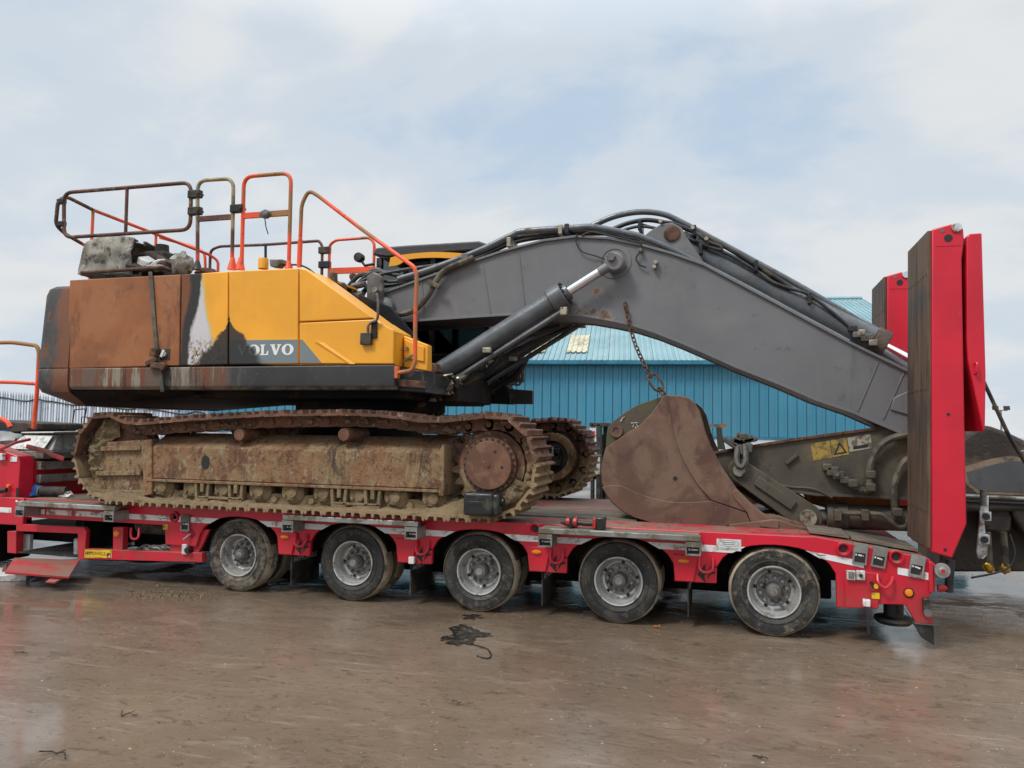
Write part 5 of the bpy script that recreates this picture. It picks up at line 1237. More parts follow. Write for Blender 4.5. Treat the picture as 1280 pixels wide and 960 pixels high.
MB().tube([V(354, 332, YN + .1), V(372, 331, YN + .1), V(384, 335, YN + .1), V(392, 341, YN + .1), V(396, 346, YN + .12)], .010, 6, smooth=4).build('camera_cable', 'cable_black', exc)
p = V(331, 268, Y1 - .04); vs, fs = blob(p, (.07, .04, .05), .4, 2, 5, 2); MB().add(vs, fs).build('rail_lamp', 'hub_grey', exc); MB().tube([p + Vector((0, 0, -.03)), p + Vector((.02, 0, -.14)), p + Vector((.05, 0, -.22))], .006, 5).build('loose_wire', 'cable_black', exc)
p = V(424, 357, 7.9); MB().lathe([(0, .10), (.07, .09), (.09, .06), (.09, 0), (0, 0)], (p.x, p.y, p.z - .06), 16, 'Z').build('tank_breather', 'rust_iron', exc)
MB().lathe([(0, .18), (.045, .18), (.05, 0)], (V(405, 350, YN + .3).x, YN + .5, V(405, 352, YN + .3).z - .05), 14, 'Z').build('sensor_post', 'hub_grey', exc)
# ---- cab on the far side
YC0, YC1 = 9.12, 10.06
c0, c1 = V(466, 322, YC0), V(613, 309, YC0)
xc0, xc1, zr = c0.x, c1.x, V(540, 305, YC0).z
MB().prism([(xc0, zr - .10), (xc0 + .05, zr - .01), (xc0 + .5, zr), (xc1 - .15, zr), (xc1, zr - .06), (xc1, zr - .11), (xc0 + .2, zr - .14)], YC0 - .02, YC1).build('cab_roof', 'skirt_paint', exc, .02)
MB().box(xc0, xc1 + .05, YC0, YC1, 2.20, 2.72).build('cab_base', 'under_black', exc, .02)
for x in (xc0 + .05, (xc0 + xc1) / 2, xc1 - .07):
    for y in (YC0 + .01, YC1 - .08): MB().box(x, x + .07, y, y + .07, 2.722, zr - .142).build('cab_pillar', 'black_steel', exc)
gm = bpy.data.materials.new('cab_glass'); gm.use_nodes = True; b_ = gm.node_tree.nodes['Principled BSDF']; b_.inputs['Base Color'].default_value = (.10, .12, .12, 1); b_.inputs['Transmission Weight'].default_value = 1; b_.inputs['Roughness'].default_value = .05; b_.inputs['IOR'].default_value = 1.2
M['cab_glass'] = gm
for y in (YC0 + .04, YC1 - .05):
    for xa_, xb_ in ((xc0 + .121, (xc0 + xc1) / 2 - .001), ((xc0 + xc1) / 2 + .071, xc1 - .071)): MB().box(xa_, xb_, y, y + .006, 2.75, zr - .145).build('cab_window', 'cab_glass', exc)
MB().box(xc1 - .04, xc1 - .034, YC0 + .081, YC1 - .081, 2.75, zr - .15).build('windscreen', 'cab_glass', exc)
MB().prism([(xc0 + .5, 2.722), (xc0 + 1.0, 2.722), (xc0 + 1.0, 2.85), (xc0 + .66, 2.87), (xc0 + .58, 3.5), (xc0 + .45, 3.5)], YC0 + .25, YC1 - .25).build('cab_seat', 'black_plastic', exc, .04)
vis = catmull([V(u, v, YC0 - .06) for u, v in ((488, 322), (505, 318), (540, 315), (570, 316), (590, 318))], 5)
lo_ = catmull([V(u, v, YC0 - .06) for u, v in ((486, 333), (498, 331), (512, 324), (545, 322), (580, 324))], 5)
n = len(vis); MB().add([p for p in vis] + [p for p in lo_] + [p + Vector((0, .03, 0)) for p in vis] + [p + Vector((0, .03, 0)) for p in lo_],
   [(i, i + 1, n + i + 1, n + i) for i in range(n - 1)] + [(2 * n + i, 3 * n + i, 3 * n + i + 1, 2 * n + i + 1) for i in range(n - 1)] + [(i, 2 * n + i, 2 * n + i + 1, i + 1) for i in range(n - 1)] + [(n + i, n + i + 1, 3 * n + i + 1, 3 * n + i) for i in range(n - 1)] + [(0, n, 3 * n, 2 * n), (n - 1, 3 * n - 1, 4 * n - 1, 2 * n - 1)]).build('cab_trim', 'yellow_paint', exc)
# work lamp and mirror stalk beside the cab
p = V(449, 322, 9.0); MB().lathe([(0, -.05), (.055, -.05), (.065, -.03), (.06, .05), (0, .07)], p, 16).build('work_lamp', 'black_plastic', exc); MB().tube([p, V(456, 332, 9.0), V(468, 330, 9.05)], .02, 6).build('lamp_stalk', 'black_steel', exc)
p = V(441, 346, 9.0); vs, fs = blob(p, (.05, .05, .06), .4, 2, 15, 2); MB().add(vs, fs).build('horn', 'rust_iron', exc)
# front corner of the cab base: grille, locker, beam
YG = 9.25
m = XZ([(556, 480), (612, 474), (612, 504), (548, 504)], YG); MB().prism(m, YG, 9.6).build('cab_locker', 'black_steel', exc, .01)
m = XZ([(612, 474), (634, 484), (635, 505), (612, 504)], YG); MB().prism(m, YG + .05, YG + .3).build('locker_front', 'under_black', exc, .008)
m = XZ([(636, 486), (665, 488), (665, 505), (636, 505)], YG); MB().prism(m, YG + .02, YG + .10).build('step_beam', 'black_steel', exc, .006)
m = XZ([(600, 450), (629, 440), (629, 476), (604, 474)], YG); MB().prism(m, YG + .1, 9.9).build('grille_box', 'under_black', exc, .008)
for k in range(8):
    u = 629 + k * 3.0; a, b = V(u, 441 + k * .3, YG + .05), V(u, 476 + k * .4, YG + .05); MB().bar(a, b, .014, .03, (0, 1, 0)).build('grille_bar', 'hub_grey', exc)
MB().tube([V(612, 470, YG + .02), V(628, 478, YG + .02), V(650, 482, YG + .02), V(653, 470, YG + .02), V(651, 442, YG + .02), V(630, 439, YG + .02)], .014, 6, .05).build('grille_guard', 'hub_grey', exc)
m = XZ([(629, 441), (650, 443), (650, 477), (629, 476)], YG); MB().prism(m, YG + .12, YG + .2).build('grille_core', 'under_black', exc)
p = V(597, 481, YG); MB().box(p.x - .14, p.x - .02, YG - .004, YG - .001, p.z - .04, p.z + .03).build('maker_plate', 'hub_grey', exc); q = V(602, 480, YG); MB().box(q.x + .02, q.x + .14, YG - .004, YG - .001, q.z - .06, q.z + .05).build('warning_label', 'burnt_grey_patch', exc)
# ---- boom
YBm, YBf = 8.25, 8.95
bp = [(468, 392), (478, 367), (520, 352), (560, 338), (600, 324), (630, 314), (680, 301), (720, 296), (760, 298), (800, 306), (840, 317), (880, 331), (925, 355), (974, 381), (1020, 406), (1067, 431), (1139, 466), (1185, 488), (1196, 505), (1194, 530), (1170, 549), (1139, 547), (1092, 527), (1067, 516), (1020, 500), (974, 480), (920, 459), (880, 441), (850, 428), (817, 415), (788, 406), (760, 400), (730, 395), (700, 393), (650, 393), (600, 396), (540, 400), (488, 403)]
bxz = XZ(bp, YBm)
boom = MB().prism(bxz, YBm, YBf).build('boom', 'boom_grey', exc, .008); tag(boom, 'grey box section boom arching over the bucket')
def flange(idx, name):
    pts = [Vector((bxz[i][0], 0, bxz[i][1])) for i in idx]; n = len(pts); cen = Vector((-.6, 0, 2.9)); m = MB(); o = []; q = []
    for i in range(n):
        t = (pts[min(i + 1, n - 1)] - pts[max(i - 1, 0)]).normalized(); nn = Vector((-t.z, 0, t.x))
        o.append(pts[i] + nn * .012); q.append(pts[i] - nn * .014)
    for (y0, y1) in ((YBm - .03, YBm - .0015), (YBf + .0015, YBf + .03)):
        m.prism([(p.x, p.z) for p in o] + [(p.x, p.z) for p in reversed(q)], y0, y1)
    return m.build(name, 'boom_grey', boom, .003)
flange(list(range(1, 18)), 'top_flange'); flange(list(range(20, len(bp))), 'bottom_flange')
for u0, v0, u1, v1 in ((603, 327, 613, 392), (648, 312, 657, 391), (527, 352, 531, 399), (1098, 452, 1072, 514), (1130, 466, 1104, 524)):
    MB().bar(V(u0, v0, YBm - .004), V(u1, v1, YBm - .004), .014, .008, (0, 1, 0)).build('weld_seam', 'boom_grey', boom, .002)
MB().prism(XZ([(1117, 497), (1139, 487), (1139, 520), (1112, 512)], YBm), YBm - .02, YBm - .001).build('cheek_plate', 'boom_grey', boom, .008)
c = V(768, 327, YBm)
MB().lathe([(0, -.05), (.095, -.05), (.105, -.04), (.11, -.001)], c, 32).build('cylinder_boss', 'boom_grey', boom)
MB().lathe([(0, -.255), (.045, -.255), (.05, -.245), (.05, -.05)], c, 6).build('pin_cap', 'hub_grey', boom)
MB().lathe([(.135, -.001), (.14, -.008), (.185, -.008), (.19, -.001)], c, 32).build('boss_ring', 'boom_grey', boom)
c = V(482, 385, YBm); MB().lathe([(0, -.10), (.06, -.10), (.07, -.09), (.12, -.08), (.13, -.001)], c, 24).build('foot_pin', 'boom_grey', boom)
MB().prism(XZ([(459, 345), (468, 340), (477, 345), (479, 362), (478, 380), (466, 386), (459, 380)], YBm - .1), YBm - .12, YBm - .05).build('mirror', 'hub_grey', exc, .015)
c = V(471, 363, YBm - .12); MB().cyl(c + Vector((0, -.06, 0)), c, .03, None, 10).build('mirror_ball', 'fitting', exc)
for y in (8.0, 9.2):
    pf = [(430, 392), (455, 370), (492, 385), (540, 440), (548, 492), (480, 490), (430, 480)]
    MB().prism(XZ(pf, 8.1), y, y + .06).build('boom_bracket', 'under_black', exc, .01)
# boom cylinders
def boom_cyl(Y, lab):
    f0, pin = V(522, 482, 8.05), V(768, 327, 8.05); f0.y = pin.y = Y
    d = (pin - f0); L = d.length; d.normalize()
    def P(u, v):
        q = V(u, v, 8.05); q.y = Y; return f0 + d * (q - f0).dot(d)
    e = P(690, 376)
    b = MB().cyl(f0, e, .118, None, 28).build('boom_cylinder', 'steel_pipe', exc, .004); tag(b, lab)
    MB().cyl(e - d * .02, e + d * .15, .150, None, 28).build('gland', 'steel_pipe', b, .012)
    MB().cyl(e + d * .152, e + d * .21, .10, .09, 24).build('gland_nut', 'steel_pipe', b, .006)
    a_ = d.orthogonal().normalized(); bb = d.cross(a_)
    for i in range(14):
        t = 2 * math.pi * i / 14; c = e + d * .152 + (a_ * math.cos(t) + bb * math.sin(t)) * .128; MB().cyl(c, c + d * .022, .014, None, 6).build('gland_bolt', 'black_steel', b)
    MB().cyl(e + d * .21, pin - d * .10, .052, None, 20).build('rod', 'chrome', b)
    MB().cyl(pin - d * .20, pin - d * .05, .055, .055, 16).build('rod_eye', 'boom_grey', b)
    MB().lathe([(0, -.055), (.085, -.055), (.10, -.04), (.10, .10), (0, .10)], pin, 24).build('eye_ring', 'boom_grey', b)
    MB().lathe([(0, -.16), (.13, -.15), (.14, .15), (0, .16)], f0, 24).build('foot_eye', 'black_steel', b)
    dn = Vector((d.z, 0, -d.x)).normalized(); dn = dn if dn.z < 0 else -dn; oy = Vector((0, -.06, 0))
    MB().tube([f0 + d * .30 + dn * .20 + oy, f0 + d * .55 + dn * .175 + oy, e - d * .05 + dn * .165 + oy, e + d * .07 + dn * .16 + oy], .030, 8, .1).build('feed_pipe', 'steel_pipe', b)
    MB().tube([f0 + d * .12 + dn * .16 - oy, f0 + d * .45 + dn * .26 - oy, f0 + d * .85 + dn * .26 - oy, f0 + d * 1.05 + dn * .14 - oy], .034, 8, .12).build('feed_pipe', 'black_steel', b)
    c = e + d * .06 + dn * .17 + oy; MB().box(c.x - .04, c.x + .04, c.y - .04, c.y + .04, c.z - .05, c.z + .04).build('port_block', 'fitting', b, .01)
    c = f0 + d * .92 + dn * .10 - Vector((0, .10, 0)); MB().box(c.x - .05, c.x + .05, c.y - .03, c.y + .03, c.z - .03, c.z + .03).build('hose_clamp', 'fitting', b, .008)
boom_cyl(8.09, 'boom lift cylinder on the yard side of the boom'); boom_cyl(9.12, 'boom lift cylinder on the cab side of the boom')
# hoses and valves at the cylinder foot
for k, pts in enumerate((((540, 500), (575, 478), (600, 455), (640, 425), (652, 420)), ((552, 478), (590, 452), (628, 430), (655, 420), (700, 408)), ((545, 492), (590, 470), (610, 462), (640, 440), (716, 408)))):
    MB().tube([V(u, v, 8.35 + .12 * k) for u, v in pts], (.05, .034, .026)[k], 8, smooth=5).build('hose', ('hose_olive', 'hose_black', 'hose_black')[k], exc)
for k in range(12):
    p = V(533 + (k % 6) * 4 + random.uniform(-1, 1), 476 + (k // 6) * 8 + random.uniform(-2, 2), 7.86); MB().cyl(p, p + Vector((random.uniform(.03, .07), -.03, random.uniform(-.01, .03))), .022, .016, 6).build('hose_fitting', 'fitting' if k % 3 == 0 else 'hub_grey', exc)
for k in range(7):
    p = V(597 + k * 4, 452 + (k % 3) * 4 - k, 8.2); MB().box(p.x - .03, p.x + .03, p.y - .03, p.y + .03, p.z - .025, p.z + .025).build('hose_fitting', 'fitting', exc, .008)
# swivel manifold, elbows and clamps crowded round the cylinder foot
rq = random.Random(21)
for k in range(26):
    u = 530 + rq.random() * 44; v = 500 - (u - 530) * .55 + rq.uniform(-9, 9); p = V(u, v, 7.84 + rq.random() * .1); w_ = rq.uniform(.014, .036)
    if k % 2: MB().cyl(p, p + Vector((rq.uniform(-.06, .06), -.05, rq.uniform(-.05, .05))), w_, w_ * .8, 8).build('hose_fitting', rq.choice(('fitting', 'hub_grey', 'rust_iron', 'black_steel')), exc)
    else: MB().box(p.x - w_, p.x + w_, p.y - w_, p.y + w_, p.z - w_ * .8, p.z + w_ * .8).build('hose_fitting', rq.choice(('hub_grey', 'rust_iron', 'black_steel', 'fitting')), exc, .006)
for k in range(6):
    a = V(532 + k * 5, 496 - k * 2, 7.9); b = V(560 + k * 9, 478 - k * 6, 8.0 + .05 * k); c = V(600 + k * 9, 462 - k * 7, 8.25)
    MB().tube([a, a.lerp(b, .5) + Vector((0, -.06, -.05)), b, c], .018 + .006 * (k % 3), 8, smooth=5).build('hose', ('hose_black', 'hose_olive')[k % 2], exc)
MB().prism(XZ([(520, 452), (548, 455), (552, 466), (540, 470), (522, 464)], 7.8), 7.7, 7.86).build('foot_lug', 'rust_iron', exc, .012)
MB().tube([V(538, 476, 7.78), V(555, 470, 7.78), V(566, 468, 7.78)], .016, 8).build('bleed_pipe', 'fitting', exc)
# pipes along the top of the boom
def pipe(pts, Y, r, mat='steel_pipe', nm='pipe', sm=6): return MB().tube([V(u, v, Y) for u, v in pts], r, 10, smooth=sm).build(nm, mat, boom)
pipe([(498, 349), (540, 336), (600, 313), (640, 294), (655, 289), (715, 285), (742, 284), (790, 293), (806, 298), (840, 312), (920, 353), (1000, 396), (1060, 428)], 8.30, .036)
pipe([(520, 346), (560, 331), (610, 312), (650, 296), (716, 290), (742, 289), (790, 299), (805, 303)], 8.40, .030, 'black_steel')
pipe([(560, 337), (610, 317), (650, 301), (716, 293), (760, 292)], 8.5, .026, 'black_steel')
pipe([(730, 287), (745, 280), (770, 270), (800, 265), (830, 268), (856, 280), (890, 298), (940, 325), (1000, 358), (1060, 393), (1098, 414)], 8.55, .034, 'steel_pipe')
pipe([(765, 287), (785, 279), (808, 275), (830, 278), (848, 282), (900, 305), (945, 332), (990, 360)], 8.45, .026, 'black_steel')
pipe([(775, 289), (800, 283), (830, 288), (868, 301), (905, 315), (945, 338), (965, 352), (985, 360), (1010, 368), (1040, 390), (1062, 408), (1075, 416)], 8.42, .018, 'hose_black', 'hose')
pipe([(800, 280), (840, 292), (880, 306), (930, 328), (950, 352), (975, 366), (1000, 372), (1025, 378), (1050, 398), (1085, 418)], 8.48, .016, 'hose_black', 'hose')
pipe([(868, 290), (885, 302), (900, 308), (900, 312), (885, 308), (870, 300)], 8.40, .020, 'hose_black', 'hose')
pipe([(721, 292), (720, 302), (727, 314), (745, 320), (756, 324)], 8.21, .007, 'cable_black', 'grease_line')
pipe([(727, 295), (738, 290), (760, 294), (790, 301), (801, 304), (800, 314), (795, 323), (800, 331), (808, 334)], 8.21, .008, 'cable_black', 'grease_line')
for u, v in ((637, 303), (701, 287), (709, 286)):
    p = V(u, v, 8.30); MB().box(p.x - .025, p.x + .025, 8.255, 8.56, p.z - .06, p.z + .05).build('pipe_clamp', 'fitting' if u != 709 else 'black_steel', boom, .008)
for u, v in ((800, 280), (884, 300), (945, 331), (1012, 371), (868, 287), (876, 310)):
    p = V(u, v, 8.42); MB().box(p.x - .02, p.x + .02, 8.38, 8.62, p.z - .075, p.z + .045).build('pipe_clamp', 'black_steel', boom, .008)
for u, v in ((866, 285), (826, 277), (883, 299), (801, 313), (820, 328), (818, 334)):
    p = V(u, v, 8.38 if v < 305 else 8.22); MB().cyl(p + Vector((0, -.04, 0)), p + Vector((0, .02, 0)), .022, None, 8).build('bolt_head', 'fitting', boom)
# arm cylinder lying along the boom
a0, a1 = V(838, 300, 8.6), V(1088, 428, 8.6); d = (a1 - a0).normalized()
ac = MB().cyl(a0 + d * .10, a1, .165, None, 32).build('arm_cylinder', 'steel_pipe', exc, .006); tag(ac, 'arm cylinder lying along the top of the boom')
MB().cyl(a1 + d * .002, a1 + d * .14, .185, None, 32).build('gland', 'burnt_brown', ac, .012)
MB().cyl(a1 + d * .142, a1 + d * .85, .075, None, 20).build('rod', 'chrome', ac)
for s_ in (-1, 1):
    y = 8.6 + s_ * .2; pf = XZ([(798, 303), (812, 290), (826, 281), (840, 279), (852, 285), (858, 296), (880, 328), (830, 314)], 8.4); MB().prism(pf, y - .03, y + .03).build('cylinder_lug', 'boom_grey', boom, .008)
c = V(840, 292, 8.37); MB().lathe([(0, -.02), (.06, -.03), (.085, -.02), (.09, .0), (.09, .4)], c, 22).build('lug_pin', 'rust_iron', boom)
for k in range(6):
    p = V(1066 + k * 5, 411 + k * 2.5 + (k % 2) * 5, 8.36); MB().box(p.x - .04, p.x + .04, p.y - .03, p.y + .06, p.z - .03, p.z + .03).build('valve_block', ('burnt_brown', 'hub_grey', 'fitting')[k % 3], ac, .008)
# jumble of hoses at the boom foot
hz = [[(418, 352), (440, 368), (460, 382), (480, 391), (505, 392), (522, 384), (536, 368), (546, 350), (556, 338), (575, 329), (592, 322)],
      [(434, 362), (455, 350), (480, 342), (520, 335), (560, 330)], [(440, 372), (450, 352), (470, 340), (500, 345), (525, 350)], [(436, 358), (448, 345), (462, 342), (478, 340)],
      [(446, 372), (468, 352), (492, 352), (520, 347), (545, 341)], [(450, 378), (460, 360), (485, 357), (510, 352), (535, 344)], [(455, 345), (470, 337), (482, 341), (500, 339)], [(438, 366), (450, 366), (455, 376), (466, 384)]]
for k, pts in enumerate(hz):
    MB().tube([V(u, v, 8.18 if k == 0 else 8.35 + .07 * k) for u, v in pts], .036 if k == 0 else (.030, .022, .026)[k % 3], 8, smooth=6).build('hose', 'hose_olive' if k == 0 else 'hose_black', exc)
p, q = V(534, 352, 8.13), V(550, 359, 8.13); MB().bar(p, q, .035, .055).build('hose_clamp', 'hose_olive', exc, .008)
p = V(582, 323, 8.2); MB().box(p.x - .04, p.x + .04, 8.15, 8.35, p.z - .05, p.z + .05).build('hose_clamp', 'hub_grey', exc, .01)
for u, v in ((448, 359), (452, 371), (455, 358)):
    p = V(u, v, 8.4); MB().cyl(p + Vector((-.05, -.06, .0)), p + Vector((.05, -.06, .02)), .04, None, 8).build('hose_fitting', 'hub_grey', exc)
# ---- arm folded back under the boom
YA, YAf = 8.30, 8.86
ap = [(878, 584), (884, 570), (897, 565), (987, 550), (1092, 536), (1139, 528), (1180, 521), (1200, 530), (1206, 560), (1204, 610), (1190, 634), (1160, 630), (1139, 624), (1075, 620), (1020, 618), (950, 608), (890, 604)]
axz = XZ(ap, YA)
arm = MB().prism(axz, YA, YAf).build('arm', 'arm_olive', exc, .01); tag(arm, 'mud brown arm folded back under the boom towards the bucket')
pts = [Vector((x, 0, z)) for x, z in axz[1:6]]
MB().prism([(p.x, p.z + .014) for p in pts] + [(p.x, p.z - .016) for p in reversed(pts)], YA - .03, YA - .0015).build('arm_flange', 'rust_iron', arm, .003)
pts = [Vector((x, 0, z)) for x, z in axz[12:17]]
MB().prism([(p.x, p.z + .016) for p in pts] + [(p.x, p.z - .014) for p in reversed(pts)], YA - .03, YA - .0015).build('arm_flange', 'arm_olive', arm, .003)
# warning decals: two yellow, one pale
def decal(pts, mat, nm): return MB().prism(XZ(pts, YA), YA - .004, YA - .001).build(nm, mat, arm)
M_dec = Mat('worn_decal', (.36, .235, .045), .6); M_dec.mix(M_dec.ramp(M_dec.noise(14, 7, .7), .45, .62, 0, .75), (.085, .07, .048), .8); M['worn_decal'] = M_dec.done()
M_dec = Mat('worn_pale_decal', (.36, .33, .26), .6); M_dec.mix(M_dec.ramp(M_dec.noise(13, 7, .7), .46, .60, 0, .85), (.085, .07, .048), .8); M['worn_pale_decal'] = M_dec.done()
decal([(1013, 555), (1037, 550.5), (1040, 572), (1017, 576)], 'worn_decal', 'warning_decal'); decal([(1038, 550), (1058, 547), (1061, 568), (1041, 571.5)], 'worn_decal', 'warning_decal'); decal([(1059, 547), (1088, 542), (1090, 560), (1062, 565)], 'worn_pale_decal', 'worn_label')
tri = XZ([(1042, 569), (1049, 552), (1059, 566)], YA); tri2 = XZ([(1045, 566.5), (1049.5, 556), (1055.5, 564.5)], YA)
m = MB(); n = 3; vs = [(x, YA - .0055, z) for x, z in tri + tri2] + [(x, YA - .0042, z) for x, z in tri + tri2]
m.add(vs, [(0, 1, 4, 3), (1, 2, 5, 4), (2, 0, 3, 5), (6, 9, 10, 7), (7, 10, 11, 8), (8, 11, 9, 6)]).build('warning_triangle', 'dark_print', arm)
MB().prism(XZ([(1066, 558), (1085, 555), (1085.5, 559), (1066.5, 562)], YA), YA - .0055, YA - .0042).build('label_bar', 'dark_print', arm)
p = V(989, 575, YA); MB().bar(p + Vector((-.05, -.02, -.04)), p + Vector((.06, -.02, .06)), .035, .035).build('hose_bracket', 'arm_olive', arm, .006)
def apipe(pts, Y, r, mat='hose_olive', nm='hose'): return MB().tube([V(u, v, Y) for u, v in pts], r, 8, smooth=6).build(nm, mat, arm)
apipe([(1055, 600), (1068, 609), (1080, 613), (1089, 612)], YA - .06, .030); apipe([(1088, 610), (1087, 590), (1092, 570), (1103, 555), (1120, 546), (1145, 542)], YA - .08, .034)
apipe([(1119, 640), (1117, 615), (1120, 598), (1128, 580), (1142, 568)], YA - .08, .032); apipe([(975, 606), (990, 609), (1010, 610), (1025, 614), (1040, 622)], YA - .03, .014, 'arm_olive', 'pipe')
for k, (u, v, w) in enumerate(((1034, 584, .045), (1041, 589, .06), (1048, 594, .055), (1055, 600, .045))):
    p = V(u, v, YA - .05); MB().box(p.x - w, p.x + w, YA - .10, YA - .002, p.z - w * .8, p.z + w * .8).build('valve_block', 'arm_olive', arm, .014)
c = V(1045, 592, YA - .10); MB().cyl(c + Vector((0, -.03, 0)), c, .03, None, 6).build('valve_cap', 'hub_grey', arm)
for u, v in ((1088, 609), (1121, 640), (1088, 593), (1066, 604)):
    p = V(u, v, YA - .07); MB().box(p.x - .045, p.x + .045, YA - .12, YA - .02, p.z - .04, p.z + .04).build('hose_fitting', 'arm_olive', arm, .012)
# bucket cylinder under the arm
b0, b1 = V(1030, 645, 8.45), V(1200, 650, 8.45)
bc = MB().cyl(b0 + Vector((.06, 0, 0)), b1, .125, None, 26).build('bucket_cylinder', 'arm_olive', exc, .006); tag(bc, 'bucket cylinder lying beneath the arm')
MB().cyl(b0 + Vector((.02, 0, 0)), b0 + Vector((.22, 0, 0)), .145, None, 26).build('gland', 'arm_olive', bc, .01)
MB().cyl(V(1012, 646, 8.45), b0 + Vector((.02, 0, 0)), .07, None, 16).build('rod', 'hub_grey', bc)
MB().tube([V(1047, 641, 8.26), V(1070, 642, 8.26), V(1100, 643, 8.26), V(1112, 650, 8.26), V(1122, 658, 8.26), V(1132, 656, 8.26), V(1136, 640, 8.26)], .024, 8, smooth=5).build('feed_pipe', 'hose_olive', bc)
for u in (1047, 1081): p = V(u, 643, 8.27); MB().box(p.x - .035, p.x + .035, 8.22, 8.34, p.z - .06, p.z + .05).build('pipe_clamp', 'arm_olive', bc, .008)
# links at the arm tip
def linkplate(pa, pb, ra, rb, y0, y1, nm, mat):
    a, b = pa, pb; d = math.atan2(b.z - a.z, b.x - a.x); pts = []
    for i in range(13): t = d + math.pi / 2 + math.pi * i / 12; pts.append((a.x + ra * math.cos(t), a.z + ra * math.sin(t)))
    for i in range(13): t = d - math.pi / 2 + math.pi * i / 12; pts.append((b.x + rb * math.cos(t), b.z + rb * math.sin(t)))
    return MB().prism(pts, y0, y1).build(nm, mat, exc, .01)
la, lb = V(924, 588, 8.18), V(1010, 647, 8.18)
for y in (8.16, 8.93):
    lk_ = linkplate(la, lb, .115, .135, y, y + .06, 'bucket_link', 'arm_olive')
    if y < 8.5:
        dd = (lb - la).normalized(); MB().bar(la + dd * .20 + Vector((0, -.035, .02)), lb - dd * .16 + Vector((0, -.035, .02)), .035, .10, (-dd.z, 0, dd.x)).build('link_rib', 'arm_olive', lk_, .008)
        for c, r in ((la, .065), (lb, .085)): MB().lathe([(0, -.045), (r * .9, -.045), (r, -.03), (r, 0)], (c.x, y - .001, c.z), 24).build('link_pin', 'fitting', lk_)
MB().cyl((la.x, 8.2, la.z), (la.x, 9.0, la.z), .06, None, 14).build('pin_shaft', 'arm_olive', exc); MB().cyl((lb.x, 8.2, lb.z), (lb.x, 9.0, lb.z), .075, None, 14).build('pin_shaft', 'arm_olive', exc)
linkplate(V(928, 604, 8.4), V(1000, 650, 8.4), .09, .07, 8.38, 8.72, 'idler_link', 'burnt_brown')
MB().prism(XZ([(1003, 616), (1012, 613), (1040, 617), (1100, 622), (1125, 624), (1125, 632), (1060, 634), (1030, 634), (1010, 628)], 8.95), 8.9, 9.05).build('scorched_guard', 'rusty_orange', exc, .01)

# ================================================================== loose bucket
YK0, YK1 = 7.74, 9.42
bk = thing('bucket', (V(860, 655, YK0).x, 8.58, ZD), 'large rusty brown excavator bucket standing on the trailer deck', 'bucket')
sp_ = [(830, 494), (850, 494), (861, 497), (868, 503), (875, 514), (882, 540), (889, 558), (900, 580), (920, 610), (938, 628), (955, 642), (970, 648), (972, 655), (915, 657), (880, 660), (855, 660), (835, 658), (812, 653), (792, 647), (777, 639), (765, 629), (757, 618), (752, 603), (751, 588), (753, 574), (757, 560), (783, 542), (800, 531), (815, 516)]
sxz = XZ(sp_, YK0)
for y in (YK0, YK1 - .04): MB().prism(sxz, y, y + .04).build('side_plate', 'bucket_rust', bk, .006)
# curved back and floor
cur = catmull([Vector((x, 0, z)) for x, z in XZ([(830, 495), (815, 517), (800, 531), (783, 543), (758, 561), (754, 574), (752.5, 588), (754, 603), (759, 617), (767, 628), (778, 637.5), (793, 645.5), (812, 651.5), (835, 656), (880, 658), (915, 655.5), (955, 652)], YK0)], 4)
inn = []
for i, p in enumerate(cur):
    t = (cur[min(i + 1, len(cur) - 1)] - cur[max(i - 1, 0)]).normalized(); inn.append(p + Vector((-t.z, 0, t.x)) * .03)
n = len(cur); ys = (YK0 + .041, YK1 - .041); m = MB()
vs = [(p.x, y, p.z) for y in ys for p in cur + inn]; fs = []
for i in range(n - 1): fs += [(i, i + 1, 2 * n + i + 1, 2 * n + i), (n + i, 3 * n + i, 3 * n + i + 1, n + i + 1)]
fs += [(0, 2 * n, 3 * n, n), (n - 1, 2 * n - 1, 4 * n - 1, 3 * n - 1)]
m.add(vs, fs).build('shell', 'bucket_rust', bk, angle=60)
ct = XZ([(836, 494.5), (850, 494.5), (861, 497.5), (867.5, 503.5), (874.5, 514.5), (881.5, 540.5), (888, 558), (899, 580.5), (919, 610.5), (937, 628.5), (954, 642.5), (968, 648.5), (940, 651), (934, 640), (889, 625), (872, 606), (856, 580), (846, 555), (839, 525)], YK0)
MB().prism(ct, YK0 - .028, YK0 - .001).build('side_cutter', 'bucket_rust', bk, .008)
ct = XZ([(915, 614), (920, 611.5), (938, 629.5), (955, 643.5), (969, 649.5), (938, 651.5), (934, 640), (918, 623)], YK0); MB().prism(ct, YK0 - .045, YK0 - .029).build('cutter_edge', 'bucket_rust', bk, .006)
hl = catmull([Vector((x, 0, z)) for x, z in XZ([(752.6, 609), (764, 606.5), (778, 607.5), (795, 615), (815, 622), (840, 627), (865, 627.5), (889, 625.5)], YK0)], 4)
bt = [Vector((x, 0, z)) for x, z in XZ([(933, 641), (938, 652), (915, 656.5), (880, 659.5), (855, 659.5), (835, 657.5), (812, 652.5), (793, 646.5), (778, 638.5), (766, 628.5), (758, 617.5)], YK0)]
m = MB(); m.prism([(p.x, p.z) for p in hl + bt], YK0 - .022, YK0 - .001); m.build('heel_plate', 'bucket_rust', bk, .006, 2)
p = V(844, 598, YK0); MB().cyl((p.x, YK0 - .003, p.z), (p.x, YK0 - .001, p.z), .022, None, 14).build('bore', 'dark_print', bk)
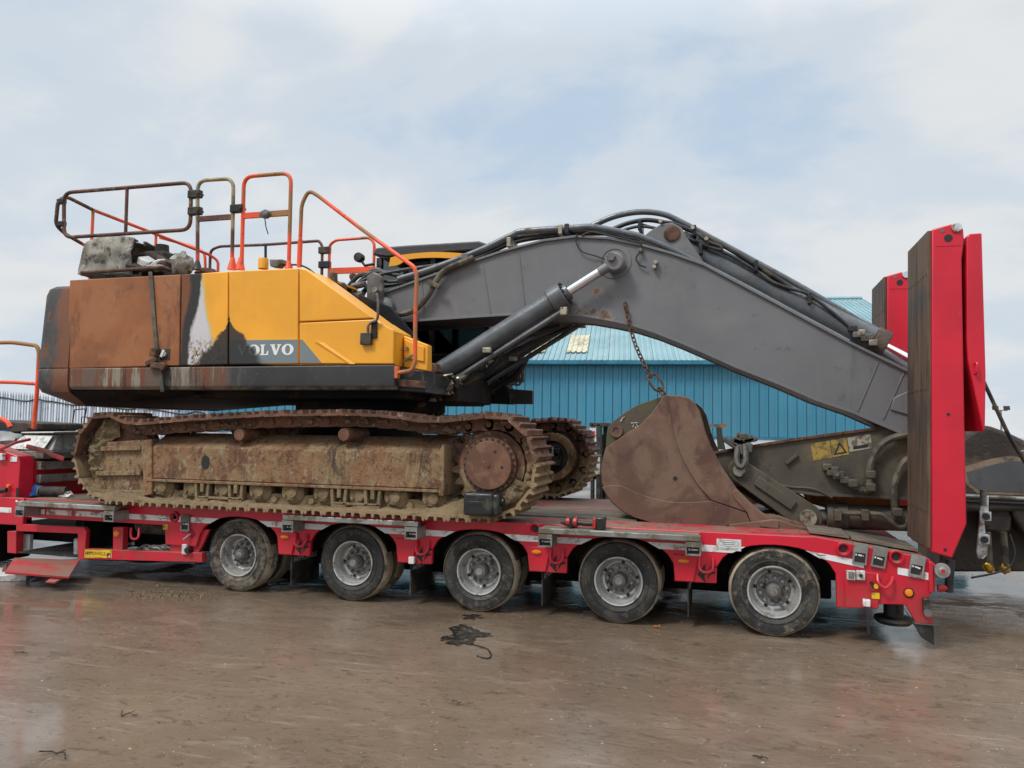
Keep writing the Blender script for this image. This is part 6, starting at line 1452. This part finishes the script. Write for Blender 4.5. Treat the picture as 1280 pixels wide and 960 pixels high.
# hinge ears set inboard, mossy
ep = [(757, 562), (758, 545), (760, 535), (766, 527), (782, 515), (797, 506), (815, 500), (832, 494), (826, 510), (805, 528), (783, 543)]
for y in (8.12, 8.98): MB().prism(XZ(ep, 8.12), y, y + .06).build('hinge_ear', 'ear_moss', bk, .006)
c = V(771, 539, 8.12); MB().lathe([(0, -.01), (.035, -.012), (.04, -.03), (.065, -.03), (.07, -.001)], c, 22).build('ear_boss', 'bucket_rust', bk)
MB().cyl((c.x, 8.1, c.z), (c.x, 9.06, c.z), .05, None, 14).build('ear_tube', 'bucket_rust', bk)
for nm, pts in (('chalk_mark', ((789, 529), (793, 528.5), (791, 534))), ('chalk_mark', ((794, 528.5), (797, 528.5), (795.5, 531), (797.5, 532.5), (796, 534.5), (793.5, 534))), ('chalk_mark', ((776, 527), (778, 523), (781, 521)))):
    MB().tube([V(u, v, 8.113) for u, v in pts], .006, 5).build(nm, 'white_scrap', bk)
# lip, teeth
lp = XZ([(912, 655), (950, 650), (972, 649), (976, 655), (970, 661), (912, 661.5)], YK0); MB().prism(lp, YK0 - .05, YK1 + .05).build('lip', 'bucket_rust', bk, .008)
tt = XZ([(968, 650), (976, 649.5), (990, 655), (1012, 661), (1011, 663.5), (985, 665), (970, 664)], YK0)
for k in range(5):
    y = YK0 - .05 + k * (YK1 - YK0 - .10) / 4; m = MB(); m.prism(tt, y, y + .16)
    for v in m.v:
        q = (v.x - tt[1][0]) / (tt[3][0] - tt[1][0])
        if q > 0: v.y = y + .08 + (v.y - y - .08) * (1 - .45 * q)
    m.build('tooth', 'bucket_rust', bk, .01)
    a = V(952, 653, YK0); MB().prism(XZ([(950, 651), (965, 649), (974, 650), (974, 662), (950, 659)], YK0 - .06), y - .012, y + .172).build('tooth_adapter', 'bucket_rust', bk, .012)

# chain from the boom to the bucket
cha, chb = V(786, 398, 8.2), V(814, 477, 8.05)
top_ = V(781, 378, 8.225)
path = catmull([top_, V(786, 402, 8.2), V(794, 430, 8.16), V(805, 455, 8.1), V(814, 472, 8.05)], 8)
chn = thing('lifting_chain', (V(830, 494, 8.0).x, 8.0, V(830, 494, 8.0).z), 'rusty chain hanging from the boom to the bucket top', 'chain')
def clink(a, b, w, r, roll, mat='rust_iron', nm='chain_link'):
    d = (b - a); L = d.length; d.normalize(); s_ = d.orthogonal().normalized(); s_ = Matrix.Rotation(roll, 3, d) @ s_
    pts = []
    for i in range(16):
        t = 2 * math.pi * i / 16; cx = math.cos(t); k = (L / 2 - w) * (1 if cx > 0.01 else -1 if cx < -.01 else 0)
        pts.append((a + b) / 2 + d * (k + w * cx) + s_ * (w * math.sin(t)))
    MB().tube(pts, r, 6, closed=True).build(nm, mat, chn)
Ls = [0]
for i in range(len(path) - 1): Ls.append(Ls[-1] + (path[i + 1] - path[i]).length)
nl = 18; tot = Ls[-1]
def onp(s_):
    for i in range(len(path) - 1):
        if Ls[i + 1] >= s_ - 1e-6: return path[i].lerp(path[i + 1], (s_ - Ls[i]) / (Ls[i + 1] - Ls[i]))
    return path[-1]
for i in range(nl): clink(onp(tot * i / nl) - (path[1] - path[0]) * .0, onp(min(tot, tot * (i + 1.22) / nl)), .021, .0075, (i % 2) * math.pi / 2)
clink(V(813, 468, 8.05), V(826, 488, 8.0), .06, .013, .2, nm='chain_ring'); clink(V(824, 485, 8.0), V(830, 494, 8.0), .028, .011, 1.5); clink(V(827, 489, 8.0), V(832, 497, 7.98), .022, .009, .3)

# ================================================================== things on the deck
def impact_wrench():
    c = V(730, 661, 7.05); z = ZD - .009
    t = thing('impact_wrench', (c.x, c.y, z), 'red and black cordless impact wrench lying on the galvanised deck bar', 'power tool')
    x = c.x
    MB().cyl((x - .17, c.y, z + .052), (x - .06, c.y, z + .052), .042, .05, 16).build('motor_housing', 'tool_red', t, .008); MB().cyl((x - .215, c.y, z + .052), (x - .171, c.y, z + .052), .026, .036, 14).build('nose', 'black_plastic', t)
    MB().box(x - .13, x - .10, c.y - .054, c.y + .054, z + .0, z + .106).build('grip_band', 'black_plastic', t, .01)
    MB().tube([(x - .07, c.y, z + .05), (x + .0, c.y, z + .045), (x + .09, c.y, z + .045)], .026, 10).build('handle', 'black_plastic', t); MB().box(x + .085, x + .12, c.y - .05, c.y + .05, z + .003, z + .10).build('battery_shoe', 'tool_red', t, .01); MB().box(x + .121, x + .20, c.y - .055, c.y + .055, z + .0, z + .11).build('battery', 'black_plastic', t, .012)
impact_wrench()
def jerrycan():
    a, b = V(580, 646, 6.84), V(625, 640, 6.84)
    x0, x1 = a.x, b.x; z = .965; y0, y1 = 6.80, 6.98
    t = thing('plastic_can', ((x0 + x1) / 2, 6.9, z), 'dark grey plastic can lying against the muddy track below the sprocket', 'can')
    b_ = MB().box(x0, x1 - .06, y0, y1, z, z + .215).build('body', 'black_plastic', t, .03, 4); MB().box(x1 - .075, x1, y0 + .012, y1 - .01, z + .008, z + .207).build('end_cap', 'black_plastic', t, .03, 4)
    MB().box(x0 + .04, x1 - .14, y0 - .006, y0 + .0, z + .105, z + .135).build('moulded_rib', 'black_plastic', t, .004); MB().cyl((x1 - .001, 6.9, z + .13), (x1 + .02, 6.9, z + .13), .04, None, 12).build('cap', 'black_plastic', t)
jerrycan()
# cylinder bottle, blue cloth and bag by the gooseneck
p = V(64, 618, 7.45); z = ZD
bt = thing('spray_tube', (p.x, 7.45, z), 'dark dusty tube with pale rim lying on the deck beside the blue cloth', 'tube')
d = Vector((.28, .10, 0)); c = Vector((p.x - .1, 7.40, z + .062)); MB().cyl(c, c + d, .06, None, 20).build('tube_body', 'dark_rubber', bt); MB().tube([c + Vector((0.0, math.cos(t) * .058, math.sin(t) * .058)) for t in (2 * math.pi * i / 20 for i in range(20))], .008, 6, closed=True).build('tube_rim', 'scorch_edge', bt); MB().cyl(c + Vector((-.006, 0, 0)), c + Vector((-.003, 0, 0)), .045, None, 18).build('tube_mouth', 'dark_print', bt)
vs, fs = blob(V(47, 618, 7.5), (.17, .12, .11), .5, 1.8, 21, 3, ZD); tag(MB().add(vs, fs).build('blue_cloth', 'blue_plastic', None, angle=50), 'crumpled blue cloth on the deck beside the gooseneck wall', 'cloth')
vs, fs = blob(V(83, 619, 7.5), (.09, .06, .045), .6, 2.4, 33, 3, ZD); tag(MB().add(vs, fs).build('clear_bag', 'white_scrap', None, angle=50), 'small crumpled pale plastic bag next to the dark tube', 'bag')
tag(MB().tube([V(22, 624, 7.20), V(21, 627, 7.15), V(25, 628, 7.13), V(29, 626, 7.13)], .012, 6, smooth=4).build('white_hook', 'white_scrap'), 'small white hook hanging on the gooseneck corner', 'hook')
# load heaped on the gooseneck
def slab(name, pts, th, mat, label, cat, up=None):
    m = MB(); m.extrude(pts, (0, 0, -th)); return tag(m.build(name, mat, None, .01), label, cat)
GZ = 1.362
crate = thing('grey_cover_box', (GX - .2, 8.2, GZ), 'low grey box with white lid panels lying on the gooseneck', 'box')
m = MB(); m.add([(GX - .55, 7.55, 1.425), (GX + .05, 7.62, 1.425), (GX + .05, 9.2, 1.425), (GX - .55, 9.2, 1.425), (GX - .40, 7.72, 1.60), (GX - .02, 7.75, 1.62), (GX - .02, 9.1, 1.62), (GX - .40, 9.1, 1.60)], [(0, 3, 2, 1), (4, 5, 6, 7), (0, 1, 5, 4), (1, 2, 6, 5), (2, 3, 7, 6), (3, 0, 4, 7)]); m.build('box_body', 'grey_tarp', crate, .01)
MB().extrude([(GX - .46, 7.62, 1.635), (GX + .02, 7.66, 1.645), (GX + .03, 8.5, 1.66), (GX - .50, 8.45, 1.64)], (0, 0, .016)).build('lid_panel', 'white_scrap', crate, .004); MB().extrude([(GX - .48, 8.48, 1.66), (GX + .04, 8.52, 1.67), (GX + .02, 9.2, 1.70), (GX - .45, 9.15, 1.68)], (0, 0, .016)).build('lid_panel', 'white_scrap', crate, .004)
MB().extrude([(GX - .56, 7.50, 1.44), (GX - .02, 7.56, 1.43), (GX - .02, 7.70, 1.61), (GX - .42, 7.66, 1.61)], (0, -.012, .004)).build('side_panel', 'white_scrap', crate, .004)
vs, fs = blob((GX - 1.15, 7.75, 1.50), (.42, .3, .15), .45, 1.6, 44, 3, GZ + .01); tag(MB().add(vs, fs).build('blue_sheet', 'blue_plastic', None, angle=50), 'bright blue plastic sheet bundled on the gooseneck', 'sheet')
vs, fs = blob((GX - .72, 7.62, 1.50), (.26, .18, .14), .45, 1.9, 47, 3, 1.37); tag(MB().add(vs, fs).build('grey_tarpaulin', 'grey_tarp', None, angle=50), 'crumpled grey tarpaulin on the gooseneck edge', 'tarpaulin')
vs, fs = blob((GX - 1.3, 7.5, 1.57), (.16, .13, .11), .45, 2., 49, 3); tag(MB().add(vs, fs).build('black_bundle', 'burnt_dark', None, angle=50), 'small black bundle on the gooseneck rim', 'bundle')
tag(MB().tube([V(0, 562, 7.2), V(20, 553, 7.25), V(38, 549, 7.4)], .018, 6).build('red_bar', 'red_strap'), 'thin red strap bar leaning on the gooseneck rim', 'strap')
def ribbon(pts, w, wid, name, mat, label, cat, sub=5):
    c = catmull([Vector(p) for p in pts], sub); m = MB(); n = len(c); vs = []
    wv = Vector(wid).normalized() * w / 2
    for i, p in enumerate(c): vs += [p - wv, p + wv]
    t = [(p + Vector((0, 0, .004)) + Vector((0, -.004, 0))) for p in vs]
    fs = []
    for i in range(n - 1):
        a = 2 * i; fs += [(a, a + 1, a + 3, a + 2), (2 * n + a, 2 * n + a + 2, 2 * n + a + 3, 2 * n + a + 1), (a, a + 2, 2 * n + a + 2, 2 * n + a), (a + 1, 2 * n + a + 1, 2 * n + a + 3, a + 3)]
    fs += [(0, 2 * n, 2 * n + 1, 1), (2 * n - 2, 2 * n - 1, 4 * n - 1, 4 * n - 2)]
    o = m.add(vs + t, fs).build(name, mat, None, angle=50); return tag(o, label, cat)
ribbon([V(33, 558, 7.45), V(45, 561, 7.45), V(57, 564, 7.44), V(66, 569, 7.43), V(80, 574, 7.42)], .055, (.25, .0, .75), 'lashing_strap', 'red_strap', 'dirty red lashing strap draped over the stowed bars', 'strap')
ribbon([V(188, 340, YN - .012), V(190, 365, YN - .012), V(192, 395, YN - .012), V(195, 430, YN - .012), V(199, 457, YN - .03), V(203, 490, YN - .012)], .05, (1, 0, 0), 'door_strap', 'strap_grey', 'grey webbing strap tied down over the burnt engine door', 'strap')
rt = thing('strap_ratchet', V(196, 458, YN - .05), 'rusty ratchet buckle on the strap across the burnt door', 'ratchet')
for u, v, w_, h_, ro in ((193, 440, .09, .10, .2), (190, 452, .15, .06, -.4), (196, 457, .14, .07, .1), (204, 458, .08, .08, .5)):
    p = V(u, v, YN - .05); me = MB().box(-w_ / 2, w_ / 2, -.03, .03, -h_ / 2, h_ / 2).mesh('ratchet_plate', 'rust_iron', Vector((0, 0, 0))); o = inst('ratchet_plate', me, T(*p) @ Matrix.Rotation(ro, 4, 'Y'), rt); b = o.modifiers.new('bevel', 'BEVEL'); b.width = .01
# strap and buckle round the arm tip
as_ = thing('arm_strap', V(924, 585, 8.15), 'dark lashing strap with steel buckle knotted round the arm tip', 'strap')
MB().tube([V(926, 548, 8.24), V(922, 560, 8.20), V(921, 578, 8.10), V(927, 584, 8.08), V(932, 575, 8.10), V(931, 556, 8.2)], .03, 6, smooth=5).build('webbing_loop', 'strap_grey', as_)
for u, v, w_, h_, ro, mt in ((926, 553, .16, .06, .3, 'galvanised'), (921, 551, .12, .10, -.7, 'strap_grey'), (934, 550, .14, .07, -.4, 'strap_grey'), (913, 554, .18, .055, .6, 'strap_grey'), (938, 550, .14, .05, -.2, 'strap_grey'), (926, 560, .09, .14, .1, 'hub_grey'), (937, 560, .06, .10, .0, 'burnt_grey_patch'), (928, 545, .12, .06, .2, 'strap_grey')):
    p = V(u, v, 8.22); me = MB().box(-w_ / 2, w_ / 2, -.035, .035, -h_ / 2, h_ / 2).mesh('buckle_plate', mt, Vector((0, 0, 0))); o = inst('buckle_plate', me, T(*p) @ Matrix.Rotation(ro, 4, 'Y'), as_); b = o.modifiers.new('bevel', 'BEVEL'); b.width = .012
# loose orange handrail and black tool case on the gooseneck
hr = thing('loose_handrail', V(45, 540, 8.0), 'bright orange loop handrail standing loose on the gooseneck', 'handrail')
MB().tube([V(-30, 429, 8.), V(16, 428, 8.), V(46, 432, 8.), V(49, 440, 8.), V(47, 480, 8.), V(42, 536, 8.)], .027, 10, .10).build('top_rail', 'orange_rail', hr); MB().tube([V(-30, 477, 8.), V(20, 478, 8.), V(47, 480, 8.)], .024, 10).build('mid_rail', 'orange_rail', hr); MB().tube([V(-20, 522, 7.9), V(4, 524, 7.9), V(10, 528, 7.9), V(13, 534, 7.9)], .03, 8, .1).build('foot_loop', 'orange_rail', hr)
cs = thing('black_case', V(20, 545, 8.0), 'black oily steel tray under the orange loose handrail', 'tray')
q = XZ([(-40, 524), (49, 529), (49, 538), (20, 541), (-40, 545)], 8.05); MB().prism(q, 8.05, 8.9).build('case_body', 'burnt_dark', cs, .02); p = V(38, 532, 8.05); MB().box(p.x - .05, p.x + .04, 8.03, 8.049, p.z - .04, p.z + .03).build('case_catch', 'rust_iron', cs, .008)
m = XZ([(-40, 546), (49, 540), (40, 560), (-40, 566)], 8.1); tag(MB().prism(m, 8.1, 8.8).build('timber_packing', 'deck_timber', None, .01), 'grey timber packing under the black tray', 'timber')

# ================================================================== things behind
# burnt machine housing beyond the rear of the trailer
YH = 9.6
hx = lambda u, v: V(u, v, YH)
bh = thing('burnt_machine_housing', (hx(1280, 700).x, YH + .8, 0), 'charred machine housing with grey painted patch standing on the ground behind the ramps', 'machine part')
prof = XZ([(1190, 560), (1205, 545), (1228, 531), (1240, 533), (1262, 541), (1285, 552), (1330, 575), (1340, 640), (1190, 640)], YH)
MB().prism(prof, YH, YH + 1.5).build('housing_shell', 'burnt_brown', bh, .05, 3)
base = XZ([(1185, 640), (1345, 640), (1345, 722), (1185, 722)], YH); base = [(x, max(z, .02)) for x, z in base]; MB().prism(base, YH + .35, YH + 1.5).build('lower_frame', 'burnt_brown', bh, .03)
pt = catmull([Vector((x, 0, z)) for x, z in XZ([(1200, 590), (1216, 586), (1232, 581), (1246, 578), (1262, 576), (1300, 580)], YH)], 4); lo2 = [Vector((x, 0, z)) for x, z in XZ([(1300, 620), (1222, 617), (1209, 607)], YH)]
pt2 = [p + Vector((0, 0, .05)) for p in pt]
MB().prism([(p.x, p.z) for p in pt2 + lo2], YH - .004, YH - .001).build('scorched_edge', 'scorch_edge', bh); MB().prism([(p.x + .06, p.z - .0) for p in pt] + [(p.x + .03, p.z + .03) for p in lo2], YH - .008, YH - .005).build('grey_patch', 'burnt_grey_patch', bh)
MB().tube([hx(1195, 619), hx(1340, 626)], .022, 8).build('trim_bar', 'galvanised', bh); MB().tube([hx(1195, 626), hx(1340, 632)], .02, 8).build('trim_bar', 'black_steel', bh)
q = XZ([(1232, 634), (1262, 634), (1268, 648), (1266, 664), (1262, 668), (1232, 666)], YH); MB().prism(q, YH + .05, YH + .34).build('charred_block', 'burnt_dark', bh, .04, 3)
q = XZ([(1262, 632), (1330, 634), (1330, 690), (1285, 672), (1270, 650)], YH); MB().prism(q, YH + .02, YH + .34).build('charred_arch', 'burnt_brown', bh, .04, 3)
MB().tube([hx(1205, 465) + Vector((0, -.5, 0)), hx(1242, 545) + Vector((0, -.5, 0)), hx(1262, 578) + Vector((0, -.5, 0)), hx(1300, 622) + Vector((0, -.5, 0))], .020, 8, .1).build('stay_rod', 'black_steel', bh); a, b = hx(1258, 562) + Vector((0, -.5, 0)), hx(1266, 578) + Vector((0, -.5, 0)); MB().cyl(a, b, .042, None, 10).build('rod_joint', 'galvanised', bh)
YL = 8.6
q = XZ([(1226, 622), (1236, 620), (1236, 640), (1230, 645), (1232, 668), (1236, 668), (1234, 694), (1229, 699), (1222, 698), (1221, 690), (1225, 650)], YL)
lb_ = thing('lamp_bracket', V(1228, 700, YL), 'pale aluminium lamp bracket with two round lenses hanging behind the ramp', 'bracket')
MB().prism(q, YL, YL + .03).build('bracket_plate', 'pale_plate', lb_, .005)
for u, v in ((1231, 645), (1229, 674)):
    p = V(u, v, YL); o = MB().box(p.x - .05, p.x + .05, YL - .03, YL - .001, p.z - .045, p.z + .045).build('lamp_mount', 'pale_plate', lb_, .006); MB().cyl((p.x, YL - .05, p.z), (p.x, YL - .031, p.z), .033, None, 14).build('lens', 'black_plastic', o)
MB().cyl(V(1229, 612, YL), V(1229, 632, YL), .03, None, 10).build('bracket_pin', 'hub_grey', lb_)
for u, v0, v1 in ((1236, 665, 710), (1256, 665, 712)):
    t = thing('brass_coupling', V(u, 716, 9.3), ('brass hose coupling hanging beside the lamp bracket behind the ramp' if u < 1240 else 'brass hose coupling beside the thin trailing cable below the charred housing'), 'coupling', 'brass couplings behind the ramp')
    MB().tube([V(u - 2, v0, 9.3), V(u, (v0 + v1) / 2, 9.3), V(u, v1 - 6, 9.3)], .035, 8, smooth=4).build('hose', 'hose_olive', t); vs, fs = blob(V(u, v1 - 1, 9.3), (.055, .05, .06), .4, 2, u, 2); MB().add(vs, fs).build('coupling_body', 'brass', t)
tag(MB().tube([V(1262, 668, 9.3), V(1268, 690, 9.25), V(1262, 708, 9.2), V(1245, 716, 9.1), V(1215, 722, 8.9)], .012, 6, smooth=6).build('trailing_cable', 'cable_black'), 'thin black cable trailing from the charred housing to the ground', 'cable')
# forklift between the trailer and the warehouse
YFk = 13.5
fk = thing('forklift', (V(820, 600, YFk).x, YFk + .6, 0), 'dark forklift parked behind the trailer, mast beside the track', 'forklift')
fp = lambda u, v: V(u, v, YFk)
for y in (YFk, YFk + .75):
    for u0, u1, mt in ((738, 742, 'green_black'), (745, 750, 'green_black')):
        MB().box(fp(u0, 600).x, fp(u1, 600).x, y, y + .12, .05, fp(740, 530).z).build('mast_upright', mt, fk, .008)
MB().box(fp(736, 600).x, fp(758, 600).x, YFk + .0, YFk + .87, fp(740, 533).z, fp(740, 528).z).build('mast_crosshead', 'green_black', fk, .01); MB().box(fp(738, 600).x, fp(753, 600).x, YFk + .121, YFk + .74, .9, 1.05).build('mast_crossbar', 'green_black', fk)
p = fp(740, 546); MB().box(p.x - .05, p.x + .07, YFk - .006, YFk - .001, p.z - .16, p.z + .16).build('warning_decal', 'white_print', fk); MB().box(p.x - .03, p.x + .05, YFk - .009, YFk - .007, p.z - .02, p.z + .1).build('decal_mark', 'tool_red', fk); p = fp(746, 582); MB().box(p.x - .06, p.x + .06, YFk - .03, YFk - .001, p.z - .15, p.z + .15).build('pale_plate', 'pale_plate', fk)
for k in range(3): MB().cyl((fp(751 + k * 2, 600).x, YFk + .25, .1), (fp(751 + k * 2, 600).x, YFk + .25, 1.7), .03, None, 8).build('lift_chain', 'black_steel', fk)
x0, x1 = fp(756, 600).x, fp(905, 600).x
MB().prism([(x0, .35), (x1, .35), (x1 + .02, .95), (x1 - .3, 1.15), (x0 + .9, 1.15), (x0 + .8, .7), (x0, .7)], YFk + .05, YFk + 1.0).build('body', 'green_black', fk, .04, 3)
zt_ = fp(890, 530).z
MB().box(x0 + .15, fp(905, 600).x, YFk + .05, YFk + .12, zt_ - .05, zt_).build('guard_beam', 'galvanised', fk); MB().box(x0 + .15, fp(905, 600).x, YFk + .93, YFk + 1.0, zt_ - .05, zt_).build('guard_beam', 'galvanised', fk)
MB().extrude([fp(895, 534), fp(901, 534), fp(907, 562), fp(897, 562)], (0, .1, 0)).build('guard_post', 'green_black', fk); MB().extrude([(x0 + .15, YFk + .06, zt_ - .05), (x0 + .22, YFk + .06, zt_ - .05), (x0 + .12, YFk + .06, .7), (x0 + .02, YFk + .06, .7)], (0, .05, 0)).build('guard_post', 'green_black', fk)
p = fp(904, 532); MB().box(p.x - .035, p.x + .045, YFk + .0, YFk + .05, p.z - .035, p.z + .03).build('tail_lamp', 'rusty_orange', fk)
for x in (x0 + .25, x1 - .35):
    for y in (YFk + .0, YFk + .85):
        MB().lathe([(0, .0), (.18, .0), (.2, -.01), (.30, .0), (.32, .03), (.32, .17), (.30, .2), (0, .2)], (x, y, .325), 24).build('wheel', 'dark_rubber', fk)

# ================================================================== on the ground
def stain(pts, name, label, seed):
    rnd = random.Random(seed); c = [G(u, v, .004) for u, v in pts]; cen = sum(c, Vector()) / len(c); out = []
    n = len(c)
    for i in range(n):
        a, b = c[i], c[(i + 1) % n]
        for j in range(4):
            p = a.lerp(b, j / 4); q = p + (p - cen).normalized() * rnd.uniform(-.05, .05); q.z = .0045; out.append(q)
    m = MB(); k = len(out); m.add([Vector((cen.x, cen.y, .0065))] + out, [(0, 1 + i, 1 + (i + 1) % k) for i in range(k)])
    return tag(m.build(name, 'oil_black', None), label, 'oil stain')
stain([(577, 770), (590, 767), (603, 770), (601, 773), (588, 774)], 'oil_stain', 'small black oil spot on the wet ground behind the middle wheel', 1)
stain([(556, 799), (563, 786), (575, 780), (590, 783), (597, 791), (612, 788), (616, 794), (600, 797), (592, 804), (575, 806), (560, 803)], 'oil_stain', 'large ragged black oil stain on the wet ground near the middle wheel', 2)
tag(MB().tube([G(u, v, .006) for u, v in ((589, 805), (600, 808), (610, 812), (614, 820), (608, 823), (596, 820))], .006, 5, smooth=5).build('oily_string', 'oil_black'), 'thin black oily string lying beside the large oil stain', 'string')
pl = thing('steel_plate', G(10, 727), 'pale metal pad with upright lug lying on the ground by the red flap', 'metal pad')
a = G(-40, 729), G(33, 726), G(39, 716), G(-40, 718); MB().extrude([q for q in a], (0, 0, .07)).build('pad', 'pale_plate', pl, .006)
for u in (5, 23):
    p = G(u, 722); MB().extrude([(p.x - .02, p.y - .02, .071), (p.x + .05, p.y - .02, .071), (p.x + .05, p.y - .02, .17), (p.x + .02, p.y - .02, .15)], (0, .015, 0)).build('lug', 'rust_iron', pl)
p = G(821, 785); vs, fs = blob((p.x, p.y, .012), (.035, .02, .014), .3, 2, 3, 2); tag(MB().add(vs, fs).build('orange_leaf', 'rusty_orange'), 'small orange scrap on the ground between the rear wheels', 'scrap')
# scattered grit, straw and chips
rnd = random.Random(11); gr = MB()
for i in range(1100):
    u = rnd.uniform(-60, 1340); v = 700 + 275 * rnd.random() ** .8; p = G(u, v, 0.)
    r = rnd.uniform(.002, .0065) * (1.7 if rnd.random() < .08 else 1); h_ = r * rnd.uniform(.5, .9); t = rnd.uniform(0, 6.28); e = rnd.uniform(.6, 2.2)
    q = [Vector((p.x + r * e * math.cos(t + k * 2.09), p.y + r * math.sin(t + k * 2.09), .001)) for k in range(3)]
    gr.add(q + [Vector((p.x, p.y, h_))], [(0, 1, 3), (1, 2, 3), (2, 0, 3)])
tag(gr.build('ground_litter', 'straw', None, angle=80), 'pale grit and straw scattered over the wet yard', kind='stuff')
bt_ = MB()
for i in range(160):
    u = 170 + rnd.gauss(45, 28); v = 744 + rnd.gauss(0, 3.2); p = G(u, v, 0.); vs, fs = blob((p.x, p.y, .004), (rnd.uniform(.006, .022), rnd.uniform(.006, .018), .007), .5, 3, i, 1); bt_.add(vs, fs)
tag(bt_.build('mud_crumbs', 'dry_mud', None, angle=80), 'dry mud crumbs fallen on the ground beside the guard rail', kind='stuff')
for k, (u, v, s_) in enumerate(((24, 817, .07), (70, 944, .09), (160, 895, .06), (950, 948, .04), (1211, 756, .03), (570, 880, .03))):
    rn = random.Random(k); p = G(u, v, .004); m = MB(); pts = [p + Vector((s_ * (j / 4 - .5) * 2, s_ * rn.uniform(-.35, .35), .004 + rn.uniform(0, .015))) for j in range(5)]; m.tube(pts, .0045, 5, smooth=3); m.tube([pts[2], pts[2] + Vector((s_ * .3, s_ * .4, .006))], .003, 5)
    tag(m.build('dark_twig', 'burnt_dark'), ('dark twig cluster lying on the wet ground below the red flap', 'long dark twig lying near the yard edge on smeared mud', 'dark muddy scrap of twigs on the open ground', 'tiny dark twig on the bare wet ground', 'short dark twig behind the trailer tail', 'single dark chip on the open wet ground')[k], 'twig', 'twigs on the ground')
